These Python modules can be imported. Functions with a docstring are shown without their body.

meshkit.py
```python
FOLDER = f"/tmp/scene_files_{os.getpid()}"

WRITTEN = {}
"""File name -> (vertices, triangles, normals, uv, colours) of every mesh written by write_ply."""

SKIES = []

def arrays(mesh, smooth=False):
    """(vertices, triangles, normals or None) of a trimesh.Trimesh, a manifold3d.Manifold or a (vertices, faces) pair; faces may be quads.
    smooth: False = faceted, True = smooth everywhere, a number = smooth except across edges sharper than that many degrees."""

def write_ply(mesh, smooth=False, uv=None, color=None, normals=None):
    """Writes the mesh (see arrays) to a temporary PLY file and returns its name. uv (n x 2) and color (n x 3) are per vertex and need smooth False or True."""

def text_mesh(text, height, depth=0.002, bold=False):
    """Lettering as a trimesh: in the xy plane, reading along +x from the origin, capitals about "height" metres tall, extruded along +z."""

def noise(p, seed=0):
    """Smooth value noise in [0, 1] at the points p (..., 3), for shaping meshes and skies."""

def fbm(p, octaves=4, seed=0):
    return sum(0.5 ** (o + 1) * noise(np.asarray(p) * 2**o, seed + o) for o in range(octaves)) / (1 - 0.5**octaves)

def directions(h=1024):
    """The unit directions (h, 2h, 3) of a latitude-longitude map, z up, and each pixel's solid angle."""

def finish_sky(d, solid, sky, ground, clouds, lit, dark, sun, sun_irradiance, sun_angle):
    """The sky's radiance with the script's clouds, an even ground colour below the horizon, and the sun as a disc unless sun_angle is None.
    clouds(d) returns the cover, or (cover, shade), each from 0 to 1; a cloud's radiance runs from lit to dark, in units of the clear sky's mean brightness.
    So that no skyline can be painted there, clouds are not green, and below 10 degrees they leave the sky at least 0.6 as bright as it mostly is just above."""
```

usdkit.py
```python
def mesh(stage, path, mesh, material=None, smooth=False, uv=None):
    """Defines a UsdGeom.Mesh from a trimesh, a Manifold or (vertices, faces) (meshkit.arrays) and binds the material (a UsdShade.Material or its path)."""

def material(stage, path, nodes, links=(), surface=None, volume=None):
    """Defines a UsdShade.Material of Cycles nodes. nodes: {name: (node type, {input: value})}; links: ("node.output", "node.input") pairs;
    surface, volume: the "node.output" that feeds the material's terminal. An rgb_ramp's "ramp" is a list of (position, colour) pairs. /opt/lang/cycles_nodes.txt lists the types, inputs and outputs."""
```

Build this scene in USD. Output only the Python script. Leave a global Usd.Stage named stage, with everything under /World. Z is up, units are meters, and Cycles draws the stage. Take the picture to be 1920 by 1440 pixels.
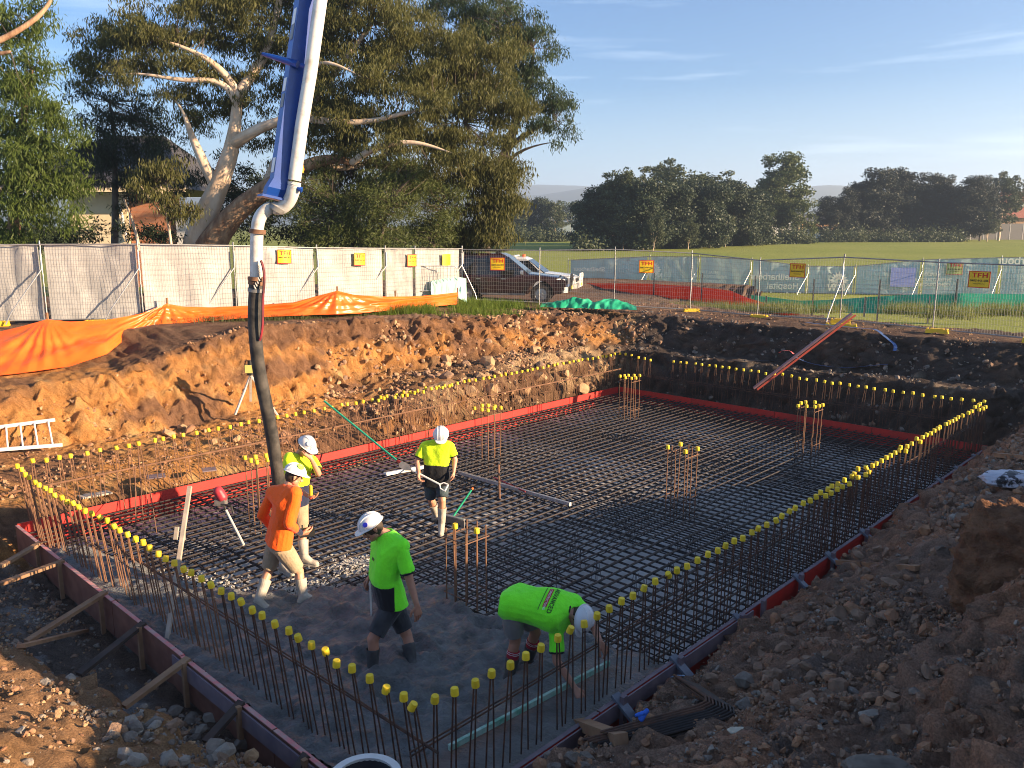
import math, numpy as np, trimesh, manifold3d, usdkit, meshkit
from scipy.interpolate import LinearNDInterpolator
from scipy.ndimage import gaussian_filter
from scipy.spatial import ConvexHull
from pxr import Usd, UsdGeom, UsdLux, UsdShade, Gf, Sdf, Vt
RNG = np.random.default_rng(7)
stage = Usd.Stage.CreateInMemory()
UsdGeom.SetStageUpAxis(stage, UsdGeom.Tokens.z)
UsdGeom.SetStageMetersPerUnit(stage, 1.0)
stage.SetDefaultPrim(UsdGeom.Xform.Define(stage, '/World').GetPrim())

# ---------------------------------------------------------------- camera, sky, sun
FPX, PITCH, HC = 1532.0, math.radians(10.7), 4.9
cam = UsdGeom.Camera.Define(stage, '/World/camera')
cam.AddTranslateOp().Set(Gf.Vec3d(0, 0, HC))
cam.AddRotateXOp().Set(90 - math.degrees(PITCH))
cam.CreateHorizontalApertureAttr(36.0)
cam.CreateVerticalApertureAttr(27.0)
cam.CreateFocalLengthAttr(36.0 * FPX / 1920)
cam.CreateClippingRangeAttr(Gf.Vec2f(0.1, 20000))
cam.CreateExposureAttr(1.98)
SUN_AZ = np.array([0.953, -0.303]); SUN_AZ /= np.linalg.norm(SUN_AZ)
SUN_EL = math.radians(14.0)
SUN = np.array([*(SUN_AZ * math.cos(SUN_EL)), math.sin(SUN_EL)])
sky_mat = usdkit.material(stage, '/World/Looks/sky', {
    'sky': ('sky_texture', {'sky_type': 'single_scattering', 'sun_disc': False, 'sun_elevation': SUN_EL, 'sun_rotation': math.atan2(SUN_AZ[0], SUN_AZ[1]), 'altitude': 50.0, 'air_density': 1.0, 'aerosol_density': 0.8, 'ozone_density': 1.6}),
    'tc': ('texture_coordinate', {}),
    'sep': ('separate_xyz', {}),
    'map': ('mapping', {'scale': (2.2, 2.2, 26.0), 'rotation': (0.05, -0.06, 0.0)}),
    'nz': ('noise_texture', {'scale': 1.3, 'detail': 6.0, 'roughness': 0.55, 'distortion': 0.35}),
    'rp': ('rgb_ramp', {'ramp': [(0.0, (0, 0, 0)), (0.52, (0, 0, 0)), (0.74, (.36, .36, .36)), (1.0, (.6, .6, .6))]}),
    'up': ('map_range', {'from_min': 0.0, 'from_max': 0.10, 'to_min': 0.0, 'to_max': 1.0, 'clamp': True}),
    'mul': ('math', {'math_type': 'multiply'}),
    'blue': ('mix', {'mix_type': 'multiply', 'fac': 1.0, 'color2': (.465, .68, .95)}), 'hz': ('map_range', {'from_min': -.02, 'from_max': .16, 'to_min': .85, 'to_max': 0.0, 'clamp': True}), 'hmix': ('mix', {'mix_type': 'mix', 'color2': (3.5, 4.25, 5.0)}),
    'mix': ('mix', {'mix_type': 'mix', 'color2': (6.4, 7.3, 8.2)}),
    'bg': ('background_shader', {'strength': 0.06})},
    [('tc.generated', 'map.vector'), ('map.vector', 'nz.vector'), ('nz.fac', 'rp.fac'), ('tc.generated', 'sep.vector'), ('sep.z', 'up.value'),
     ('rp.color', 'mul.value1'), ('up.result', 'mul.value2'), ('mul.value', 'mix.fac'), ('sky.color', 'blue.color1'), ('blue.color', 'hmix.color1'), ('sep.z', 'hz.value'), ('hz.result', 'hmix.fac'), ('hmix.color', 'mix.color1'), ('mix.color', 'bg.color')], surface='bg.background')
dome = UsdLux.DomeLight.Define(stage, '/World/sky')
UsdShade.MaterialBindingAPI.Apply(dome.GetPrim()).Bind(sky_mat)
dome.GetPrim().SetCustomDataByKey('kind', 'structure')
dome.GetPrim().SetCustomDataByKey('label', 'clear blue morning sky with thin streaks of high cloud')
sun = UsdLux.DistantLight.Define(stage, '/World/sun')
sun.CreateNormalizeAttr(True); sun.CreateIntensityAttr(1.25); sun.CreateAngleAttr(0.5); sun.CreateColorAttr(Gf.Vec3f(1.0, 0.74, 0.48))
_z = SUN; _x = np.cross([0, 0, 1.0], _z); _x /= np.linalg.norm(_x); _y = np.cross(_z, _x)
sun.AddTransformOp().Set(Gf.Matrix4d(*_x, 0, *_y, 0, *_z, 0, 0, 0, 0, 1))

# ---------------------------------------------------------------- helpers
CP, SP = math.cos(PITCH), math.sin(PITCH)
def ray(px, py):
    b = (720 - py) / FPX
    return np.array([(px - 960) / FPX, CP + b * SP, -SP + b * CP])
def P(px, py, z=0.0):                    # the point of the level z seen at a pixel of the 1920 x 1440 photograph
    r = ray(px, py); return np.array([0, 0, HC]) + r * ((z - HC) / r[2])
def D(px, py, d):                        # the point seen at a pixel, d metres in front
    r = ray(px, py); return np.array([0, 0, HC]) + r * (d / r[1])
SL0 = np.array([-8.245, 12.971, 0.0]); _A = math.radians(46.3)     # slab corner; U along its long side, V along its short side
U = np.array([math.cos(_A), math.sin(_A), 0]); V = np.array([U[1], -U[0], 0]); ZZ = np.array([0, 0, 1.0])
def S(u, v, z=0.0): return SL0 + U * u + V * v + ZZ * z
def touv(p): q = np.asarray(p) - SL0; return float(q @ U), float(q @ V)

_used = {}
def numbered(parent, name):
    k = (parent, name); n = _used.get(k, -1) + 1; _used[k] = n
    return f'{parent}/{name}' if n == 0 else f'{parent}/{name}_{n:03d}'
def tag(prim, label=None, cat=None, group=None, kind=None):
    for k, x in (('label', label), ('category', cat), ('group', group), ('kind', kind)):
        if x: prim.SetCustomDataByKey(k, x)
    return prim
def path_of(p): return p if isinstance(p, str) else str(p.GetPath())
def obj(name, mesh, m, parent='/World', label=None, cat=None, group=None, kind=None, smooth=False, uv=None):
    g = usdkit.mesh(stage, numbered(path_of(parent), name), mesh, m, smooth=smooth, uv=uv)
    g.CreateDoubleSidedAttr(True)
    return tag(g.GetPrim(), label, cat, group, kind)
def thing(name, label, cat, loc=(0, 0, 0), rotz=0.0, group=None, kind=None):
    x = UsdGeom.Xform.Define(stage, numbered('/World', name))
    x.AddTranslateOp().Set(Gf.Vec3d(*map(float, loc))); x.AddRotateZOp().Set(float(rotz)); x.AddScaleOp().Set(Gf.Vec3f(1, 1, 1))
    return tag(x.GetPrim(), label, cat, group, kind)
def dup(root, loc, rotz=0.0, label=None, group=None, scale=None):
    was = root.GetCustomData()
    r = thing(root.GetName().split('_0')[0], label or was.get('label'), was.get('category'), loc, rotz, group or was.get('group'))
    r.GetReferences().AddInternalReference(root.GetPath()); r.SetInstanceable(True)
    if scale is not None: UsdGeom.Xformable(r).GetOrderedXformOps()[2].Set(Gf.Vec3f(*map(float, scale)))
    return r
def place(root, loc, rotz=0.0, scale=None):
    o = UsdGeom.Xformable(root).GetOrderedXformOps()
    o[0].Set(Gf.Vec3d(*map(float, loc))); o[1].Set(float(rotz))
    if scale is not None: o[2].Set(Gf.Vec3f(*map(float, scale)))

class MB:
    """collects simple shapes into one mesh"""
    def __init__(s): s.v, s.f, s.n = [], [], 0
    def add(s, v, f):
        v = np.asarray(v, float); f = np.asarray(f, int)
        if f.shape[1] == 4: f = np.vstack([f[:, [0, 1, 2]], f[:, [0, 2, 3]]])
        s.v.append(v); s.f.append(f + s.n); s.n += len(v); return s
    def mesh(s, m): return s.add(*meshkit.arrays(m)[:2])
    def box(s, c, size, X=(1, 0, 0), Y=(0, 1, 0), Z=None):
        X, Y = np.asarray(X, float), np.asarray(Y, float); Z = np.cross(X, Y) if Z is None else np.asarray(Z, float)
        q = np.array([[a, b, d] for a in (-.5, .5) for b in (-.5, .5) for d in (-.5, .5)]) * np.asarray(size, float)
        return s.add(np.asarray(c, float) + q @ np.array([X, Y, Z]), [[0, 1, 3, 2], [4, 6, 7, 5], [0, 4, 5, 1], [2, 3, 7, 6], [0, 2, 6, 4], [1, 5, 7, 3]])
    def beam(s, a, b, w, h, up=ZZ):           # rectangular bar from a to b
        a, b = np.asarray(a, float), np.asarray(b, float); X = b - a; L = np.linalg.norm(X); X /= L
        Y = np.cross(up, X); Y /= np.linalg.norm(Y)
        return s.box((a + b) / 2, (L, w, h), X, Y)
    def tube(s, pts, r, n=6, cap=True):
        p = np.asarray(pts, float); r = np.broadcast_to(np.asarray(r, float), (len(p),))
        t = np.gradient(p, axis=0); t /= np.linalg.norm(t, axis=1, keepdims=True) + 1e-12
        ref = np.array([0, 0, 1.0]) if abs(t[:, 2]).mean() < .8 else np.array([1.0, 0, 0])
        a = np.cross(t, ref); a /= np.linalg.norm(a, axis=1, keepdims=True) + 1e-9; b = np.cross(t, a)
        th = np.arange(n) * 2 * np.pi / n
        v = (p[:, None] + r[:, None, None] * (np.cos(th)[None, :, None] * a[:, None] + np.sin(th)[None, :, None] * b[:, None])).reshape(-1, 3)
        i, j = np.meshgrid(np.arange(len(p) - 1), np.arange(n), indexing='ij')
        f = np.stack([i * n + j, i * n + (j + 1) % n, (i + 1) * n + (j + 1) % n, (i + 1) * n + j], -1).reshape(-1, 4)
        f = np.vstack([f[:, [0, 1, 2]], f[:, [0, 2, 3]]])
        if cap:
            k = len(v); v = np.vstack([v, p[0], p[-1]]); e = (len(p) - 1) * n
            f = np.vstack([f, [[k, (q + 1) % n, q] for q in range(n)], [[k + 1, e + q, e + (q + 1) % n] for q in range(n)]])
        return s.add(v, f)
    def lathe(s, prof, n=16, c=(0, 0, 0)):      # prof: (r, z) pairs
        p = np.asarray(prof, float); th = np.arange(n) * 2 * np.pi / n
        v = np.stack([p[:, None, 0] * np.cos(th), p[:, None, 0] * np.sin(th), np.broadcast_to(p[:, None, 1], (len(p), n))], -1).reshape(-1, 3) + np.asarray(c)
        i, j = np.meshgrid(np.arange(len(p) - 1), np.arange(n), indexing='ij')
        return s.add(v, np.stack([i * n + j, i * n + (j + 1) % n, (i + 1) * n + (j + 1) % n, (i + 1) * n + j], -1).reshape(-1, 4))
    def prism(s, poly, y0, y1, X=(1, 0, 0), Z=(0, 0, 1), Y=(0, 1, 0), o=(0, 0, 0)):   # polygon in the X-Z plane, extruded along Y
        import shapely.geometry as sg
        m = trimesh.creation.extrude_polygon(sg.Polygon(poly), y1 - y0, engine='earcut'); v = np.array(m.vertices)
        X, Y, Z, o = map(lambda q: np.asarray(q, float), (X, Y, Z, o))
        return s.add(o + v[:, :1] * X + v[:, 1:2] * Z + (v[:, 2:] + y0) * Y, np.array(m.faces)[:, ::-1])
    def get(s): return np.vstack(s.v), np.vstack(s.f)

def grid_mesh(pts):                            # pts (n, m, 3)
    n, m = pts.shape[:2]; i, j = np.meshgrid(np.arange(n - 1), np.arange(m - 1), indexing='ij')
    return pts.reshape(-1, 3), np.stack([i * m + j, (i + 1) * m + j, (i + 1) * m + j + 1, i * m + j + 1], -1).reshape(-1, 4)
def two_sided_sheet(pts, t):                   # a sheet with thickness
    n, m = pts.shape[:2]
    du, dv = np.gradient(pts, axis=0), np.gradient(pts, axis=1); nr = np.cross(du, dv); nr /= np.linalg.norm(nr, axis=2, keepdims=True) + 1e-9
    v1, f1 = grid_mesh(pts); v2, f2 = grid_mesh(pts - nr * t)
    return np.vstack([v1, v2]), np.vstack([f1, f2[:, ::-1] + len(v1)])

# ---------------------------------------------------------------- materials
def M(name, c1, c2=None, scale=4.0, rough=.7, bump=0.0, bscale=None, metallic=0.0, spec=.35, detail=5.0, coord='object', extra=None, lo=.35, hi=.65, stretch=None, rnd=0.0):
    c2 = c2 or c1
    n = {'tc': ('texture_coordinate', {}), 'mp': ('mapping', {'scale': stretch or (1, 1, 1)}), 'nz': ('noise_texture', {'scale': scale, 'detail': detail, 'roughness': .6}),
         'rp': ('rgb_ramp', {'ramp': [(0, c1), (lo, c1), (hi, c2), (1, c2)]}),
         'p': ('principled_bsdf', {'roughness': rough, 'metallic': metallic, 'specular_ior_level': spec, **(extra or {})})}
    l = [('mp.vector', 'nz.vector'), ('nz.fac', 'rp.fac')]
    if coord == 'world':
        n['geo'] = ('geometry', {}); l.append(('geo.position', 'mp.vector'))
    else: l.append((f'tc.{coord}', 'mp.vector'))
    col = 'rp.color'
    if rnd:
        n['oi'] = ('object_info', {}); n['hs'] = ('hsv', {'saturation': 1.0, 'fac': 1.0}); n['mr'] = ('map_range', {'from_min': 0., 'from_max': 1., 'to_min': 1 - rnd, 'to_max': 1 + rnd})
        l += [('oi.random', 'mr.value'), ('mr.result', 'hs.value'), ('rp.color', 'hs.color')]; col = 'hs.color'
    l.append((col, 'p.base_color'))
    if bump:
        n['nb'] = ('noise_texture', {'scale': bscale or scale * 4, 'detail': 6.0, 'roughness': .65}); n['b'] = ('bump', {'strength': 1.0, 'distance': bump})
        l += [('mp.vector', 'nb.vector'), ('nb.fac', 'b.height'), ('b.normal', 'p.normal')]
    return usdkit.material(stage, f'/World/Looks/{name}', n, l, surface='p.BSDF')
RUST = M('rusty_steel', (.035, .022, .018), (.12, .055, .03), 9, .75, .001, 60)
RUST_L = M('light_rust_steel', (.11, .055, .03), (.22, .11, .06), 6, .75, .001, 60, lo=.3, hi=.7)
DARKREBAR = M('dark_rebar', (.012, .0095, .009), (.034, .021, .016), 6, .55, .001, 50, coord='world')
CAPY = M('yellow_cap_plastic', (.78, .55, .02), (.70, .50, .03), 20, .5, rnd=.12)
REDPLY = M('red_formply', (.50, .022, .016), (.36, .03, .022), 3, .45, .001, 30, lo=.3, hi=.7)
BROWNPLY = M('worn_brown_ply', (.13, .05, .035), (.20, .09, .06), 5, .6, .002, 30)
GREYPLY = M('grey_purple_ply', (.13, .10, .12), (.20, .15, .16), 4, .6, .002, 30)
TIMBER = M('weathered_timber', (.20, .105, .055), (.30, .18, .10), 3, .75, .002, 25, stretch=(1, 1, 1))
TIMBER_D = M('dark_timber', (.035, .026, .022), (.075, .05, .038), 4, .8, .002, 25)
TIMBER_G = M('grey_timber', (.30, .25, .20), (.42, .36, .29), 6, .8, .002, 25)
STEEL = M('galvanised_steel', (.38, .38, .38), (.52, .52, .51), 14, .42, metallic=.75)
STEEL_D = M('dull_steel', (.17, .165, .16), (.27, .25, .23), 8, .55, metallic=.5)
WHITEP = M('white_paint', (.66, .65, .62), (.56, .53, .48), 5, .4, lo=.5, hi=.9)
WHITE_DIRTY = M('worn_white_paint', (.54, .525, .49), (.30, .24, .18), 5, .45, lo=.52, hi=.78, spec=.5)
BLUEP = M('blue_paint', (.005, .048, .26), (.004, .034, .19), 3, .38, spec=.5)
BLACK = M('black_plastic', (.012, .012, .013), None, 4, .5)
RUBBER = M('black_rubber', (.016, .015, .014), (.07, .06, .05), 5, .75, .006, 30)
YELLOWP = M('yellow_plastic', (.75, .47, .015), (.62, .38, .02), 6, .55)
GREENP = M('green_paint', (.02, .30, .16), (.03, .36, .20), 6, .45)

# ---------------------------------------------------------------- the ground: pit, banks, site surface
_lines = [  # rows of (u, v, z): heights of the ground, read along lines
 [(-.05, -.05, -.46), (16.9, -.05, -.46), (16.9, 10.35, -.46), (-.05, 10.35, -.46), (-.05, -.05, -.46)],
 [(0, -.35, -.2), (8, -.35, -.2), (17, -.4, -.15)],
 [(-1, -.9, .1), (4, -.9, .12), (8, -.9, .16), (9, -.75, .5), (11, -.85, .75), (14, -.8, .95), (17, -.9, 1.0)],
 [(0, -1.9, .2), (4, -1.9, .28), (8, -1.8, .42), (10, -1.6, .85), (14, -1.3, 1.12), (17.2, -1.2, 1.2)],
 [(-7, -4.2, .35), (-3, -3.9, .32), (2, -4.0, .32), (4, -3.65, .36), (5.5, -3.5, .40), (9.66, -3.0, .82), (12.2, -2.3, 1.08), (15, -1.95, 1.24), (17.6, -1.1, 1.3), (18.7, 1, 1.08), (19.0, 5, 1.0), (19.0, 8, 1.0), (18.8, 10.2, 1.1), (17, 13, 1.5)],
 [(-7, -5.4, 1.45), (-3, -5.3, 1.5), (1.4, -5.0, 1.55), (3.3, -4.6, 1.6), (5, -4.5, 2.1), (6.4, -4.15, 2.42), (8.3, -3.95, 2.44), (10.2, -3.7, 2.40), (13.2, -3.05, 2.28), (16.2, -2.75, 2.15), (18.7, -1.85, 2.08), (19.8, .6, 2.0), (19.9, 4.1, 2.0), (20.1, 7.1, 2.0), (20.4, 9.7, 2.0), (21, 13, 2.0), (21.5, 18, 2.2)],
 [(-7, -8.9, 2.3), (-3, -8.8, 2.32), (1.4, -8.3, 2.34), (4.0, -7.3, 2.36), (5.2, -6.1, 2.42), (8.3, -4.6, 2.46), (13.2, -4, 2.36), (16.2, -3.8, 2.2), (19.2, -2.6, 2.12), (20.8, .4, 2.02), (21, 4.1, 2.03), (21.1, 7.1, 2.03), (21.4, 9.7, 2.03), (22, 13, 2.05), (22.5, 18, 2.2)],
 [(-7, -6.4, 1.55), (-3, -6.3, 1.55), (1.4, -6.1, 1.6), (3.9, -5.9, 1.78)],
 [(-12, -10, 2.45), (0, -9.4, 2.45), (9, -6.5, 2.48), (14, -8, 2.4), (20, -7, 2.12), (24, -3, 2.0), (23.5, 4, 1.9), (23.5, 10, 1.88), (25, 18, 2.1)],
 [(-14, -22, 2.5), (5, -20, 2.45), (20, -18, 2.3), (30, -10, 1.9), (34, -4, 1.2), (34, 0, .85), (34, 12, .85), (34, 26, 1.2)],
 [(27, -4, 1.65), (27, 4, 1.42), (27, 10, 1.4), (28, 18, 1.6)],
 [(17.3, -.3, -.1), (17.6, 2, -.1), (17.7, 5, -.1), (17.7, 8, -.1), (17.3, 10.4, 0)],
 [(17.5, -.5, 1.1), (17.9, 2, 1.08), (18.1, 6, 1.05), (17.9, 9.6, 1.08)],
 [(-.1, 10.5, -.05), (2, 10.55, .0), (3, 10.6, .0), (8, 10.55, .0), (12, 10.5, .05), (16.5, 10.6, .1)],
 [(.0, 10.75, .38), (2, 11, .30), (4, 11.1, .30), (7, 11.2, .38), (10, 11.2, .5), (13, 11.3, .75), (16.5, 11.4, .9)],
 [(-.6, 11.7, .95), (.9, 11.9, .92), (2.1, 11.75, .62), (4.4, 11.9, .62), (7, 12, .65), (10, 12.1, .9), (14, 12.3, 1.1)],
 [(-1.5, 13, 1.75), (.5, 13.1, 1.55), (2, 13.2, 1.3), (4, 13, 1.08), (5.5, 13.2, 1.15), (8, 13.3, 1.2), (12, 13.5, 1.35)],
 [(-3, 13.2, 2.2), (-1.2, 14.2, 2.45), (.5, 14.3, 2.2), (1.4, 14.25, 1.92), (2.6, 14.3, 2.1), (3.5, 14.4, 2.5), (4.6, 14.5, 3.55), (5.4, 14.6, 3.0), (6.2, 14.8, 2.5), (9, 14.6, 2.42), (12, 14.8, 2.3), (15, 15, 1.6)],
 [(3, 15.3, 2.55), (4.4, 15.4, 3.6), (5.2, 15.4, 3.3), (6.5, 15.4, 2.5)],
 [(-4, 13, 2.5), (-4, 15.5, 3.25), (-2, 16, 3.2), (1, 16, 2.75), (4, 16, 2.5), (8, 16.3, 2.45), (12, 17, 2.1), (16, 17, 2.0)],
 [(-8, 14, 3.0), (-6, 22, 3.2), (4, 24, 2.7), (14, 26, 2.3), (24, 28, 2.1)],
 [(-.1, .0, -.45), (-.1, 10.6, -.45)],
 [(-1.25, -1, .1), (-1.25, 2.5, -.42), (-1.12, 4.3, -.43), (-.8, 6.2, -.43), (-.5, 7.8, -.42), (-.3, 9, -.2), (-.25, 10.4, .0)],
 [(-1.55, -1, .2), (-1.5, 2.5, .0), (-1.3, 4.5, .05), (-.98, 6.45, .08), (-.68, 8.0, .1), (-.5, 9.2, .25), (-.4, 10.6, .4)],
 [(-2.5, -2, .3), (-2.6, 3, .28), (-2.0, 6.2, .36), (-1.5, 8.2, .42), (-1.1, 9.8, .7), (-1, 11, .95)],
 [(-3.5, -1, .4), (-3.6, 4, .5), (-3, 8, .8), (-2.6, 10.5, 1.3), (-2.4, 12, 1.75)],
 [(-7, 0, .8), (-6.5, 6, 1.0), (-6, 10, 1.8), (-6, 12.5, 2.5)],
 [(-16, -6, 2.4), (-14, 6, 2.0), (-14, 16, 2.8)],
]
_pts = []
for ln in _lines:
    for a, b in zip(ln[:-1], ln[1:]):
        a, b = np.array(a), np.array(b); k = max(2, int(np.linalg.norm((b - a)[:2]) / .5))
        _pts += [a + (b - a) * t for t in np.linspace(0, 1, k, endpoint=False)]
    _pts.append(np.array(ln[-1]))
_pts = np.array(_pts)
_gi = LinearNDInterpolator(_pts[:, :2], _pts[:, 2], fill_value=2.2)
def _axis(knots):
    out = []
    for (a, st), (b, _) in zip(knots[:-1], knots[1:]): out += list(np.linspace(a, b, max(1, int(round((b - a) / st))), endpoint=False))
    return np.array(out + [knots[-1][0]])
gu = _axis([(-14, .4), (-5, .07), (-3, .045), (5.5, .06), (17, .055), (21.5, .25), (34, 0)])
gv = _axis([(-21, .4), (-7, .08), (-4.9, .032), (-1.6, .055), (.2, .12), (10, .05), (14.6, .12), (18, .5), (26, 0)])
GU, GV = np.meshgrid(gu, gv, indexing='ij')
g0 = _gi(GU, GV)
_gs = gaussian_filter(g0, .9)
inside = (GU > -.02) & (GU < 16.9) & (GV > -.02) & (GV < 10.32)
q2 = np.stack([GU, GV, np.zeros_like(GU)], -1)
slope = np.hypot(*np.gradient(_gs, gu, gv))
steep = np.clip(slope / 1.1, 0, 1)
n1 = meshkit.fbm(q2 * [.55, .55, 1], 3, 3) - .5
n2 = meshkit.fbm(q2 * [2.1, 2.1, 1] + _gs[..., None] * [0, 0, 1.8], 4, 11) - .5
n3 = meshkit.fbm(q2 * [7, 7, 1] + _gs[..., None] * [0, 0, 6.5], 3, 23) - .5
rough = np.where((GV < -4.4 + 0 * GU) & (_gs > 1.9) | (_gs > 2.0) & (GU > 20), .35, 1.0)
near_l = (GU < -.2) & (GU > -1.4) & (_gs < -.2)
n4 = meshkit.fbm(q2 * [15, 15, 1] + _gs[..., None] * [0, 0, 14], 2, 29) - .5
wl0 = np.clip((.2 - GV) / .4, 0, 1) * np.clip((12 - GU) / 6, 0, 1)
gz = _gs + rough * (.16 * n1 + .26 * n2 * (.45 + .55 * steep) * (1 - .55 * wl0) + .20 * n3 * (.4 + .6 * steep) + .085 * n4)
# clods and broken rock: ridged cells
ridge = 1 - np.abs(2 * meshkit.noise(q2 * [3.3, 3.3, 1] + _gs[..., None] * [0, 0, 3.0], 31) - 1)
gz += rough * .10 * (ridge - .5) * (.35 + .65 * steep)
# vertical scour marks of the digger bucket on the left wall, pushed out along V
lw = np.clip((GU - 0) / 2, 0, 1) * np.clip((19 - GU) / 2, 0, 1) * (GV < -1) * steep
scour = (np.abs(((GU * 1.55 + .5 * n1) % 1) - .5) * 2) * .5 + meshkit.fbm(np.stack([GU * 3.6, GV * .45, 0 * GU], -1), 3, 5) - .75
gz += lw * (.20 * scour + .20 * (meshkit.fbm(np.stack([GU * 8.5, GV * .5, 0 * GU], -1), 3, 15) - .5))
from scipy.spatial import cKDTree
def chunks(cell, zs, seed):
    q = np.stack([GU / cell, GV / cell, _gs * zs / cell], -1).reshape(-1, 3); g3 = np.random.default_rng(seed); lo_, hi_ = q.min(0) - 1, q.max(0) + 1
    sel = rough.ravel() > .5; o_h, o_e = np.zeros(len(q)), np.zeros(len(q)); qs = q[sel]
    base = np.unique(np.floor(qs).astype(int), axis=0); near = np.unique(np.vstack([base + d for d in ((0, 0, 0), (1, 0, 0), (-1, 0, 0), (0, 1, 0), (0, -1, 0), (0, 0, 1), (0, 0, -1))]), axis=0)
    sites = near + g3.random(near.shape); hts = g3.random(len(near)); tilt = g3.normal(size=(len(near), 3)); d, i = cKDTree(sites).query(qs, k=2)
    o_h[sel] = hts[i[:, 0]] + .5 * ((qs - sites[i[:, 0]]) * tilt[i[:, 0]]).sum(1); o_e[sel] = np.clip((d[:, 1] - d[:, 0]) / .22, 0, 1)
    return o_h.reshape(GU.shape) - .5, o_e.reshape(GU.shape)
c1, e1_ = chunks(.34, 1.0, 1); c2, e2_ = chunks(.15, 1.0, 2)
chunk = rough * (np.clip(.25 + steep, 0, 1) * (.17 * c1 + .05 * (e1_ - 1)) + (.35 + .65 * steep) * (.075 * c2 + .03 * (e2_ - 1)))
wl = np.clip((.2 - GV) / .4, 0, 1) * np.clip((18 - GU) / 2, 0, 1)                      # the left wall is cut smoother at the near end
amt = np.where(GU < -.2, .5, np.where(GV > 10.2, .72, np.where(GU > 17, .5, 1.0))) * (1 - wl * (1 - np.clip((GU - 3) / 14, .14, .40))) * np.where((GV > 10.2) & (GV < 10.9), .55, 1)
gz += chunk * amt
gz[inside] = -.46
GZ = gz
ground_at = lambda u, v: float(GZ[np.clip(np.searchsorted(gu, u), 0, len(gu) - 1), np.clip(np.searchsorted(gv, v), 0, len(gv) - 1)])
def ground_xy(x, y): u, v = touv((x, y, 0)); return ground_at(u, v)
push = .34 * (1 - .5 * wl0) * steep * (meshkit.fbm(np.stack([GU * 1.7, GV * .6, _gs * 2.6], -1), 4, 41) - .5) + .26 * steep * (meshkit.fbm(np.stack([GU * 5, GV * 3, _gs * 8], -1), 3, 47) - .5)
push += steep * (.26 * c1 + .13 * c2) * amt
push[inside] = 0
sgn = np.gradient(_gs, gu, axis=0), np.gradient(_gs, gv, axis=1); nn = np.hypot(*sgn) + 1e-6
gp = SL0 + (GU - push * sgn[0] / nn)[..., None] * U + (GV - push * sgn[1] / nn)[..., None] * V + GZ[..., None] * ZZ
# albedo by place: clay, topsoil, dark shale, rubble
def lerp(a, b, t): return a + (b - a) * np.clip(t, 0, 1)[..., None]
cl, top_s, shale, rubble, tan_r, site = map(np.array, ([.46, .215, .066], [.135, .070, .038], [.068, .050, .041], [.135, .088, .062], [.40, .27, .15], [.15, .085, .055]))
w1 = meshkit.fbm(q2 * [.8, .8, 1] + _gs[..., None] * [0, 0, 1.5], 4, 61); w2 = meshkit.fbm(q2 * [3, 3, 1] + _gs[..., None] * [0, 0, 3], 4, 67); w3 = meshkit.fbm(q2 * [11, 11, 1] + _gs[..., None] * [0, 0, 11], 2, 71)
col = np.broadcast_to(rubble, GU.shape + (3,)).copy()
left = np.clip((1.5 - GV) / 1.5, 0, 1) * np.clip((19.5 - GU) / 1.5, 0, 1)
lc = lerp(np.broadcast_to(cl, col.shape), top_s * 1.5, (w1 - .44) * 4.5)
lc = lerp(lc, np.array([.50, .31, .13]), (w2 - .54) * 4 * (w1 < .58))
lc = lerp(lc, top_s * 1.4, (_gs - 1.55 + (w2 - .5) * 1.6) / .5 * (GU > 2.5))
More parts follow.
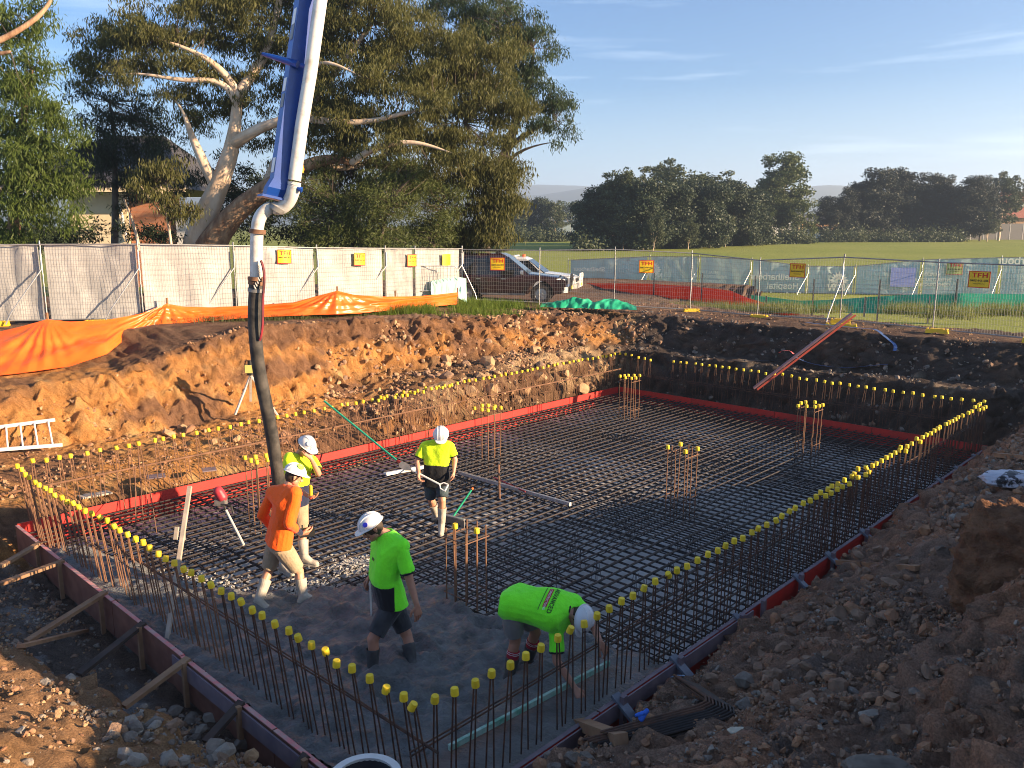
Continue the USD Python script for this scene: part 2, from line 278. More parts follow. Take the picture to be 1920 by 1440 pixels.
lc = lerp(lc, np.array([.16, .09, .05]), (GU - 8.5) / 3 * np.clip((1.35 - _gs) / .4, 0, 1))
lc = lerp(lc, tan_r, np.clip((GU - 9) / 1.5, 0, 1) * np.clip((w1 - .42) * 9, 0, 1) * (GV > -1.35) * np.clip((_gs - .1) / .2, 0, 1))
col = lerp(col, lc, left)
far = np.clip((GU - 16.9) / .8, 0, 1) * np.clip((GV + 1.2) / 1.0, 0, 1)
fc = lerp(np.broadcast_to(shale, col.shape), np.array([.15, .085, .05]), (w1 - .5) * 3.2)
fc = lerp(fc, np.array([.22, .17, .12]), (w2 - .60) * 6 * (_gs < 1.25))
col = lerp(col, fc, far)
tops = np.clip((_gs - 1.93) / .1, 0, 1) * np.clip((.5 - slope) / .3, 0, 1) * (GV < 12)
col = lerp(col, lerp(np.broadcast_to(site, col.shape), np.array([.24, .15, .095]), (w2 - .45) * 4), tops)
nr = np.clip((GV - 10.2) / .3, 0, 1) * np.clip((17 - GU) / .6, 0, 1)
nc = lerp(np.broadcast_to(np.array([.27, .165, .11]), col.shape), np.array([.40, .205, .115]), (w1 - .47) * 5)
nc = lerp(nc, np.array([.18, .13, .10]), (w2 - .52) * 5)
col = lerp(col, nc, nr)
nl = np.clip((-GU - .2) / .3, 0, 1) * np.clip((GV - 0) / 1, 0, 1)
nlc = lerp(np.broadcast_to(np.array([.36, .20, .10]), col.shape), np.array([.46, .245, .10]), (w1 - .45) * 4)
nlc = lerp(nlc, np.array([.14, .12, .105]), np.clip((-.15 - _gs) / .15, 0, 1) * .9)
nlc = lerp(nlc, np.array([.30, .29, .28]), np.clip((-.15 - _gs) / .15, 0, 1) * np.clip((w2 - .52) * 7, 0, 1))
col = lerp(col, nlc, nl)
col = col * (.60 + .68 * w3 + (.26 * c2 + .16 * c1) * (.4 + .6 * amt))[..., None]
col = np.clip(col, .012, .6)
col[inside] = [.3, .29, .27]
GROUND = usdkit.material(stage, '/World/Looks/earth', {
    'a': ('attribute', {'attribute': 'albedo'}), 'geo': ('geometry', {}), 'n1': ('noise_texture', {'scale': 14.0, 'detail': 8.0, 'roughness': .72}), 'n2': ('noise_texture', {'scale': 55.0, 'detail': 4.0, 'roughness': .7}),
    'mr': ('map_range', {'from_min': .25, 'from_max': .75, 'to_min': .45, 'to_max': 1.55}), 'mm': ('mix', {'mix_type': 'multiply', 'fac': 1.0}),
    'ad': ('math', {'math_type': 'multiply_add', 'value2': .35}), 'b': ('bump', {'strength': 1.0, 'distance': .11}), 'p': ('principled_bsdf', {'roughness': .92, 'specular_ior_level': .2})},
    [('geo.position', 'n1.vector'), ('geo.position', 'n2.vector'), ('n2.fac', 'mr.value'), ('a.color', 'mm.color1'), ('mr.result', 'mm.color2'), ('mm.color', 'p.base_color'),
     ('n2.fac', 'ad.value1'), ('n1.fac', 'ad.value3'), ('ad.value', 'b.height'), ('b.normal', 'p.normal')], surface='p.BSDF')
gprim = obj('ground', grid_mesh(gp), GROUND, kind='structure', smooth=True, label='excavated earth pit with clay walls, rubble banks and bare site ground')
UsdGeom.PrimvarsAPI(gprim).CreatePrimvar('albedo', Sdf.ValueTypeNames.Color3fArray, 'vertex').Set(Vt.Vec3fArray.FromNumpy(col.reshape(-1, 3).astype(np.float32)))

# ---------------------------------------------------------------- blinding, wet concrete, reinforcing
BLIND = M('blinding', (.40, .385, .365), (.60, .58, .55), 1.3, .55, .004, 20, coord='world', lo=.3, hi=.7)
bu, bv = np.meshgrid(np.linspace(.02, 16.82, 60), np.linspace(.0, 10.28, 40), indexing='ij')
obj('concrete_blinding', grid_mesh(SL0 + bu[..., None] * U + bv[..., None] * V + (-.42 + .03 * (meshkit.fbm(np.stack([bu, bv, 0 * bu], -1), 3, 9) - .5))[..., None] * ZZ), BLIND, kind='structure', smooth=True, label='pale concrete blinding layer under the reinforcing mat')
cu, cv = np.meshgrid(np.arange(.03, 5.6, .035), np.arange(.4, 10.25, .035), indexing='ij')
ub = np.interp(cv, [.4, 1.2, 2, 3, 4, 5, 5.6, 6.2, 7, 8, 9, 10.3], [-.6, .1, .55, .75, .95, 1.5, 2.2, 3.1, 3.35, 3.5, 3.75, 3.9])
ub = ub + .7 * (meshkit.fbm(np.stack([cu * 1.2, cv * 1.2, 0 * cu], -1), 3, 14) - .5)
cn = np.stack([cu, cv, 0 * cu], -1)
cz = .012 + .075 * (meshkit.fbm(cn * 1.1, 3, 2) - .5) + .15 * (meshkit.fbm(cn * 4.2, 5, 3) - .5) + .06 * (meshkit.noise(cn * 14, 5) - .5)
for fu, fv, fr_ in ((1.5, 7.75, .2), (2.0, 7.9, .19), (2.3, 7.1, .16), (1.9, 6.6, .16), (2.6, 6.3, .15), (1.2, 8.5, .17), (3.0, 8.1, .17), (2.75, 8.9, .2), (3.1, 8.8, .2)): rr_ = np.hypot(cu - fu, (cv - fv) * .75) / fr_; cz = cz + .06 * np.exp(-((rr_ - 1.15) / .3) ** 2) - .05 * np.exp(-rr_ ** 2)
front = np.clip((ub - cu) / .55, -1, 1)
smooth_zone = np.clip((cv - 9.35) / .25, 0, 1)
cz = cz * (1 - smooth_zone) + (-.0) * smooth_zone
cz = np.where(front > 0, cz - .12 * (1 - np.clip(front * 2.2, 0, 1)) ** 2 + .10 * (meshkit.noise(cn * 8, 19) - .5) * (1 - np.clip(front, 0, 1)), -.15 + front * 1.1)
cz = np.maximum(cz, -.5)
CONC = M('wet_concrete', (.085, .085, .083), (.215, .215, .21), 3.2, .28, .10, 16, coord='world', spec=.5, detail=9, lo=.3, hi=.7)
obj('wet_concrete', grid_mesh(SL0 + cu[..., None] * U + cv[..., None] * V + cz[..., None] * ZZ), CONC, smooth=True, kind='stuff', label='freshly poured wet grey concrete in the near corner of the slab')
# lumps of concrete thrown on the mat
def blob(center, r, seed, flat=.5):
    m = trimesh.creation.icosphere(subdivisions=3); v = np.array(m.vertices)
    v *= (.7 + .9 * (meshkit.fbm(v * 3.1 + seed * 7, 3, seed)))[:, None]
    return np.asarray(center) + v * [r[0], r[1], r[2]], np.array(m.faces)
mb = MB(); rg = np.random.default_rng(5)
def crumb(c, s):
    p = rg.normal(size=(9, 3)); p /= np.linalg.norm(p, axis=1, keepdims=True); p *= s * rg.uniform(.7, 1.15, (9, 1)) * [1, 1, .6]; h = ConvexHull(p); f = h.simplices.copy()
    n = np.cross(p[f[:, 1]] - p[f[:, 0]], p[f[:, 2]] - p[f[:, 0]]); fl = (n * p[f].mean(1)).sum(1) < 0; f[fl] = f[fl][:, ::-1]
    return np.asarray(c) + p, f
for (px, py, k, sp) in [(672, 1056, 330, 30), (640, 1068, 160, 34), (590, 1095, 120, 24), (530, 1108, 130, 26), (470, 1118, 160, 30), (592, 1132, 90, 12), (420, 1092, 120, 30), (350, 1088, 150, 28), (705, 1062, 130, 22), (300, 1090, 90, 25), (480, 1140, 50, 10)]:
    for _ in range(k):
        dx, dy = rg.normal(size=2); hgt = max(0, 1 - (dx * dx + dy * dy) / 2) * .06 * (k > 100)
        mb.add(*crumb(P(px + dx * sp, py + dy * sp * .3, -.075 + hgt * rg.uniform(.2, 1)), rg.uniform(.012, .034)))
CONC_L = M('concrete_slump', (.30, .285, .26), (.42, .40, .36), 9, .6, .01, 60, coord='world')
obj('concrete_splatter', mb.get(), CONC_L, kind='stuff', label='lumps of fresh concrete lying on the reinforcing mat at the pour edge')
# the mat: bars as parts, top layer bent here and there; bottom layer as one part
mat_t = thing('reinforcing_mat', 'dark two-way steel reinforcing mat filling the red formwork', 'reinforcing mat')
rg = np.random.default_rng(3)
for u in np.arange(.22, 16.75, .205):
    a = np.array([[u + rg.normal() * .008, .12, -.09], [u + rg.normal() * .01, 5.1 + rg.normal(), -.09 + rg.normal() * .004], [u + rg.normal() * .008, 10.15, -.09]])
    obj('cross_bar', MB().tube([S(*q) for q in a], .0155, 5).get(), DARKREBAR, mat_t)
for v in np.arange(.2, 10.2, .205):
    a = np.array([[.1, v + rg.normal() * .008, -.066]] + [[x, v + rg.normal() * .01, -.066 + rg.normal() * .004] for x in (4, 8.4, 12.5)] + [[16.75, v + rg.normal() * .008, -.066]])
    obj('long_bar', MB().tube([S(*q) for q in a], .0155, 5).get(), DARKREBAR, mat_t)
mb = MB()
for u in np.arange(.3, 16.75, .205): mb.tube([S(u + rg.normal() * .02, .12, -.35), S(u + rg.normal() * .02, 10.15, -.35)], .0115, 4)
for v in np.arange(.28, 10.2, .205): mb.tube([S(.1, v + rg.normal() * .02, -.327), S(16.75, v + rg.normal() * .02, -.327)], .0115, 4)
for _ in range(260):                                      # bar chairs
    u, v = rg.uniform(.4, 16.5), rg.uniform(.3, 10)
    for du, dv in ((.06, .06), (-.06, .06), (.06, -.06), (-.06, -.06)): mb.tube([S(u + du, v + dv, -.42), S(u + du * .4, v + dv * .4, -.1)], .0045, 3)
obj('bottom_layer', mb.get(), DARKREBAR, mat_t, kind='stuff')

# ---------------------------------------------------------------- starter bars: two legs under one yellow cap
ROW_LEFT = [(60,865),(86,864),(111,859),(132,856),(163,851),(187,845),(217,841),(241,837),(259,833),(291,827),(305,824),(325,820),(343,817),(368,813),(390,808),(409,805),(431,802),(451,797),(466,794),(485,791),(504,788),(520,784),(537,781),(554,778),(570,775),(588,772),(608,768),(622,766),(640,761),(651,760),(667,758),(681,755),(697,752),(709,753),(714,747),(720,749),(725,745),(740,747),(743,743),(754,744),(757,738),(763,743),(768,738),(778,739),(783,735),(794,737),(798,730),(808,731),(818,730),(822,728),(830,729),(834,726),(842,726),(847,724),(857,721),(870,718),(879,716),(892,715),(906,712),(916,711),(927,708),(939,706),(948,704),(959,703),(968,701),(979,699),(989,697),(998,695),(1007,693),(1018,692),(1028,689),(1039,687),(1045,685),(1056,684),(1067,682),(1075,680),(1084,679),(1092,677),(1102,676),(1112,675),(1121,673),(1130,671),(1137,671),(1145,669)]
ROW_FAR = [(1153,667),(1163,666),(1173,667),(1185,669),(1197,673),(1209,675),(1219,678),(1263,681),(1276,682),(1287,683),(1304,685),(1316,686),(1330,688),(1342,689),(1354,691),(1367,692),(1380,695),(1394,696),(1408,698),(1422,699),(1436,703),(1452,705),(1468,705),(1485,708),(1499,712),(1513,714),(1531,715),(1547,718),(1560,721),(1575,721),(1593,724),(1609,727),(1624,728),(1639,731),(1660,733),(1675,736),(1694,738),(1712,739),(1730,743),(1753,746),(1766,747),(1784,750),(1804,751),(1825,753),(1846,755)]
ROW_RIGHT = [(1848,765),(1843,768),(1836,770),(1838,759),(1835,762),(1828,765),(1822,773),(1816,776),(1805,781),(1797,784),(1791,788),(1785,791),(1780,794),(1773,797),(1763,803),(1758,805),(1752,809),(1745,814),(1738,817),(1730,821),(1726,830),(1719,824),(1710,833),(1701,838),(1699,847),(1689,840),(1687,846),(1678,850),(1670,855),(1662,859),(1653,865),(1644,870),(1636,874),(1630,886),(1623,878),(1623,891),(1609,880),(1609,896),(1602,890),(1597,895),(1592,908),(1584,901),(1580,913),(1571,908),(1570,918),(1560,912),(1559,925),(1553,918),(1548,930),(1539,924),(1530,932),(1519,939),(1507,944),(1492,953),(1482,959),(1467,968),(1454,976),(1438,984),(1423,992),(1410,998),(1393,1009),(1377,1014),(1361,1023),(1346,1032),(1328,1039),(1308,1050),(1288,1061),(1269,1069),(1252,1079),(1228,1089),(1209,1102),(1187,1116),(1166,1126),(1142,1140),(1120,1154),(1095,1168),(1072,1180),(1046,1195),(1015,1213),(986,1228),(957,1245),(922,1261),(891,1279),(852,1294),(816,1309)]
ROW_NEAR = [(777,1323),(757,1304),(725,1291),(693,1270),(660,1251),(631,1242),(609,1221),(584,1208),(557,1195),(541,1181),(514,1169),(491,1153),(472,1143),(450,1128),(433,1117),(415,1107),(394,1096),(377,1084),(359,1073),(343,1067),(327,1055),(311,1047),(297,1038),(280,1027),(268,1017),(254,1011),(238,1002),(223,994),(212,987),(201,976),(184,971),(170,964),(159,958),(146,952),(135,944),(126,941),(115,934),(102,929),(95,920),(85,916),(73,910),(65,905),(54,896),(47,891),(40,881),(32,875)]
cap_prof = [(0, .0), (.030, .0), (.034, -.006), (.037, -.055), (.036, -.07), (.030, -.072), (.0, -.072)]
cap_mesh = MB().lathe(cap_prof, 10).get()
ORD = lambda n: f"{n}{'th' if 10 <= n % 100 <= 20 else {1: 'st', 2: 'nd', 3: 'rd'}.get(n % 10, 'th')}"
def starter(name, cap_px, ztop, foot_fn, along, label, group, mat_, zfoot=-.12):
    top = P(cap_px[0], cap_px[1] - 5, ztop); foot = foot_fn(top)
    t = thing(name, label, 'starter bar', foot, 0, group)
    d = top - foot; sgm = rg.normal(scale=.012, size=2)
    for s_, k in ((-1, 0), (1, 1)):
        off = along * s_ * .014; base = along * s_ * (.05 + sgm[k])
        pts = [base + ZZ * 0, base * .6 + d * .5 + off * .4, d + off - ZZ * (.02 if k else .03)]
        obj('leg', MB().tube(pts, .0085, 5).get(), mat_, t)
    ct = cap_mesh[0] @ np.array(trimesh.transformations.rotation_matrix(rg.normal() * .17, [rg.normal(), rg.normal(), 0]))[:3, :3].T + d
    obj('cap', (ct, cap_mesh[1]), CAPY, t, smooth=40)
def row_fn(fix, val, lean):
    def fn(top):
        u, v = touv(top)
        return S(*((u + lean[0], v + lean[1]) if True else 0), -.12)
    return fn
for i, q in enumerate(ROW_LEFT):  starter('starter_bar', q, 1.04, row_fn(0, 0, (rg.normal() * .03, .14)), U, f'thin yellow-capped starter bar, {ORD(i + 1)} from the left along the clay wall', 'starter bars along the left red form', RUST_L)
for i, q in enumerate(ROW_FAR):   starter('starter_bar', q, 1.04, row_fn(0, 0, (-.1, rg.normal() * .03)), V, f'yellow-capped starter bar, {ORD(i + 1)} from the left below the dark far wall', 'starter bars along the far wall', RUST)
for i, q in enumerate(ROW_RIGHT): starter('starter_bar', q, 1.04, row_fn(0, 0, (rg.normal() * .03, -.02)), U, f'dark yellow-capped starter bar, {ORD(i + 1)} from the far end beside the rubble bank', 'starter bars along the right form', RUST)
for i, q in enumerate(ROW_NEAR):  starter('starter_bar', q, 1.04, row_fn(0, 0, (.09, .10)), V, f'yellow-capped starter bar, {ORD(i + 1)} from the near corner above the braced form', 'starter bars along the near form', RUST_L if q[0] < 400 else RUST)
# tied horizontal bars and formwork
def lacer(name, a, b, zs, label, r=.009, m=RUST):
    for z in zs:
        n = 9; pts = [S(*(np.array(a) + (np.array(b) - a) * t), z + rg.normal() * .006) for t in np.linspace(0, 1, n)]
        obj(name, MB().tube(pts, r, 5).get(), m, label=label[0] if z == zs[0] else label[1], cat='reinforcing bar')
lacer('horizontal_bar', (-.2, .02), (16.9, -.02), (.62, .635), ('thin horizontal bar tied across the starter bars of the long left row', 'second thin bar lying over the horizontal one of the long left row'), m=RUST_L)
lacer('horizontal_bar', (.26, .0), (.36, 10.2), (.55, .58), ('rusty horizontal bar tied across the near row of starter bars', 'rusty horizontal bar doubled over the one across the near starter bars'))
lacer('horizontal_bar', (.2, 10.02), (16.9, 10.0), (.52, .56), ('dark horizontal bar tied across the right row of starter bars', 'dark horizontal bar doubled over the one across the right starter bars'))
lacer('horizontal_bar', (16.85, .0), (16.9, 10.1), (.5, .55), ('dark horizontal bar across the far row of starter bars', 'dark horizontal bar doubled over the one across the far starter bars'))
# column starter cages
for i, (u, v, lab) in enumerate([(3.3, 7.41, 'cage standing in the wet concrete left of the bent worker'), (8.7, 2.36, 'cage near the red left form, behind the worker with the shovel'), (14.1, 2.3, 'cage in the far left corner of the mat'), (13.95, 7.35, 'cage nearest the far right corner of the mat'), (8.74, 7.3, 'cage in the middle of the mat, right of the straightedge'), (3.15, 2.44, 'cage partly hidden behind the black concrete hose')]):
    t = thing('column_cage', 'rusty yellow-capped column ' + lab, 'column cage', S(u, v, -.35), 46.3)
    k = 0
    ring = [(.19, .19), (.0, .2), (-.19, .19), (-.2, 0), (-.19, -.19), (0, -.2), (.19, -.19), (.2, 0)]
    for a, b in ring:
        h = 1.40 + rg.normal() * .015
        tx, ty = a + rg.normal() * .012, b + rg.normal() * .012
        obj('bar', MB().tube([(a, b, 0), (tx, ty, h)], .0105, 6).get(), RUST_L, t)
        if not (i == 0 and k not in (1, 5)) and not (i == 4 and k % 2): obj('cap', (cap_mesh[0] + [tx, ty, h + .02], cap_mesh[1]), CAPY, t, smooth=40)
        k += 1
    hp = [(.215 * x, .215 * y, 1.27) for x, y in ((1, 1), (-1, 1), (-1, -1), (1, -1), (1, 1))]
    obj('hoop', MB().tube([hp[0], hp[1], hp[2], hp[3], hp[0]], .007, 5).get(), RUST_L, t)
    obj('hoop', MB().tube([(x, y, .5) for x, y, z in hp], .006, 5).get(), RUST_L, t)
# ---------------------------------------------------------------- formwork
def form(name, a, b, n, inner, outer, top, label, z0=-.44, z1=.055, side=1):
    """boards from a to b (u, v), red inside face, other outside face, painted top edge"""
    t = thing(name, label, 'formwork')
    A, B = np.array(a, float), np.array(b, float); d = (B - A) / np.linalg.norm(B - A); nr_ = np.array([d[1], -d[0]]) * side
    for i in range(n):
        p, q = A + (B - A) * i / n, A + (B - A) * (i + 1) / n - d * .012
        j = rg.normal() * .006
        X = U * d[0] + V * d[1]; N = U * nr_[0] + V * nr_[1]; L = np.linalg.norm(q - p)
        c = S(*((p + q) / 2 + nr_ * (.009 + j)), (z0 + z1) / 2)
        bp = obj('board', MB().box(c, (L, .018, z1 - z0), X, N, ZZ).get(), inner, t)
        c2 = S(*((p + q) / 2 + nr_ * (.036 + j)), (z0 + z1) / 2 - .004)
        obj('backing_board', MB().box(c2, (L - .004, .034, z1 - z0 - .012), X, N, ZZ).get(), outer, t)
        if top: obj('painted_edge', MB().box(S(*((p + q) / 2 + nr_ * (.03 + j)), z1 + .003), (L - .01, .05, .006), X, N, ZZ).get(), top, t)
    return t
PINK = M('pink_marker_paint', (.62, .20, .20), (.45, .30, .27), 12, .6, lo=.4, hi=.6)
form('left_formwork', (0, -.06), (16.85, -.06), 7, REDPLY, BROWNPLY, None, 'long red formply edge form below the clay wall on the left of the mat', side=1)
form('far_formwork', (16.86, -.02), (16.86, 10.3), 4, REDPLY, BROWNPLY, None, 'dull red formply edge form at the foot of the dark far wall', side=1)
form('right_formwork', (.02, 10.3), (16.8, 10.3), 7, BROWNPLY, REDPLY, GREYPLY, 'red edge form along the rubble bank on the right', side=-1)
form('near_formwork', (0, .02), (0, 10.25), 5, REDPLY, BROWNPLY, PINK, 'brown timber edge form with pink painted top, braced from the near trench', side=-1)
ctop = MB().beam(S(-.075, 6.0, -.06), S(-.075, 10.2, -.06), .018, .19).get()
obj('facing_board', ctop, GREYPLY, stage.GetPrimAtPath('/World/near_formwork'))
ctop = MB().beam(S(1.2, 10.375, -.03), S(5.6, 10.375, -.03), .018, .18).get()
obj('facing_board', ctop, GREYPLY, stage.GetPrimAtPath('/World/right_formwork'))
# braces of the near form
BR = [((0,1062),(72,1022),TIMBER),((0,1095),(118,1055),TIMBER),((50,1203),(205,1113),TIMBER),((148,1265),(285,1168),TIMBER_D),((232,1325),(365,1235),TIMBER),((386,1392),(490,1305),TIMBER_D),((545,1462),(612,1400),TIMBER_D)]
for k, (a, b, m) in enumerate(BR):
    hi_ = P(*b, .05); u, v = touv(hi_)
    hi_ = S(-.05, v, .07); lo = P(*a, -.10 if k > 1 else -.02)
    lbl = 'dark sawn timber brace' if m is TIMBER_D else 'brown sawn timber brace'
    where = ['uppermost at the left edge', 'second from the upper left', 'third from the upper left', 'in the middle of the row', 'just above the stony heap', 'next to last before the corner', 'lowest beside the white tub'][k]
    obj('timber_brace', MB().beam(lo, hi_ + (hi_ - lo) * .04, .095, .045).get(), m, label=f'{lbl} on the near form, {where}', cat='timber brace')
    s0 = S(-.10, v + .05, 0)
    obj('timber_stake', MB().box(s0 + ZZ * -.2, (.05, .05, .56), U, V, ZZ).get(), TIMBER, label=f'short upright stake under the brace {where}', cat='stake')
# pegs along the right form
for k, (px, py) in enumerate([(1760, 901), (1802, 880), (1840, 858), (1609, 996), (1562, 1044), (1498, 1084), (1433, 1135), (1387, 1160), (1293, 1249), (1160, 1312)]):
    u, v = touv(P(px, py, .06)); big = k in (0, 3, 4, 8, 9)
    t = thing('form_peg', 'grey tilted peg on the right form, ' + ['third from the far end', 'second from the far end', 'the farthest one', 'by the gap in the red board', 'with the plank resting on it', 'sixth from the far end', 'small upright one', 'where grey boarding begins', 'by the blue wrapper', 'nearest, by the bent bars'][k], 'form peg', S(u, 10.36, 0))
    obj('stake', MB().box(ZZ * -.08 + V * .045, (.07, .05, .42), U, V, ZZ).get(), GREYPLY, t)
    L = .42 if big else .22
    if k != 6: obj('cap_board', MB().beam(V * -.07 + ZZ * .10, V * (L - .07) - U * .05 + ZZ * (.10 - L * .55), .11 if big else .08, .035).get(), M(f'peg_grey_{k}', (.10, .115, .14), (.17, .18, .21), 6, .6), t)

# ---------------------------------------------------------------- stones
def hit(px, py, zmin=-.46):
    r = ray(px, py); o = np.array([0, 0, HC]); t = 1.2
    while t < 60:
        p = o + r * t; g_ = ground_xy(p[0], p[1])
        if p[2] <= g_: 
            lo, hi = t - .06, t
            for _ in range(6):
                m = (lo + hi) / 2; p = o + r * m
                if p[2] <= ground_xy(p[0], p[1]): hi = m
                else: lo = m
            return p
        t += .06
    return None
def rock_mesh(s, flat=.7, n=16, seed=0):
    n = int(n * 1.7)
    q = np.random.default_rng(seed); p = q.normal(size=(n, 3)); p /= np.linalg.norm(p, axis=1, keepdims=True); p *= q.uniform(.80, 1.08, (n, 1)); p = np.sign(p) * np.abs(p) ** .85; p *= np.array([1, q.uniform(.6, .95), flat * q.uniform(.7, 1.1)]) * s
    p = p @ trimesh.transformations.random_rotation_matrix(q.uniform(size=3))[:3, :3].T * [1, 1, .85]
    h = ConvexHull(p); f = h.simplices.copy(); nn_ = np.cross(p[f[:, 1]] - p[f[:, 0]], p[f[:, 2]] - p[f[:, 0]]); fl = (nn_ * p[f].mean(1)).sum(1) < 0; f[fl] = f[fl][:, ::-1]
    return p, f
def ROCKM(n, a, b): return M(n, a, b, 7, .9, .02, 30, coord='world', spec=.15)
ROCKS = [ROCKM('rock_brown', (.17, .11, .075), (.30, .19, .125)), ROCKM('rock_grey', (.13, .108, .09), (.24, .20, .165)), ROCKM('rock_clay', (.23, .12, .07), (.36, .20, .11)), ROCKM('rock_pale', (.22, .185, .15), (.33, .29, .24)), ROCKM('rock_tan', (.30, .185, .10), (.42, .27, .15))]
rr = np.random.default_rng(21); gpath = '/World/ground'
def scatter_px(n, box, size, mats, flat=.7, bias=None):
    k = 0; tries = 0
    while k < n and tries < n * 8:
        tries += 1; px, py = rr.uniform(box[0], box[2]), rr.uniform(box[1], box[3])
        if bias and not bias(px, py): continue
        p = hit(px, py)
        if p is None or p[2] < -.44: continue
        u, v = touv(p)
        if -.15 < u < 16.9 and -.1 < v < 10.45: continue
        s = rr.uniform(*size) if rr.random() < .75 else rr.uniform(size[1] * .8, size[1] * 1.5)
        v_, f_ = rock_mesh(s, flat, 16, int(rr.integers(1 << 30))); obj('rock', (v_ + p + ZZ * s * .15, f_), mats[int(rr.integers(len(mats)))], gpath); k += 1
below = lambda pts: (lambda px, py: py > np.interp(px, [q[0] for q in pts], [q[1] for q in pts]))
rb = below([(1180, 1320), (1300, 1255), (1500, 1110), (1640, 1020), (1800, 905), (1920, 830)])
scatter_px(80, (1420, 1080, 1780, 1330), (.04, .095), [ROCKS[0], ROCKS[0], ROCKS[2], ROCKS[0]], bias=rb)
scatter_px(46, (1080, 1250, 1920, 1440), (.03, .065), [ROCKS[0], ROCKS[2], ROCKS[2], ROCKS[0]], bias=rb)
scatter_px(26, (1560, 880, 1920, 1090), (.04, .10), [ROCKS[0], ROCKS[2], ROCKS[0]], bias=rb)
scatter_px(26, (860, 1330, 1120, 1440), (.03, .065), [ROCKS[0], ROCKS[2], ROCKS[1]], bias=below([(780, 1460), (870, 1395), (1000, 1350), (1080, 1330), (1180, 1330)]))
scatter_px(44, (200, 1325, 520, 1440), (.05, .10), [ROCKS[1], ROCKS[0], ROCKS[3], ROCKS[1]], bias=lambda px, py: py > 1330 + max(0, (px - 330)) * .35)
scatter_px(30, (0, 1240, 330, 1440), (.025, .05), [ROCKS[3], ROCKS[4], ROCKS[2]])
scatter_px(40, (830, 640, 1150, 760), (.08, .2), [ROCKS[4], ROCKS[0], ROCKS[4]], flat=.9)
scatter_px(20, (300, 800, 820, 850), (.06, .14), [ROCKS[4], ROCKS[2]])
for px, py, s, m in [(1630, 1345, .085, 3), (455, 1400, .13, 1), (395, 1350, .10, 3), (300, 1340, .08, 3), (245, 1358, .09, 3), (470, 1425, .10, 4), (1400, 1325, .10, 1), (1600, 1300, .07, 1), (1715, 1300, .06, 1), (1560, 1170, .10, 1), (1500, 1165, .12, 0), (1330, 1205, .10, 1), (1395, 1280, .12, 1), (1460, 1340, .08, 0)]:
    p = hit(px, py); v_, f_ = rock_mesh(s, .75, 18, int(px * 7 + py)); obj('rock', (v_ + p + ZZ * s * .2, f_), ROCKS[m], gpath)
# gravel and crumbs: one point instancer
pi = UsdGeom.PointInstancer.Define(stage, '/World/gravel'); tag(pi.GetPrim(), 'loose gravel and earth crumbs strewn over the pit banks', None, None, 'stuff')
prot = []
for k in range(10):
    v_, f_ = rock_mesh(1.0, .75, 11, 900 + k); usdkit.mesh(stage, f'/World/gravel/crumb_{k:03d}', (v_, f_), ROCKS[[0, 1, 2, 3, 4, 0, 2, 0, 4, 1][k]]); prot.append(Sdf.Path(f'/World/gravel/crumb_{k:03d}'))
pi.CreatePrototypesRel().SetTargets(prot)
pos, sc, idx = [], [], []
def strew(n, ur, vr, size, pool, cond=None, cl=1.0):
    u, v = rr.uniform(*ur, n), rr.uniform(*vr, n); z = GZ[np.clip(np.searchsorted(gu, u), 0, len(gu) - 1), np.clip(np.searchsorted(gv, v), 0, len(gv) - 1)]
    dens = meshkit.fbm(np.stack([u * 1.3, v * 1.3, 0 * u], -1), 3, 77); ok = (rr.random(n) < np.clip((dens - .35) * 4, .1, 1)) & ~((u > -.15) & (u < 16.95) & (v > -.08) & (v < 10.42))
    if cond is not None: ok &= cond(u, v, z)
    for a, b, c in zip(u[ok], v[ok], z[ok]):
        pos.append(S(a, b, c)); sc.append(size[0] * (size[1] / size[0]) ** (rr.random() ** 2.2)); idx.append(pool[int(rr.integers(len(pool)))])
DK, LT, CLY = [0, 2, 2, 5, 7, 9, 0, 6, 0, 5, 7, 3], [8, 4, 4, 0, 2, 6, 3], [2, 6, 4, 6, 2, 8]
strew(52000, (-1.5, 7), (10.4, 14.8), (.007, .045), DK)
strew(9000, (7, 17), (10.4, 14.5), (.02, .10), DK)
strew(24000, (-4, -.2), (-1, 11.5), (.006, .04), LT)
strew(3000, (-1.4, -.1), (1, 10), (.015, .06), [1, 0, 3, 9])
strew(5000, (-2, 9), (-4.6, -.3), (.015, .075), CLY)
strew(4200, (8, 19), (-3.6, -.3), (.025, .12), [4, 8, 0, 2, 4])
strew(1800, (16.95, 20.5), (-1.5, 12), (.02, .10), [0, 1, 1, 9, 9])
strew(3500, (19.8, 24), (-4, 12), (.01, .05), [2, 0, 4])
pi.CreatePositionsAttr(Vt.Vec3fArray.FromNumpy(np.array(pos, np.float32))); pi.CreateProtoIndicesAttr(Vt.IntArray.FromNumpy(np.array(idx, np.int32)))
pi.CreateScalesAttr(Vt.Vec3fArray.FromNumpy(np.repeat(np.array(sc, np.float32)[:, None], 3, 1)))
qa = rr.normal(size=(len(pos), 4)); qa /= np.linalg.norm(qa, axis=1, keepdims=True)
pi.CreateOrientationsAttr(Vt.QuathArray([Gf.Quath(*map(float, q)) for q in qa]))
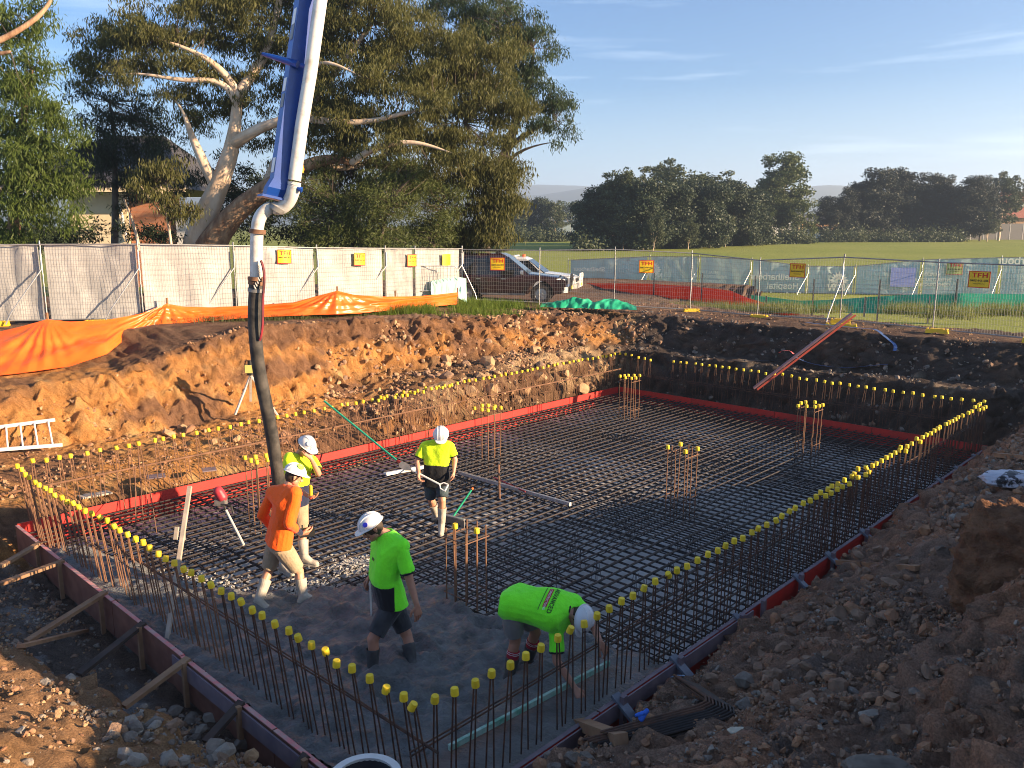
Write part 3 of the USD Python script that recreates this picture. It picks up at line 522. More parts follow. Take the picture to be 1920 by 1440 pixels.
# the spoil block of stiff clay at the right
m = trimesh.creation.icosphere(subdivisions=5); q = np.array(m.vertices); q = np.sign(q) * np.abs(q) ** .6
q *= 1 + .45 * (meshkit.fbm(q * 1.7 + 3, 4, 5)[:, None] - .5) + .34 * (meshkit.fbm(q * 5 + 9, 3, 8)[:, None] - .5) + .12 * (meshkit.fbm(q * 16 + 9, 2, 8)[:, None] - .5)
c = P(1905, 1070, 1.45); CLAYB = M('stiff_clay', (.15, .075, .045), (.30, .155, .085), 5, .95, .10, 22, coord='world', spec=.1)
obj('clay_heap', (c + q @ np.array([U * .62, V * .85, ZZ * .72]) + V * .38, np.array(m.faces)), CLAYB, smooth=True, label='big reddish block of stiff clay standing on the right rubble bank', cat='clay heap')

# ---------------------------------------------------------------- people
MF = manifold3d.Manifold
SKIN = M('skin', (.46, .22, .13), (.52, .27, .17), 8, .5, .001, 80, spec=.4)
SKIN_D = M('tanned_skin', (.33, .15, .09), (.40, .19, .12), 8, .5, .001, 80, spec=.4)
HAIR = M('dark_hair', (.03, .02, .013), (.06, .04, .025), 60, .7)
def FAB(n, a, b=None, **k): return M(n, a, b, 6, .85, .010, 22, spec=.15, extra={'sheen_weight': .15}, **k)
HV_Y = FAB('hi_vis_yellow', (.66, .92, .02), (.60, .84, .02)); HV_G = FAB('hi_vis_green', (.22, .98, .03), (.19, .90, .03)); HV_O = FAB('hi_vis_orange', (.99, .13, .010), (.95, .115, .008))
NAVY = FAB('navy_cloth', (.018, .022, .05)); BLACKC = FAB('black_cloth', (.012, .012, .014)); KHAKI = FAB('khaki_cloth', (.30, .22, .135), (.38, .29, .19)); GREYC = FAB('grey_cloth', (.16, .15, .14), (.22, .20, .18)); DKSHORT = FAB('charcoal_cloth', (.028, .03, .034), (.05, .05, .055))
TEALC = FAB('faded_dark_cloth', (.02, .028, .035), (.06, .085, .095))
BOOT_L = M('concrete_caked_boot', (.30, .27, .22), (.42, .38, .31), 7, .8, .004, 30); BOOT_D = M('dark_wet_boot', (.028, .028, .03), (.08, .078, .074), 5, .55, .003, 30)
REDSOCK = M('red_sock', (.30, .015, .03), None, 5, .9); HATW = M('white_helmet', (.64, .64, .64), (.58, .57, .55), 10, .33, spec=.5, lo=.5, hi=.75)
HATL = M('white_helmet_grubby', (.64, .63, .61), (.42, .40, .37), 9, .4, lo=.55, hi=.75); EYEM = M('eye_dark', (.015, .012, .01))
nrm = lambda a: np.asarray(a, float) / (np.linalg.norm(a) + 1e-12)
def sph(c, r, n=14): return MF.sphere(r, n).translate(list(map(float, c)))
def hull(*s): return MF.batch_hull([sph(c, r) for c, r in s])
def chain(pts): 
    out = [hull(a, b) for a, b in zip(pts[:-1], pts[1:])]; return MF.batch_boolean(out, manifold3d.OpType.Add) if len(out) > 1 else out[0]
def union(*m): return MF.batch_boolean(list(m), manifold3d.OpType.Add)
def ringpts(c, ax, r, n=20, lat=None, r2=None):
    ax = nrm(ax); a = np.cross(ax, [0, 0, 1.0]) if lat is None else np.asarray(lat, float) - ax * np.dot(lat, ax)
    if np.linalg.norm(a) < 1e-3: a = np.array([1.0, 0, 0])
    a = nrm(a); b = np.cross(ax, a); t = np.arange(n) * 2 * np.pi / n
    return np.asarray(c) + r * np.cos(t)[:, None] * a + (r2 or r) * np.sin(t)[:, None] * b
def frust(a, ra, b, rb): 
    ax = np.asarray(b) - a; return MF.hull_points(np.vstack([ringpts(a, ax, ra), ringpts(b, ax, rb)]))
def soften(m, ref=.022, it=8, wr=0.0, seed=0, freq=9.0):
    m = m.refine_to_length(ref); v, f, _ = meshkit.arrays(m); t = trimesh.Trimesh(v, f, process=True)
    trimesh.smoothing.filter_taubin(t, lamb=.5, nu=.52, iterations=it)
    if wr:
        q = np.array(t.vertices); n = np.array(t.vertex_normals); t.vertices = q + n * (wr * 2 * (meshkit.fbm(q * freq * np.array([1, 1, .55]) + seed, 3, seed) - .5))[:, None]
    return np.array(t.vertices), np.array(t.faces)
def hand(w, d, palm, k=1.0, curl=.6, thumb=1):
    """five separate fingers: w wrist, d pointing, palm the way the palm faces"""
    d = nrm(d); palm = nrm(np.asarray(palm) - d * np.dot(palm, d)); s = np.cross(d, palm) * thumb
    L = .095 * k; out = [hull((w, .026 * k), (w + d * .03 * k + s * .012 * k, .022 * k), (w + d * L + s * .034 * k, .013 * k), (w + d * L - s * .034 * k, .012 * k))]
    for i, (o, ln) in enumerate([(.033, .075), (.011, .083), (-.012, .077), (-.033, .060)]):
        b = w + d * L * .93 + s * o * k; pts = [(b, .0105 * k)]; dr = d; p = b
        for seg in (.45, .32, .27):
            dr = nrm(dr * math.cos(curl * (.7 + .08 * i)) + palm * math.sin(curl * (.7 + .08 * i))); p = p + dr * ln * seg * k; pts.append((p, (.0098 - .0008 * len(pts)) * k)); palm_ = palm
        out.append(chain(pts))
    b = w + d * .03 * k + s * .028 * k; p1 = b + (d * .6 + s * .75 + palm * .25) * .04 * k; p2 = p1 + (d * .85 + s * .2 + palm * .45) * .034 * k; p3 = p2 + (d * .8 + palm * .5 - s * .1) * .026 * k
    out.append(chain([(b, .016 * k), (p1, .0125 * k), (p2, .011 * k), (p3, .009 * k)]))
    return union(*out)
def person(label, j, fwd, k, skin, shirt, panel, shorts, boots, hat, sleeve='short', headf=None, headup=None, hem=None, panel_at=.45, panel_side=None, hands=None, sock=None, seed=1, legs_cut=.86, collar=None, belly=0.0, group=None, chest_lat=None, bulk=0.0):
    f = nrm([*fwd, 0]); lat = np.cross([0, 0, 1.0], f)                      # lat: the person's left
    t = thing('person', label, 'person', (0, 0, 0), 0, group)
    J = {a: np.asarray(b, float) for a, b in j.items()}
    pel, neck, H = J['pelvis'], J['neck'], J['head']; up = nrm(neck - pel); cl = nrm(chest_lat) if chest_lat is not None else lat
    tf = nrm(np.cross(cl, up))                                              # the torso's front
    waist = pel + (neck - pel) * .38 + tf * .01; chest = pel + (neck - pel) * .72 + tf * .01
    hipL, hipR = pel + lat * .095 * k, pel - lat * .095 * k
    hf = nrm(headf) if headf is not None else f; hu = nrm(np.asarray(headup) if headup is not None else up); hu = nrm(hu - hf * np.dot(hu, hf)); hl = np.cross(hu, hf)
    def torso(g, low=0.0):
        return union(MF.batch_hull([sph(hipL - up * low, .115 * k + g), sph(hipR - up * low, .115 * k + g), sph(waist + cl * .065 * k + tf * belly, .105 * k + g), sph(waist - cl * .065 * k + tf * belly, .105 * k + g)]),
                     MF.batch_hull([sph(waist + cl * .065 * k + tf * belly, .105 * k + g), sph(waist - cl * .065 * k + tf * belly, .105 * k + g), sph(chest + cl * .085 * k, .12 * k + g), sph(chest - cl * .085 * k, .12 * k + g)]),
                     MF.batch_hull([sph(chest + cl * .085 * k, .12 * k + g), sph(chest - cl * .085 * k, .12 * k + g), sph(J['shL'] - cl * .03, .062 * k + g), sph(J['shR'] + cl * .03, .062 * k + g), sph(neck - up * .05, .07 * k + g)]))
    parts = [torso(-.012), hull((neck - up * .05, .062 * k), (neck + (H - neck) * .55, .054 * k)), hull((neck, .056 * k), (H - hu * .05 * k - hf * .02, .055 * k))]
    for s in 'LR':
        parts += [hull((J['sh' + s], .056 * k), (J['el' + s], .043 * k)), hull((J['el' + s], .043 * k), (J['wr' + s], .027 * k)), hull((J['el' + s] * .62 + J['wr' + s] * .38, .039 * k), (J['wr' + s], .027 * k))]
        hd = hands[s] if hands else dict(d=J['wr' + s] - J['el' + s], palm=-lat if s == 'L' else lat)
        parts.append(hand(J['wr' + s], hd['d'], hd['palm'], 1.06 * k, hd.get('curl', .35), hd.get('thumb', -1 if s == 'L' else 1)))
        hip = hipL if s == 'L' else hipR
        kn, an = J['kn' + s], J['an' + s]
        parts += [hull((hip, .092 * k), (kn, .058 * k)), hull((kn, .056 * k), (kn * .62 + an * .38 - f * .012, .055 * k)), hull((kn * .62 + an * .38 - f * .012, .055 * k), (an, .036 * k))]
    R = np.array([hf, hl, hu]).T
    sk = MF.sphere(1.0, 28).scale([.100 * k, .079 * k, .112 * k]).transform(np.hstack([R, (H + hu * .01)[:, None]]))
    hp = lambda a, b, c: H + hf * a * k + hl * b * k + hu * c * k
    parts += [sk, hull((hp(.045, 0, -.085), .040 * k), (hp(.02, .03, -.05), .05 * k), (hp(.02, -.03, -.05), .05 * k), (hp(.072, 0, -.098), .022 * k)), hull((hp(.098, 0, .012), .010 * k), (hp(.118, 0, -.028), .014 * k), (hp(.10, .014, -.035), .009 * k), (hp(.10, -.014, -.035), .009 * k)),
              hull((hp(.082, .038, .024), .011 * k), (hp(.082, -.038, .024), .011 * k)), hull((hp(.094, .018, -.064), .007 * k), (hp(.094, -.018, -.064), .007 * k), (hp(.098, 0, -.064), .009 * k))]
    for s in (1, -1): parts.append(hull((hp(-.005, .083 * s, .012), .013 * k), (hp(-.012, .086 * s, -.022), .010 * k), (hp(-.022, .090 * s, .010), .010 * k)))
    body = obj('body', soften(union(*parts), .02, 4), skin, t, smooth=True)
    for s in (1, -1): obj('eye', soften(sph(hp(.088, .034 * s, .004), .0115 * k, 12), .01, 1), EYEM, body, smooth=True)
    hair = MF.sphere(1.0, 24).scale([.106 * k, .086 * k, .116 * k]).transform(np.hstack([R, (H + hu * .012 - hf * .006)[:, None]])).trim_by_plane(list(-hf * .85 + hu * .5), float(np.dot(-hf * .85 + hu * .5, hp(.03, 0, -.005))))
    obj('hair', soften(hair, .02, 2, .004, seed, 60), HAIR, body, smooth=True)
    # shirt
    g = (.026 if sleeve == 'short' else .030) + bulk
    sh = torso(g, .02)
    for s in 'LR':
        a, b, w = J['sh' + s], J['el' + s], J['wr' + s]
        if sleeve == 'short': sh += hull((a, .068 * k), (a + (b - a) * .3, .070 * k)); sh += frust(a, .072 * k, a + (b - a) * .70, .078 * k)
        else: sh += hull((a, .072 * k), (b, .060 * k)); sh += hull((b, .060 * k), (b + (w - b) * .45, .052 * k)); sh += frust(b, .058 * k, b + (w - b) * .62, .047 * k)
    hemp = pel + up * (hem if hem is not None else -.06)
    sh = sh.trim_by_plane(list(map(float, up)), float(np.dot(up, hemp)))
    ncut = hull((neck - up * .045 + tf * .02, .058 * k), (neck + up * .3, .075 * k)); sh -= ncut
    pieces = [(sh, shirt, 'shirt')]
    if panel:
        c = hemp + (neck - hemp) * panel_at; a, b = sh.split_by_plane(list(map(float, up)), float(np.dot(up, c)))
        pieces = [(a, shirt, 'shirt')]
        if panel_side is not None:
            pn = nrm(panel_side[0]); b1, b2 = b.split_by_plane(list(map(float, pn)), float(np.dot(pn, pel) + panel_side[1])); pieces[0] = (union(a, b2.translate([0, 0, 0])), shirt, 'shirt'); b = b1
        pieces.append((b, panel, 'shirt_panel'))
    made = {}
    for m, mt, nm in pieces: made[nm] = soften(m, .018, 6, .017, seed, 8.5); obj(nm, made[nm], mt, t, smooth=50)
    if collar:
        rp = MF.hull_points(np.vstack([ringpts(neck - up * .035, up + tf * .35, .082 * k), ringpts(neck + up * .025 - tf * .01, up + tf * .35, .068 * k)])) - MF.hull_points(np.vstack([ringpts(neck - up * .06, up + tf * .35, .066 * k), ringpts(neck + up * .05, up + tf * .35, .060 * k)])) - hull((neck + tf * .10 * k - up * .01, .03), (neck + tf * .14 * k - up * .05, .04))
        obj('collar', soften(rp, .015, 3), collar, t, smooth=50)
        for s in 'LR':
            a, b = J['sh' + s], J['el' + s]; ax = nrm(b - a)
            obj('sleeve_trim', soften(frust(a + (b - a) * .70, .0785 * k, a + (b - a) * .70 + ax * .022, .079 * k) - frust(a, .070 * k, b, .070 * k), .02, 1), collar, t, smooth=50)
    if sleeve == 'long':
        for s in 'LR':
            b, w = J['el' + s], J['wr' + s]; obj('cuff', soften(hull((b + (w - b) * .60, .049 * k), (b + (w - b) * .97, .040 * k)), .02, 4, .006, seed), NAVY, t, smooth=True)
    # shorts
    so = MF.batch_hull([sph(hipL - up * .02, .112 * k + .006), sph(hipR - up * .02, .112 * k + .006), sph(waist * .2 + pel * .8 + cl * .06, .100 * k), sph(waist * .2 + pel * .8 - cl * .06, .100 * k)])
    for s, hip in (('L', hipL), ('R', hipR)):
        kn = J['kn' + s]; so += frust(hip + (kn - hip) * .02, .118 * k, hip + (kn - hip) * legs_cut, .092 * k); so += hull((hip, .112 * k), (hip + (kn - hip) * .5, .094 * k))
    obj('shorts', soften(so, .018, 4, .013, seed + 3, 6.5), shorts, t, smooth=50)
    for s in 'LR':
        kn, an = J['kn' + s], J['an' + s]; toe = J.get('toe' + s); toe = an + f * .2 if toe is None else toe; td = nrm(toe - an); td = nrm(td * [1, 1, .3])
        top = an + (kn - an) * (.72 if not sock else .55); sd = nrm(kn - an)
        m = frust(top, .073 * k, an + sd * .04, .055 * k); m += hull((an - td * .02 - ZZ * .02, .052 * k), (an + ZZ * .03, .055 * k), (an + td * .10 - ZZ * .035, .045 * k)); m += hull((an - td * .045 - ZZ * .045, .042 * k), (an + td * .17 * k - ZZ * .05, .042 * k), (an + td * .10 - ZZ * .04, .046 * k))
        m -= frust(top - sd * .05, .060 * k, top + sd * .03, .066 * k)
        bt = obj('boot', soften(m, .02, 4, .006, seed + 5, 14), boots, t, smooth=60)
        obj('boot_sole', soften(hull((an - td * .05 - ZZ * .082, .042 * k), (an + td * .08 - ZZ * .084, .045 * k), (an + td * .17 * k - ZZ * .082, .043 * k)).trim_by_plane([0, 0, -1.0], float(-(an[2] - .066))), .02, 2), BOOT_D if boots is BOOT_D else BOOT_L, bt, smooth=60)
        if sock:
            obj('sock', soften(frust(an + (kn - an) * .5, .060 * k, an + (kn - an) * .74, .066 * k), .02, 2, .004, 2), sock, t, smooth=50)
            for q in (.66, .71): obj('sock_stripe', soften(frust(an + (kn - an) * q, .0675 * k, an + (kn - an) * (q + .012), .0675 * k), .02, 1), HATW, t, smooth=50)
    # hard hat: shell, brim with peak, ridge
    hc = H + hu * .045 * k - hf * .004; A = np.hstack([R, hc[:, None]])
    dome_ = MF.sphere(1.0, 40).scale([.134 * k, .113 * k, .118 * k]).trim_by_plane([0, 0, 1.0], 0.0)
    rid = (MF.sphere(1.0, 32).scale([.137 * k, .018 * k, .124 * k]) + MF.sphere(1.0, 32).scale([.134 * k, .012 * k, .118 * k]).translate([0, .045 * k, 0]) + MF.sphere(1.0, 32).scale([.134 * k, .012 * k, .118 * k]).translate([0, -.045 * k, 0])).trim_by_plane([0, 0, 1.0], .02)
    brim = MF.cylinder(.009, 1.0, 1.0, 40).scale([.146 * k, .125 * k, 1]) + MF.hull_points(np.array([[x, y, z] for z in (-.004, .008) for x, y in [(.10 * k, .10 * k), (.10 * k, -.10 * k), (.165 * k, .072 * k), (.165 * k, -.072 * k), (.187 * k, .035 * k), (.187 * k, -.035 * k)]]) - [[0, 0, 0]] )
    shell = obj('hard_hat', soften((dome_ + rid + brim.translate([0, 0, -.004])).transform(A), .015, 3), hat, t, smooth=60)
    return t, made, dict(H=H, hf=hf, hu=hu, hl=hl, R=R, hc=hc, up=up, tf=tf, cl=cl, k=k, J=J, pel=pel, neck=neck, hat=shell, lat=lat, f=f)
def dot_on(info, a, b, c, r, m, name='sticker'):
    k = info['k']; n = nrm(np.array([a / .134, b / .113, c / .118])); p = n * [.136 * k, .115 * k, .120 * k]; q = info['hc'] + info['R'] @ p; nn = info['R'] @ nrm(n / [.134, .113, .118])
    obj(name, soften(frust(q - nn * .004, r, q + nn * .004, r), .02, 0), m, info['hat'], smooth=40)
BLUE_S = M('blue_sticker', (.02, .03, .45))
# worker in orange, walking away to the right with a remote control
g = lambda px, py, d: D(px, py, d)
t1, m1, i1 = person('worker in orange long-sleeved shirt and khaki shorts walking with a remote control', dict(
    pelvis=g(522, 1018, 10.32), neck=g(540, 913, 10.38), head=g(551, 893, 10.42), shL=g(511, 924, 10.50), elL=g(492, 966, 10.52), wrL=g(520, 1000, 10.78), shR=g(553, 926, 10.22), elR=g(541, 981, 10.12), wrR=g(563, 1000, 10.42),
    knL=g(503, 1072, 10.40), anL=P(484, 1130, .03), toeL=P(500, 1140, -.03), knR=g(561, 1072, 10.38), anR=P(569, 1120, .03), toeR=P(592, 1123, -.03)), (.86, .5), 1.10, SKIN, HV_O, None, KHAKI, BOOT_L, HATW, 'long',
    headf=(.82, .42, -.42), headup=(.2, .12, 1), hem=-.02, hands=dict(L=dict(d=(.8, -.1, -.2), palm=(.2, -1, 0), curl=.6), R=dict(d=(.75, .45, -.1), palm=(0, .6, .5), curl=.7)), seed=11)
dot_on(i1, .02, -.06, .1, .05, M('lime_sticker', (.45, .75, .08)))
rc = thing('remote_control', 'small black remote control held in front by the worker in orange', 'remote control', g(575, 998, 10.55), 25)
obj('case', soften(MF.cube([.2, .13, .09], True), .05, 0), BLACK, rc); obj('joystick', MB().tube([(.03, .02, .04), (.04, .02, .1)], .012, 6).get(), BLACK, rc); obj('joystick', MB().tube([(-.05, .02, .04), (-.05, .03, .1)], .012, 6).get(), BLACK, rc); obj('aerial', MB().tube([(.08, -.05, .04), (.1, -.06, .16)], .006, 5).get(), BLACK, rc)
# worker in lime shirt behind him, one hand at the face
t2, m2, i2 = person('worker in lime polo and khaki shorts wiping his face behind the orange shirt', dict(
    pelvis=g(552, 940, 11.80), neck=g(558, 856, 11.82), head=g(574, 838, 11.72), shL=g(586, 864, 11.98), elL=g(597, 888, 11.80), wrL=g(583, 860, 11.60), shR=g(541, 860, 11.62), elR=g(548, 908, 11.45), wrR=g(576, 929, 11.42),
    knL=g(567, 1000, 11.80), anL=P(571, 1047, .03), toeL=P(592, 1056, -.03), knR=g(533, 1008, 11.75), anR=P(531, 1062, .03), toeR=P(548, 1075, -.03)), (.82, -.57), 1.09, SKIN, HV_Y, NAVY, KHAKI, BOOT_L, HATL,
    headf=(.72, -.5, -.62), headup=(.55, -.3, .8), hem=-.05, panel_at=.42, hands=dict(L=dict(d=(-.45, -.1, .75), palm=(-.6, .7, 0), curl=.35), R=dict(d=(.8, -.1, -.2), palm=(0, .1, 1), curl=.9)), seed=23, collar=NAVY)
dot_on(i2, .06, -.055, .08, .04, M('grey_blue_sticker', (.28, .33, .42))); dot_on(i2, .09, -.02, .06, .022, M('faded_blue_sticker', (.20, .30, .48)))
tp = thing('tape_measure', 'small yellow and red marker held by the worker wiping his face', 'marker', g(583, 926, 11.38)); obj('barrel', MB().lathe([(0, -.02), (.026, -.02), (.026, .11), (.02, .13), (0, .13)], 10).get(), YELLOWP, tp, smooth=40); obj('base', MB().lathe([(0, -.07), (.03, -.07), (.03, -.018), (0, -.018)], 10).get(), M('red_plastic', (.6, .05, .02)), tp, smooth=40)
# worker with the shovel, facing us
t3, m3, i3 = person('worker in lime polo and dark shorts facing us with a shovel in hand', dict(
    pelvis=g(818, 904, 13.16), neck=g(822, 828, 13.22), head=g(827, 817, 13.06), shL=g(843, 836, 13.16), elL=g(853, 862, 13.14), wrL=g(851, 882, 13.02), shR=g(795, 837, 13.20), elR=g(782, 866, 13.12), wrR=g(785, 887, 12.96),
    knL=g(829, 938, 12.98), anL=P(828, 985, .03), toeL=P(827, 998, -.05), knR=g(809, 938, 13.22), anR=P(817, 963, .06), toeR=P(815, 972, -.05)), (-.1, -1), 1.07, SKIN, HV_Y, BLACKC, TEALC, BOOT_L, HATW,
    headf=(.04, -.72, -.62), headup=(0, -.35, 1), hem=-.07, panel_at=.50, hands=dict(R=dict(d=(.1, -.3, -1), palm=(1, -.3, 0), curl=1.0), L=dict(d=(-.05, -.2, -1), palm=(-1, 0, 0), curl=.5)), seed=37, collar=BLACKC, belly=.05)
# worker in dark shorts striding left through the wet concrete
t4, m4, i4 = person('worker in lime polo and charcoal shorts striding left through the wet concrete', dict(
    pelvis=g(733, 1124, 8.80), neck=g(727, 1003, 8.82), head=g(699, 990, 8.76), shL=g(751, 1027, 8.62), elL=g(769, 1091, 8.58), wrL=g(781, 1133, 8.50), shR=g(712, 1018, 9.0), elR=g(709, 1062, 9.08), wrR=g(697, 1079, 8.98),
    knL=g(699, 1199, 8.52), anL=P(699, 1262, -.02), toeL=P(676, 1272, -.1), knR=g(763, 1192, 8.80), anR=P(773, 1248, -.02), toeR=P(752, 1262, -.1)), (-.92, -.38), 1.12, SKIN_D, HV_G, BLACKC, DKSHORT, BOOT_D, HATL,
    headf=(-.80, -.30, -.50), headup=(-.35, -.1, 1), hem=-.03, panel_at=.33, panel_side=((-.92, -.1, 0), -.05), bulk=.018, hands=dict(L=dict(d=(.15, -.1, -1), palm=(-.6, .6, 0), curl=.3), R=dict(d=(-.5, -.1, -.5), palm=(.3, -.2, -1), curl=1.0)), seed=41, collar=BLACKC, belly=.05)
dot_on(i4, .05, .10, .07, .028, BLUE_S)
lo = lambda info, mesh, o, X, Y, nm, m, par, off=.004: None
def print_on(mesh, flat, o, X, Y, m, par, name, off=.004):
    """flat lettering (x, y) pressed on a garment: each point is moved onto the cloth along the view of its normal"""
    X, Y = nrm(X), nrm(Y); N = np.cross(X, Y); v, f, _ = meshkit.arrays(flat); tm = trimesh.Trimesh(*mesh, process=False)
    p = np.asarray(o) + v[:, :1] * X + v[:, 1:2] * Y + N * .5; hit, ri, ti = tm.ray.intersects_location(p, np.broadcast_to(-N, p.shape), multiple_hits=False)
    q = p - N * .5; q[ri] = hit + N * off + (v[ri, 2:] * N)
    return obj(name, (q, f), m, par)
print_on(m4['shirt'], trimesh.creation.box((.075, .03, .001)).subdivide().subdivide(), i4['neck'] - ZZ * .24 + i4['f'] * .1 + i4['lat'] * .055, i4['lat'], ZZ, M('print_dark', (.06, .10, .02)), t4, 'chest_print')
# worker bending over the edge, arms down
t5, m5, i5 = person('worker in lime shirt with printed back bending over the slab edge', dict(
    pelvis=P(968, 1128, .86), neck=P(1061, 1146, .78), head=P(1087, 1158, .73), shL=P(1078, 1128, .80), elL=P(1112, 1172, .66), wrL=P(1125, 1204, .60), shR=P(1043, 1178, .60), elR=P(1044, 1240, .28), wrR=P(1078, 1290, .05),
    knL=P(1004, 1186, .42), anL=P(988, 1242, .0), toeL=P(1012, 1262, -.1), knR=P(966, 1202, .40), anR=P(955, 1270, -.02), toeR=P(975, 1290, -.1)), (.84, -.54), 1.10, SKIN_D, HV_G, None, GREYC, BOOT_D, HATW,
    headf=(-.10, -.22, -1), headup=(.66, -.74, .20), hem=-.17, bulk=.012, hands=dict(L=dict(d=(.55, -.2, -.75), palm=(.1, .3, -1), curl=.75), R=dict(d=(.4, -.7, -.35), palm=(0, .3, -1), curl=.25)), sock=REDSOCK, seed=53, collar=BLACKC, legs_cut=.80, chest_lat=(.35, .80, .35))
_bn = -i5['tf']; _rd = -i5['cl']; _up = i5['up']
BLK_P = M('black_print', (.012, .02, .012)); RED_P = M('red_print', (.42, .03, .03)); WHT_P = M('white_print', (.8, .8, .8)); GRN_P = M('dark_green_print', (.02, .12, .02))
_c = i5['neck'] - _up * .17 - _rd * .17
print_on(m5['shirt'], meshkit.text_mesh('ADVANCED', .046, .001, True), _c, _rd, _up, BLK_P, t5, 'back_print')
_bx = trimesh.creation.box((.27, .045, .001)).subdivide().subdivide().subdivide(); _bx.apply_translation((.155, -.045, 0)); print_on(m5['shirt'], _bx, _c, _rd, _up, RED_P, t5, 'back_print')
print_on(m5['shirt'], meshkit.text_mesh('CONSTRUCTIONS', .024, .001).apply_translation((.035, -.057, 0)), _c, _rd, _up, WHT_P, t5, 'back_print', .007)
_ln = trimesh.creation.box((.34, .008, .001)).subdivide().subdivide().subdivide(); _ln.apply_translation((.16, -.10, 0)); print_on(m5['shirt'], _ln, _c, _rd, _up, GRN_P, t5, 'back_print')
dot_on(i5, .02, -.07, .08, .03, M('dark_sticker', (.02, .02, .03))); dot_on(i5, .10, -.02, .05, .022, M('dark_blue_sticker', (.02, .02, .10)))

# ---------------------------------------------------------------- concrete pump boom, pipe and hose
HD = 11.0
t = thing('pump_boom', 'blue concrete pump boom with white pipe, bends and clamps hanging over the pit', 'pump boom')
def hp_(pts, dz=0): return [D(x, y, HD + (z if len(q) > 2 else 0)) for q in pts for x, y, z in [(*q, 0)[:3]]]
b0, b1 = D(523, 338, HD), D(598, -160, HD + .35)
bx = nrm(b1 - b0); bY = nrm(np.cross(bx, [-.52, .85, 0])); bZ = np.cross(bx, bY)
obj('boom_section', soften(MF.hull_points(np.array([b0 + bY * .095 * a + bZ * .10 * b for a in (-1, 1) for b in (-1, 1)] + [b1 + bY * .125 * a + bZ * .12 * b for a in (-1, 1) for b in (-1, 1)])), 5, 0), BLUEP, t)
e0 = D(516, 372, HD)
obj('end_plate', soften(MF.hull_points(np.array([b0 + bY * .10 * a + bZ * .105 * b for a in (-1, 1) for b in (-1, 1)] + [b0 - bx * .12 + bY * .15 * a + bZ * .105 * b for a in (-1, 1) for b in (-1, 1)] + [e0 + bY * .15 * a + bZ * .09 * b for a in (-1, 1) for b in (-1, 1)])), 5, 0), BLUEP, t)
obj('end_flange', MB().box(e0 - bx * .0, (.03, .40, .26), bx, bY, bZ).get(), BLUEP, t)
def curve(pts, n=40):
    from scipy.interpolate import CubicSpline
    p = np.array(pts); s_ = np.r_[0, np.cumsum(np.linalg.norm(np.diff(p, axis=0), axis=1))]; return CubicSpline(s_, p)(np.linspace(0, s_[-1], n))
obj('delivery_pipe', MB().tube([D(552, 338, HD - .06), D(566, 233, HD - .05), D(582, 137, HD - .04), D(601, 0, HD), D(624, -160, HD + .3)], .083, 14).get(), WHITE_DIRTY, t, smooth=40)
obj('pipe_bend', MB().tube(curve([D(552, 342, HD - .06), D(549, 360, HD - .05), D(541, 378, HD), D(529, 389, HD + .03), D(518, 391, HD + .03)], 18), .086, 14).get(), WHITE_DIRTY, t, smooth=40)
obj('pipe_bend', MB().tube(curve([D(520, 391, HD + .03), D(507, 390, HD + .02), D(494, 398, HD), D(485, 414, HD), D(482, 434, HD), D(481, 470, HD), D(480, 522, HD)], 26), .083, 14).get(), WHITE_DIRTY, t, smooth=40)
def clamp(a, b, r, m, nm='clamp'): obj(nm, MB().tube([a, b], r, 14).get(), m, t, smooth=40)
cu = lambda x, y, x2, y2: (D(x, y, HD - .02), D(x2, y2, HD - .02))
clamp(*cu(483, 430, 482.6, 438), .108, RUST_L); clamp(*cu(553, 348, 552, 355), .105, BLUEP); clamp(*cu(522, 388, 518, 395), .10, STEEL_D); clamp(*cu(480, 519, 480, 526), .108, RUST_L)
obj('clamp_lever', MB().tube([D(556, 352, HD - .1), D(566, 358, HD - .12)], .025, 6).get(), BLUEP, t)
obj('pipe_bracket', MB().tube([D(564, 122, HD - .02), D(584, 128, HD - .06), D(591, 130, HD - .04)], .03, 6).get(), BLUEP, t)
obj('strut', MB().tube([D(492, 101, HD + .1), D(520, 109, HD + .05), D(558, 121, HD)], [.022, .035, .05], 8).get(), BLUEP, t, smooth=40)
NV = nrm(np.cross(bx, bY))
for y0, hh, k in ((33, .20, 0), (62, .2, 1), (160, .17, 0), (190, .17, 1), (312, .19, 0)):
    s_ = (338 - y0) / (338 + 160); c = b0 + (b1 - b0) * s_; w_ = .095 + .03 * s_
    side = bY * (w_ + .003) * (1 if (bY @ [0, -1, 0]) > 0 else -1); face = nrm(side)
    if face[0] > 0: pass
    for sgn_, fc, ax in (((1), bZ, bY), ((-1), bZ, bY), ((1), bY, bZ), ((-1), bY, bZ)):
        n_ = fc * sgn_
        if n_[0] < -.3 and n_[1] < 0:
            obj('decal_plate', MB().box(c + n_ * ((.10 + .02 * s_ if fc is bZ else .095 + .03 * s_) + .003), (hh, .12, .005), bx, ax, n_).get(), WHITEP if k == 0 else STEEL_D, t)
obj('marker_lamp', MB().lathe([(0, -.05), (.05, -.05), (.06, .0), (.05, .05), (0, .06)], 10, D(562, 317, HD + .1)).get(), M('orange_lens', (.9, .22, .02), None, 3, .3), t, smooth=50)
ho = curve([D(480, 527, HD), D(478, 560, HD), D(477.5, 600, HD), D(480, 645, HD), D(486, 695, HD + .02), D(495, 740, HD + .05), D(506, 795, HD + .1), D(515, 850, HD + .15), D(523, 905, HD + .2)], 60)
h = thing('concrete_hose', 'thick black rubber hose hanging from the white pipe down to the mat', 'concrete hose'); hb = [q - ho[0] for q in ho]
place(h, ho[0]); obj('rubber_hose', MB().tube(hb, np.r_[np.full(54, .088), np.linspace(.088, .093, 6)], 16).get(), RUBBER, h, smooth=50)
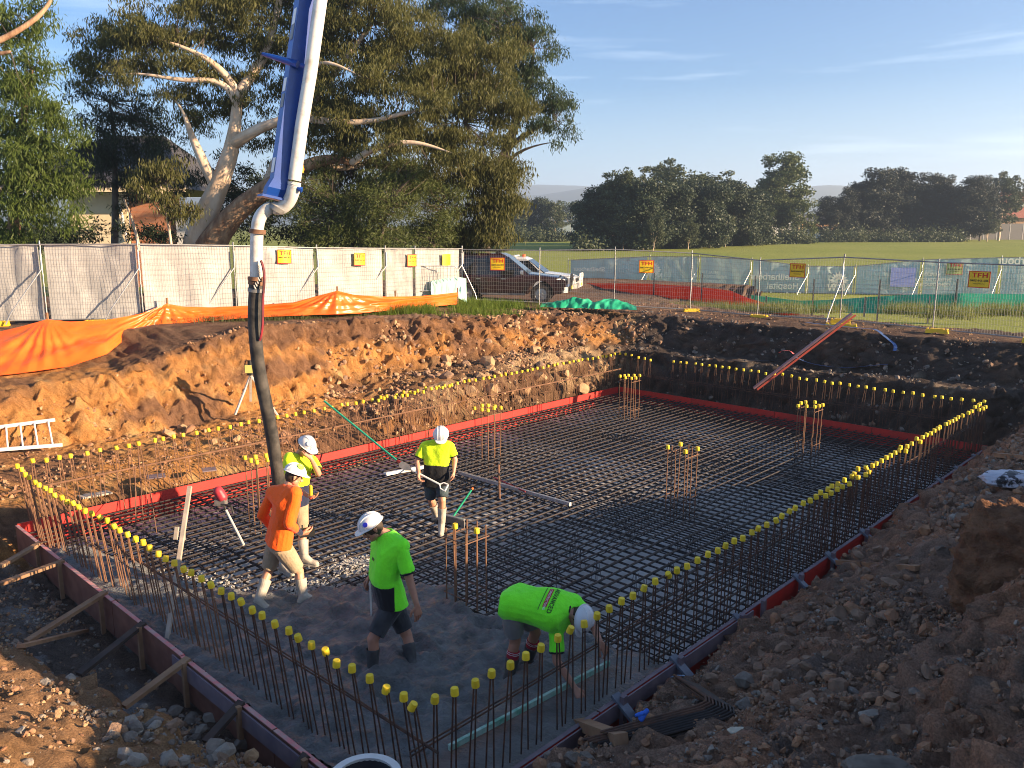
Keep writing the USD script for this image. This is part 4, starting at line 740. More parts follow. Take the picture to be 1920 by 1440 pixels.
for k in (0, 2): obj('hose_clamp', MB().tube([hb[k], hb[k + 1]], .10, 14).get(), RUST_L if k == 0 else STEEL_D, h, smooth=40)
mb = MB()
for k in range(9): 
    a = D(484 + k * .5 - (k > 4) * (k - 4) * 3, 495 + k * 5, HD - .1); mb.tube([a, a + [.02, 0, -.05]], .014, 5)
obj('safety_chain', mb.get(), STEEL_D, h and stage.GetPrimAtPath('/World/pump_boom'))
cb = curve([D(489, 488, HD - .1), D(494, 505, HD - .1), D(493, 560, HD - .1), D(492, 610, HD - .1), D(487, 638, HD - .08)], 20)
obj('thin_cable', MB().tube(cb, .018, 6).get(), M('red_cable', (.28, .02, .03), (.02, .02, .02), 2, .5), label='thin red and black cable tied along the top of the concrete hose', cat='cable')
# ---------------------------------------------------------------- tools on the slab
t = thing('bull_float', 'green pole float with white blade lying across the red form', 'bull float')
pe, p0 = P(608, 752, 1.15), P(745, 864, .12); pj = P(775, 884, .06)
obj('pole', MB().tube([pe, p0], .022, 8).get(), GREENP, t, smooth=40); obj('joint', MB().tube([p0, p0 + (pj - p0) * .35], .03, 8).get(), REDPLY, t); obj('lower_pole', MB().tube([p0, pj], .018, 8).get(), STEEL, t)
obj('blade', MB().beam(P(722, 889, .0), P(833, 868, .0), .16, .03).get(), WHITEP, t); obj('rib', MB().beam(P(724, 888, .03), P(831, 867, .03), .04, .04).get(), WHITEP, t)
t = thing('shovel', 'white metal shovel with D grip held by the worker facing us', 'shovel')
ha, hb_ = D(824, 908, 12.86), D(772, 881, 13.0); obj('shaft', MB().tube([hb_, ha], .017, 8).get(), WHITEP, t, smooth=40)
dx_ = nrm(ha - hb_); sd = nrm(np.cross(dx_, [.3, -1, .3])); gpts = [ha, ha + dx_ * .05 + sd * .055, ha + dx_ * .13 + sd * .06]; gp2 = [ha, ha + dx_ * .05 - sd * .055, ha + dx_ * .13 - sd * .06]
obj('grip', MB().tube(gpts, .012, 6).tube(gp2, .012, 6).tube([gpts[2], gp2[2]], .016, 8).get(), WHITEP, t)
bl = [hb_ - dx_ * .02 + sd * .02, hb_ - dx_ * .02 - sd * .02, hb_ - dx_ * .10 + sd * .06, hb_ - dx_ * .10 - sd * .06, hb_ - dx_ * .22 + sd * .055, hb_ - dx_ * .22 - sd * .055, hb_ - dx_ * .24]; nn_ = np.cross(dx_, sd)
obj('blade', soften(MF.hull_points(np.array(bl + [b + nn_ * .02 for b in bl])), 1, 0), STEEL_D, t)
t = thing('squeegee', 'concrete placer with short green handle and grey metal blade on the mat', 'concrete placer')
obj('handle', MB().tube([P(885, 917, .46), P(850, 968, .02)], .017, 8).get(), GREENP, t, smooth=40); obj('handle_tip', MB().tube([P(886.5, 915, .475), P(884.5, 918, .455)], .021, 8).get(), M('orange_tip', (.75, .14, .03)), t)
c0, c1 = P(812, 968, -.02), P(871, 983, -.02); obj('blade', MB().beam(c0, c1, .02, .15).get(), STEEL_D, t); obj('blade_lip', MB().beam(c0 + ZZ * .08, c1 + ZZ * .08, .05, .02).get(), STEEL, t)
t = thing('straightedge', 'long aluminium straightedge lying on the mat beside the middle cage', 'straightedge')
obj('beam', MB().beam(P(860, 886, .0), P(1068, 945, .0), .045, .06).get(), STEEL, t); obj('end_cap', MB().box(P(1069, 945.5, .0), (.012, .05, .065), nrm(P(1068, 945) - P(860, 886)), nrm(np.cross(ZZ, P(1068, 945) - P(860, 886)))).get(), WHITEP, t)
obj('marker_rod', MB().tube([P(925, 895, .02), P(985, 922, .02)], .014, 6).get(), M('dark_red_rod', (.22, .02, .03)), label='thin dark red rod lying behind the straightedge', cat='rod')
obj('steel_peg', MB().tube([P(935, 872, .36) , P(937, 938, -.1)], .02, 6).get(), RUST_L, label='single rusty steel peg standing in front of the straightedge', cat='peg')
t = thing('concrete_vibrator', 'red motor concrete vibrator with pale shaft standing on the mat', 'concrete vibrator')
a, b = P(410, 930, .62), P(457, 1022, -.02); mid = a + (b - a) * .3
obj('motor', soften(hull((a + ZZ * .08, .085), (a + [.05, 0, -.02], .09)), .03, 2), M('red_motor', (.36, .03, .045), (.25, .05, .05), 6, .45), t, smooth=50); obj('engine_base', MB().box(a + [.03, 0, -.1], (.17, .14, .1)).get(), STEEL_D, t)
obj('frame', MB().tube([a + [.05, 0, -.08], a + [.10, 0, -.25], mid], .02, 6).tube([mid + [-.08, 0, .1], mid + [.08, .02, .08], mid + [.11, 0, -.05]], .016, 6).get(), BLACK, t); obj('shaft', MB().tube([mid, b], .022, 8).get(), M('pale_shaft', (.5, .47, .42)), t)
t = thing('timber_prop', 'pale grey timber pole leaning over the near starter bars', 'timber pole')
a, m_, b = P(356, 912, 1.55), P(343, 1003, .95), P(312, 1208, -.1); obj('pole', MB().beam(a, b, .05, .045).get(), TIMBER_G, t); obj('coupler', MB().tube([m_ + [0, -.02, -.06], m_ + [0, -.02, .06]], .045, 8).get(), STEEL_D, t); obj('short_batten', MB().beam(P(332, 988, .95), P(329, 1012, .8), .05, .03).get(), TIMBER_G, t)
obj('screed_board', MB().beam(P(842, 1402, .05), P(1142, 1243, .05), .035, .06).get(), M('green_board', (.10, .32, .22), (.34, .48, .40), 9, .7, lo=.35, hi=.6), label='long pale green screed board along the finished strip under the bent worker', cat='screed board')
obj('wet_rod', MB().tube([P(693, 1086, .66), P(697, 1165, -.05)], .012, 6).get(), WHITEP, label='thin white rod in the far hand of the worker in charcoal shorts', cat='rod')
# loose slanting bars at the left
for k, (a, b) in enumerate([((206, 843), (236, 955)), ((253, 872), (255, 1003)), ((268, 868), (283, 995)), ((275, 872), (294, 1000)), ((258, 830), (270, 990))]):
    obj('leaning_bar', MB().tube([P(*a, .95), P(*b, -.07)], .008, 5).get(), RUST_L, label=f'bare slanting bar without cap, {ORD(k + 1)} from the left behind the near starter bars', cat='reinforcing bar', group='bare slanting bars')
# laser level on a tripod, against the clay wall
zt = .62; apex = D(470, 703, 18.62)
f1, f2, f3 = P(441, 777, zt), P(521, 779, zt), P(470, 752, .82)
t = thing('laser_tripod', 'yellow laser level on a white tripod in front of the clay wall', 'laser level')
for q in (f1, f2, f3): obj('leg', MB().beam(q, apex, .06, .03).get(), WHITE_DIRTY, t)
obj('head_plate', MB().tube([apex, apex + ZZ * .05], .09, 12).get(), BLACK, t); obj('laser_body', MB().box(apex + ZZ * .15, (.19, .19, .18)).get(), M('pale_yellow_case', (.70, .58, .16)), t)
obj('laser_window', MB().tube([apex + ZZ * .24, apex + ZZ * .34], .055, 12).get(), BLACK, t); obj('handle', MB().tube([apex + [-.11, 0, .06], apex + [-.13, 0, .2], apex + [-.1, 0, .33], apex + [.1, 0, .33], apex + [.12, 0, .1]], .017, 6).get(), BLACK, t)
# ladder lying against the wall foot
t = thing('ladder', 'white aluminium ladder lying on its side at the foot of the clay wall', 'ladder')
la, lb = D(-90, 812, 16.4), D(103, 787, 17.1); ka, kb = D(-90, 850, 15.9), D(117, 834, 16.6)
obj('rail', MB().beam(la, lb, .03, .07).get(), WHITEP, t); obj('rail', MB().beam(ka, kb, .03, .07).get(), WHITEP, t)
for s_ in np.linspace(.1, .93, 7): obj('rung', MB().tube([la + (lb - la) * s_, ka + (kb - ka) * (s_ - .02)], .018, 6).get(), WHITEP, t)
# plank over the far wall with strap
t = thing('plank', 'long reddish plank leaning from the fence foot down into the pit', 'plank'); pa, pb = P(1413, 728, .62), P(1597, 588, 2.72); obj('board', MB().beam(pa, pb, .20, .045).get(), M('reddish_plank', (.22, .10, .10), (.30, .16, .15), 5, .6), t); obj('red_edge', MB().beam(pa + [.085, -.055, -.03], pb + [.085, -.055, -.03], .012, .05).get(), M('red_edge_paint', (.55, .10, .06)), t)
STRAP = M('blue_strap', (.035, .085, .24), (.10, .16, .30), 5, .7)
def ribbon(pts, w, m, label, cat, up=ZZ, n=40):
    c = curve(pts, n); tg = np.gradient(c, axis=0); sd_ = np.cross(tg, up); sd_ /= np.linalg.norm(sd_, axis=1, keepdims=True); v_, f_ = two_sided_sheet(np.stack([c - sd_ * w / 2, c, c + sd_ * w / 2], 1), .004); return obj(name_of(cat), (v_, f_), m, label=label, cat=cat)
name_of = lambda c: c.replace(' ', '_')
def gp_(px, py, dz=.03): q = hit(px, py); return q + ZZ * dz - nrm(q - [0, 0, HC]) * .06
ribbon([gp_(1512, 606), gp_(1570, 613), gp_(1625, 618), gp_(1650, 625), gp_(1668, 640), gp_(1679, 652), gp_(1677, 660)], .09, STRAP, 'long pale blue strap hanging over the far bank right of the plank', 'tie strap')
ribbon([D(1490, 668, 23.2), D(1510, 678, 23.0), gp_(1545, 688), gp_(1590, 691), gp_(1630, 688), gp_(1665, 685)], .07, STRAP, 'blue strap trailing from the middle of the plank along the bench', 'tie strap')
ribbon([gp_(1340, 680), gp_(1400, 678), gp_(1450, 678), D(1486, 670, 23.2)], .05, M('black_cable', (.03, .035, .05)), 'dark cable lying left of the plank on the far bench', 'cable')
ribbon([D(1461, 662, 23.3), D(1470, 657, 23.2), D(1480, 658, 23.2), D(1488, 664, 23.1)], .05, M('pink_tape', (.70, .16, .16)), 'small pink tape loop tied at the middle of the plank', 'marking tape')
# things on the near right bank
def lie(px0, py0, px1, py1, w, h, m, nm, lab, cat, dz=.04): a, b = hit(px0, py0) + ZZ * dz, hit(px1, py1) + ZZ * dz; return obj(nm, MB().beam(a, b, w, h).get(), m, label=lab, cat=cat)
lie(1047, 1350, 1165, 1398, .13, .10, TIMBER, 'timber_beam', 'short thick brown timber lying beside the bundle of bent bars', 'timber', .06)
lie(1572, 1060, 1722, 1072, .11, .07, TIMBER, 'timber_beam', 'brown timber lying on the rubble from the big tilted peg', 'timber', .05)
lie(1870, 858, 1935, 864, .14, .08, TIMBER, 'timber_beam', 'timber offcut at the right edge above the white bag', 'timber', .05)
lie(40, 1216, 160, 1186, .1, .04, TIMBER, 'timber_beam', 'short timber lying flat in the trench under the third brace', 'timber', .03)
rb_ = thing('rebar_bundle', 'bundle of rusty L-shaped bars tied with blue string on the bank', 'bar bundle')
ca, cb_, cc = hit(1092, 1412) + ZZ * .13, hit(1335, 1352) + ZZ * .16, hit(1262, 1295) + ZZ * .14; e1 = nrm(ca - cb_); e2 = nrm(cc - cb_); out = nrm(-(e1 + e2))
for k in range(18):
    o = out * .030 * (k % 9) + ZZ * (.028 * (k // 9) - .012 * (k % 9)) ; c = cb_ + o * 1.2
    obj('bent_bar', MB().tube([c + e1 * np.linalg.norm(ca - cb_) * (1 - .015 * k) + ZZ * .0, c + e1 * .16, c + (e1 + e2) * .045, c + e2 * .16, c + e2 * np.linalg.norm(cc - cb_) * (1.0 + .02 * (k % 3))], .012, 6).get(), DARKREBAR if k % 9 > 2 else RUST, rb_)
kk = cb_ + e1 * np.linalg.norm(ca - cb_) * .55 + ZZ * .06; obj('blue_tie', soften(hull((kk, .03), (kk + [.05, .03, .05], .025)) + hull((kk + [-.04, 0, .03], .018), (kk + [.03, .01, .05], .02)), .02, 1, .01, 3, 30), M('blue_string', (.03, .13, .55)), rb_)
def sack(px, py, sx, sy, sz, m, seed, lab, cat, nm, rot=0.0, m2=None):
    c = hit(px, py); s_ = trimesh.creation.icosphere(subdivisions=4); q = np.array(s_.vertices); q = np.sign(q) * np.abs(q) ** .7
    q += np.array(s_.vertex_normals) * (.55 * (meshkit.fbm(q * 1.9 + seed, 4, seed) - .5))[:, None]; q *= [sx, sy, sz]; ca_, sa_ = math.cos(rot), math.sin(rot); q[:, :2] = q[:, :2] @ np.array([[ca_, sa_], [-sa_, ca_]])
    return obj(nm, (q + c + ZZ * sz * .5, np.array(s_.faces)), m, smooth=True, label=lab, cat=cat)
sack(1893, 905, .42, .22, .12, M('white_black_plastic', (.45, .45, .50), (.03, .03, .035), 3.2, .5, lo=.5, hi=.53), 4, 'crumpled white and black plastic sack lying on the right bank', 'plastic sack', 'plastic_sack')
sack(1645, 1446, .20, .09, .05, M('dirty_cloth', (.07, .058, .048), (.15, .125, .10), 5, .9), 6, 'dirty pale cloth lying at the bottom edge of the photo', 'rag', 'rag')
sack(1390, 1378, .12, .06, .035, M('pale_paper', (.50, .45, .34), (.38, .33, .24), 5, .9), 9, 'pale torn paper bag beside the bend of the bar bundle', 'paper scrap', 'paper_scrap')
obj('blue_wrapper', MB().beam(hit(1250, 1283) + ZZ * .05, hit(1275, 1276) + ZZ * .06, .10, .012).get(), M('blue_foil', (.05, .16, .36), (.35, .45, .55), 30, .4), label='blue and white wrapper beside the right form', cat='wrapper')
# white hoop at the bottom edge: rim of a bucket
bc = P(684, 1456, .55); mb = MB(); th = np.linspace(0, 2 * np.pi, 40, endpoint=False)
prof = [(.235, 0), (.30, .0), (.305, -.015), (.30, -.03), (.24, -.03), (.235, 0)]
t = thing('bucket', 'white rimmed plastic tub just showing at the bottom edge', 'tub', bc); obj('rim', MB().lathe(prof, 36).get(), WHITEP, t, smooth=40); obj('wall', MB().lathe([(.24, -.02), (.20, -.45), (.0, -.45)], 30).get(), M('dark_tub', (.03, .03, .035)), t, smooth=40)
# pieces behind the left form
for k, (px, py, s_) in enumerate([(292, 893, .34), (392, 880, .26)]):
    p = P(px, py, .25); obj('form_sheet', MB().box(p, (s_, .02, .26), nrm(U * .8 + V * .3), ZZ).get(), GREYPLY, label=f'small grey ply sheet standing behind the red form, {"left" if k == 0 else "right"} one of two', cat='ply sheet')
lie(150, 935, 205, 925, .25, .03, TIMBER_G, 'ply_offcut', 'weathered ply offcut lying behind the left red form', 'ply offcut', .03)

# ---------------------------------------------------------------- temporary fences
CLOTH = usdkit.material(stage, '/World/Looks/white_shade_cloth', {'tc': ('geometry', {}), 'nz': ('noise_texture', {'scale': 2.0, 'detail': 5.0}), 'rp': ('rgb_ramp', {'ramp': [(0, (.38, .37, .355)), (.4, (.38, .37, .355)), (.65, (.48, .465, .445)), (1, (.48, .465, .445))]}), 'd': ('diffuse_bsdf', {}), 't': ('translucent_bsdf', {'color': (.4, .38, .35)}), 'm': ('mix_closure', {'fac': .18})},
    [('tc.position', 'nz.vector'), ('nz.fac', 'rp.fac'), ('rp.color', 'd.color'), ('d.BSDF', 'm.closure1'), ('t.BSDF', 'm.closure2')], surface='m.closure')
def clothmat(name, c, c2, tr=.3, see=0.0, rough=None, scale=1.5):
    n = {'tc': ('geometry', {}), 'nz': ('noise_texture', {'scale': scale, 'detail': 4.0}), 'rp': ('rgb_ramp', {'ramp': [(0, c), (.4, c), (.65, c2), (1, c2)]}), 'd': ('principled_bsdf', {'roughness': rough or .8, 'specular_ior_level': .5 if rough else .1}), 't': ('translucent_bsdf', {'color': c2}), 'm': ('mix_closure', {'fac': tr})}
    l = [('tc.position', 'nz.vector'), ('nz.fac', 'rp.fac'), ('rp.color', 'd.base_color'), ('d.BSDF', 'm.closure1'), ('t.BSDF', 'm.closure2')]; out = 'm.closure'
    if see: n.update({'tr': ('transparent_bsdf', {'color': (1, 1, 1)}), 'm2': ('mix_closure', {'fac': see})}); l += [('m.closure', 'm2.closure1'), ('tr.BSDF', 'm2.closure2')]; out = 'm2.closure'
    return usdkit.material(stage, f'/World/Looks/{name}', n, l, surface=out)
GREYCLOTH = clothmat('grey_green_banner', (.50, .60, .57), (.56, .66, .63), .35, .12); ORANGE = clothmat('orange_barrier', (.88, .13, .012), (.92, .17, .02), .18, 0, .34); REDSILT = clothmat('red_silt_cloth', (.70, .07, .025), (.78, .10, .035), .3); GREENSILT = clothmat('green_silt_cloth', (.05, .42, .27), (.08, .52, .34), .35)
GREENTARP = clothmat('green_tarp', (.015, .30, .15), (.03, .38, .20), .1, 0, .4); PRINT = M('cream_print', (.88, .82, .64)); WIRE = M('fence_wire', (.30, .29, .28), (.40, .38, .36), 9, .5, metallic=.5)
RAILD = M('grey_rail', (.22, .21, .20), (.32, .31, .30), 6, .5, metallic=.5)
SIGN_Y = M('sign_yellow', (.78, .52, .012), (.70, .45, .01), 4, .45); SIGN_R = M('sign_red', (.55, .012, .012)); SIGN_K = M('sign_black', (.02, .02, .02))
def panel(name, a, b, za, zb, ta, tb, label, group, cloth=None, brace=None, frame=STEEL, wires=(34, 14), ends=True, foot=None, wmat=None, zoff=.12):
    """a, b: foot points (x, y); za, zb: ground; ta, tb: top level"""
    a, b = np.array([*a, 0.]), np.array([*b, 0.]); X = nrm(b - a); N = np.cross(X, ZZ)                 # N: towards us
    if N[1] > 0: N = -N
    t = thing(name, label, 'fence panel', a + ZZ * za, 0, group); o = a + ZZ * za
    A0, A1, B0, B1 = a + ZZ * (za + zoff), a + ZZ * ta, b + ZZ * (zb + zoff), b + ZZ * tb
    for p0, p1 in ((A0 - ZZ * (zoff - .01), A1), (B0 - ZZ * (zoff - .01), B1)): obj('post', MB().tube([p0 - o, p1 + ZZ * .04 - o], .021, 8).get(), frame, t, smooth=60)
    for p0, p1 in ((A1 - ZZ * .06, B1 - ZZ * .06), (A0, B0)): obj('rail', MB().tube([p0 - o, p1 - o], .019, 8).get(), RAILD, t, smooth=60)
    mb = MB()
    for s_ in np.linspace(0, 1, wires[0] + 1)[1:-1]: mb.tube([A0 + (B0 - A0) * s_ - o, A1 - ZZ * .06 + (B1 - A1) * s_ - o], .0026, 3, False)
    for s_ in np.linspace(0, 1, wires[1] + 1)[1:-1]: mb.tube([A0 + (A1 - A0) * s_ - o, B0 + (B1 - B0) * s_ - o], .0026, 3, False)
    obj('wire_mesh', mb.get(), wmat or WIRE, t, kind='stuff')
    if cloth is not None:
        n, m = 40, 16; ss, hh = np.meshgrid(np.linspace(.03, .97, n), np.linspace(0, 1, m), indexing='ij'); sd_ = int(abs(a[0] * 100)) % 97
        base = (A0 + (B0 - A0) * ss[..., None]) * (1 - hh[..., None]) + (A1 - ZZ * .07 + (B1 - A1) * ss[..., None]) * hh[..., None]
        q = np.stack([ss * 3.0, hh * .5, 0 * ss + sd_], -1); w_ = (meshkit.fbm(q * 1.2, 3, sd_) - .5) * .34 + (meshkit.fbm(np.stack([ss * 5 + hh * 2, hh * 1.5, 0 * ss], -1) + sd_, 3, 4) - .5) * .16
        obj('shade_cloth', two_sided_sheet(base - N * (.075 - w_ * np.sin(np.pi * np.clip(ss, 0, 1))[..., None].squeeze(-1) * .9)[..., None] - o, .003), cloth, t, smooth=True)
    if brace is not None:
        top = (B0 + (B1 - B0) * .66 if brace[2] else A0 + (A1 - A0) * .66) + N * .04; up_ = (B0 + (B1 - B0) * .9 if brace[2] else A0 + (A1 - A0) * .9) + N * .04
        gz_ = (zb if brace[2] else za); base = (b if brace[2] else a) + np.array([brace[0], brace[1], gz_ + .05]); knee = top + (base - top) * .85 + ZZ * .07
        obj('brace', MB().tube([up_ - o, top - o, knee - o, base - o], .019, 7).get(), frame, t, smooth=60)
    return t
def at_line(pts, x):                        # a point on a polyline of posts, by its place along x in the photograph
    px = [q[0] for q in pts]; i = int(np.clip(np.searchsorted(px, x) - 1, 0, len(pts) - 2)); s_ = (x - px[i]) / (px[i + 1] - px[i]); return i, s_
def sign(px, py, a, b, sag, label, w=.53, h=.43, text=True, off=.05, m=None, rot=0.0, d_=None):
    """yellow hire sign on the fence through a and b (ground points), seen at a pixel"""
    a, b = np.array([*a, 0.]), np.array([*b, 0.]); X = nrm(b - a); N = np.cross(X, ZZ); N = -N if N[1] > 0 else N
    r = ray(px, py); o = np.array([0, 0, HC]); tt = ((a - o) @ N) / (r @ N); c = o + r * tt + N * off
    t = thing('hire_sign', label, 'sign', c, 0, 'yellow hire signs on the fences'); X = X if X[0] > 0 else -X; Yv = ZZ; cr, sr = math.cos(rot), math.sin(rot); X, Yv = X * cr + Yv * sr, Yv * cr - X * sr
    n = 10; ss, hh = np.meshgrid(np.linspace(-.5, .5, n), np.linspace(-.5, .5, 6), indexing='ij'); bend = lambda x: sag * (1 - (2 * x) ** 2)
    obj('plate', two_sided_sheet(X * ss[..., None] * w + Yv * hh[..., None] * h + N * bend(ss)[..., None], .004), m or SIGN_Y, t)
    def lay(mesh, mat_, nm, dx, dy, lift): v, f, _ = meshkit.arrays(mesh); x, y = v[:, 0] + dx, v[:, 1] + dy; obj(nm, (x[:, None] * X + y[:, None] * Yv + (bend(x / w) + lift + v[:, 2])[:, None] * N, f), mat_, t)
    if text:
        def line(s_, hgt, y, mat_, nm, bold=True, wmax=None): 
            tm = meshkit.text_mesh(s_, hgt, .001, bold); wd = tm.bounds[1][0] - tm.bounds[0][0]; k_ = (wmax or wd) / wd; tm.apply_scale([k_, 1, 1]); lay(tm, mat_, nm, -(wmax or wd) / 2, y, .006)
        line('TFH', h * .27, h * .12, SIGN_R, 'red_lettering', wmax=w * .72); line('0403 444 401', h * .12, -h * .12, SIGN_K, 'phone_number', wmax=w * .84); line('TFH.COM.AU', h * .06, -h * .28, SIGN_K, 'small_lettering', False, w * .5)
        e = .012
        for cx_, cy_, ww, hh_ in ((0, h / 2 - e, w, .02), (0, -h / 2 + e, w, .02)): bx_ = trimesh.creation.box((ww, hh_, .001)).subdivide().subdivide(); lay(bx_, SIGN_R, 'red_border', cx_, cy_, .005)
        for s_ in (-1, 1): lay(trimesh.creation.box((.018, h, .001)), SIGN_R, 'red_border', s_ * (w / 2 - e), 0, .005)
    return t
# left fence with white shade cloth
LF = [(-110, (-14.55, 20.9)), (85, (-12.2, 21.4)), (265, (-9.9, 21.9)), (445, (-7.85, 23.3)), (600, (-5.9, 25.0)), (725, (-4.14, 27.0)), (778, (-3.3, 28.1)), (868, (-1.83, 30.2))]
LZ = [2.45, 2.45, 2.45, 2.46, 2.45, 2.42, 2.42, 2.4]; LT_ = [4.58, 4.58, 4.58, 4.52, 4.42, 4.36, 4.33, 4.28]
LAB = ['leftmost white-clad fence panel, cut by the photo edge', 'white-clad fence panel above the left end of the orange barrier', 'white-clad fence panel left of the white pipe', 'white-clad fence panel behind the white pipe with a yellow sign', 'white-clad fence panel with a yellow sign, right of the pipe', 'narrow white-clad fence panel in tree shadow', 'rightmost white-clad fence panel beside the dark vehicle']
for k in range(7):
    fg_z = lambda p: ground_xy(*p)
    panel('site_fence', LF[k][1], LF[k + 1][1], LZ[k], LZ[k + 1], LT_[k], LT_[k + 1], LAB[k], 'white-clad panels of the left fence', CLOTH, (-.8, -.5, True) if k not in (5,) else None, frame=STEEL)
for k, (px, py, i, lab) in enumerate([(531, 481, 3, 'bent yellow sign left of the fence post behind the pipe'), (672, 486, 4, 'yellow sign in leaf shade, second on the white fence'), (770, 488, 5, 'yellow sign crossed by a branch shadow, third on the white fence'), (835, 487, 6, 'plain bright yellow sign, fourth on the white fence')]):
    sign(px, py, LF[i][1], LF[i + 1][1], .05 if k == 0 else .03, lab, .45, .40, off=.06, text=k != 3, rot=-.03)
# right foreground fence
RF = [(868, (-1.83, 30.2)), (1010, (1.0, 29.9)), (1148, (3.72, 29.8)), (1293, (6.45, 29.6)), (1423, (8.3, 27.6)), (1578, (10.3, 25.6)), (1750, (11.95, 23.1)), (1935, (13.45, 21.1))]
RZ = [2.3, 2.2, 2.1, 1.97, 1.96, 2.04, 2.04, 2.03]; RT = [4.25, 4.22, 4.26, 4.13, 3.95, 4.12, 4.06, 4.05]
LABR = ['fence panel in front of the rear of the dark vehicle', 'fence panel in front of the bonnet of the dark vehicle', 'fence panel right of the vehicles with a sign', 'fence panel between the first two yellow feet', 'fence panel left of the plank with a sign', 'fence panel right of the plank', 'fence panel at the right edge with a large sign']
for k in range(7): panel('mesh_fence', RF[k][1], RF[k + 1][1], RZ[k], RZ[k + 1], RT[k], RT[k + 1], 'open galvanised ' + LABR[k], 'open mesh panels of the right fence', None, (.55, -.1, False) if k == 0 else ((-.55, -.35, True) if k == 4 else None), zoff=.09)
for px, py, i, lab in [(933, 495, 0, 'yellow sign on the mesh in front of the dark vehicle'), (1212, 500, 2, 'yellow sign right of the white vehicle'), (1496, 507, 4, 'tilted yellow sign left of the plank fence post'), (1837, 524, 6, 'largest yellow sign, at the right edge')]: sign(px, py, RF[i][1], RF[i + 1][1], .01, lab, .53 if px != 1837 else .56, .45, off=.03)
def fence_foot(c, ang, label, s=(1, 1, 1)):
    t = thing('yellow_block', label, 'fence block', c, ang, 'yellow feet under the right fence', None); place(t, c, ang, s)
    bl = MF.hull_points(np.array([[x * .29, y * .115, 0] for x in (-1, 1) for y in (-1, 1)] + [[x * .27, y * .10, .13] for x in (-1, 1) for y in (-1, 1)]))
    bl -= MF.cube([.16, .3, .05], True).translate([0, 0, .0]); bl -= MF.cylinder(.3, .028, .028, 12).translate([.09, 0, -.1]); bl -= MF.cylinder(.3, .028, .028, 12).translate([-.09, 0, -.1]); bl -= MF.cube([.05, .3, .04], True).translate([.2, 0, .12]); bl -= MF.cube([.05, .3, .04], True).translate([-.2, 0, .12])
    obj('block', bl, YELLOWP, t)
fence_foot((6.45, 29.35, 1.98), 5, 'yellow plastic fence foot under the leftmost post of the right bank'); fence_foot((8.3, 27.4, 1.96), -30, 'yellow plastic fence foot under the second post'); fence_foot((10.2, 25.3, 2.05), -25, 'upper of the stacked yellow feet beside the plank'); fence_foot((10.15, 25.1, 1.93), -25, 'lower and wider of the stacked yellow feet beside the plank', (1.6, 1.3, 1)); fence_foot((11.95, 22.85, 2.04), -35, 'yellow plastic fence foot right of the plank under a leaning post'); fence_foot((13.45, 20.85, 2.03), -35, 'yellow fence foot at the right edge')
fence_foot((-13.3, 21.0, 2.45), 20, 'yellow fence foot behind the orange barrier at the left edge'); fence_foot((-10.8, 21.2, 2.46), 15, 'yellow fence foot behind the orange barrier peak')
# back fence with the printed banner (seen from behind: the lettering is mirrored)
BF = [(1060, (3.2, 47.0), 3.25), (1222, (7.6, 45.6), 3.5), (1315, (10.1, 44.6), 3.52), (1410, (12.6, 43.4), 3.42), (1515, (15.3, 42.6), 3.1), (1605, (17.5, 42.0), 3.12), (1728, (20.5, 41.2), 3.48), (1870, (23.9, 40.3), 3.62), (2000, (27.0, 39.5), 3.65)]
for k in range(len(BF) - 1):
    (x0, a, ta), (x1, b, tb) = BF[k], BF[k + 1]
    panel('banner_fence', a, b, 1.7 if k < 3 else 1.55, 1.7 if k < 2 else 1.55, ta, tb, 'fence panel with grey green banner, ' + ['behind the white vehicle', 'left of the mirrored lettering', 'with small mirrored lettering', 'with mirrored hospital lettering', 'with the pale flower emblem', 'with a pale blue square notice', 'with a faded small sign', 'at the right edge'][k], 'banner-clad panels of the back fence', GREYCLOTH, (-.7, -.6, True), wires=(16, 7))
def back_text(s_, px, py, h, wpx=None, k=None):
    i, q = at_line([(x, 0) for x, *_ in BF], px); a, b = np.array([*BF[i][1], 0.]), np.array([*BF[i + 1][1], 0.]); X = nrm(b - a); N = np.cross(X, ZZ); N = -N if N[1] > 0 else N
    r = ray(px, py); o = np.array([0, 0, HC]); tt = ((a - o) @ N) / (r @ N); c = o + r * tt + N * .10
    tm = meshkit.text_mesh(s_, h, .003, h > .2); v, f, _ = meshkit.arrays(tm); x = -(v[:, 0] - (v[:, 0].max() + v[:, 0].min()) / 2)
    return obj('banner_lettering', (c + x[:, None] * X + v[:, 1:2] * ZZ + v[:, 2:] * N, f[:, ::-1]), PRINT, label='cream mirrored lettering ' + s_ + (k or '') + ' on the grey green banner', cat='lettering'), c, X, N
back_text('Shellharbour', 1452, 524, .30); back_text('Hospital', 1466, 541, .30); back_text('Redevelopment', 1444, 557, .30); back_text('harbour', 1905, 495, .34, k=' at the right edge')
for k, (s_, py) in enumerate([('HEALTH', 513), ('INFRASTRUCTURE', 521), ('CONSTRUCTION', 530), ('coming soon', 543)]): back_text(s_, 1332, py, .15, k=', small, left')
for k, (s_, py) in enumerate([('HEALTH', 517), ('INFRASTRUCTURE', 527), ('CONSTRUCTION', 536)]): back_text(s_, 1745, py, .15, k=', small, right')
back_text('Shellharbour', 1105, 508, .22, k=' behind the white vehicle')
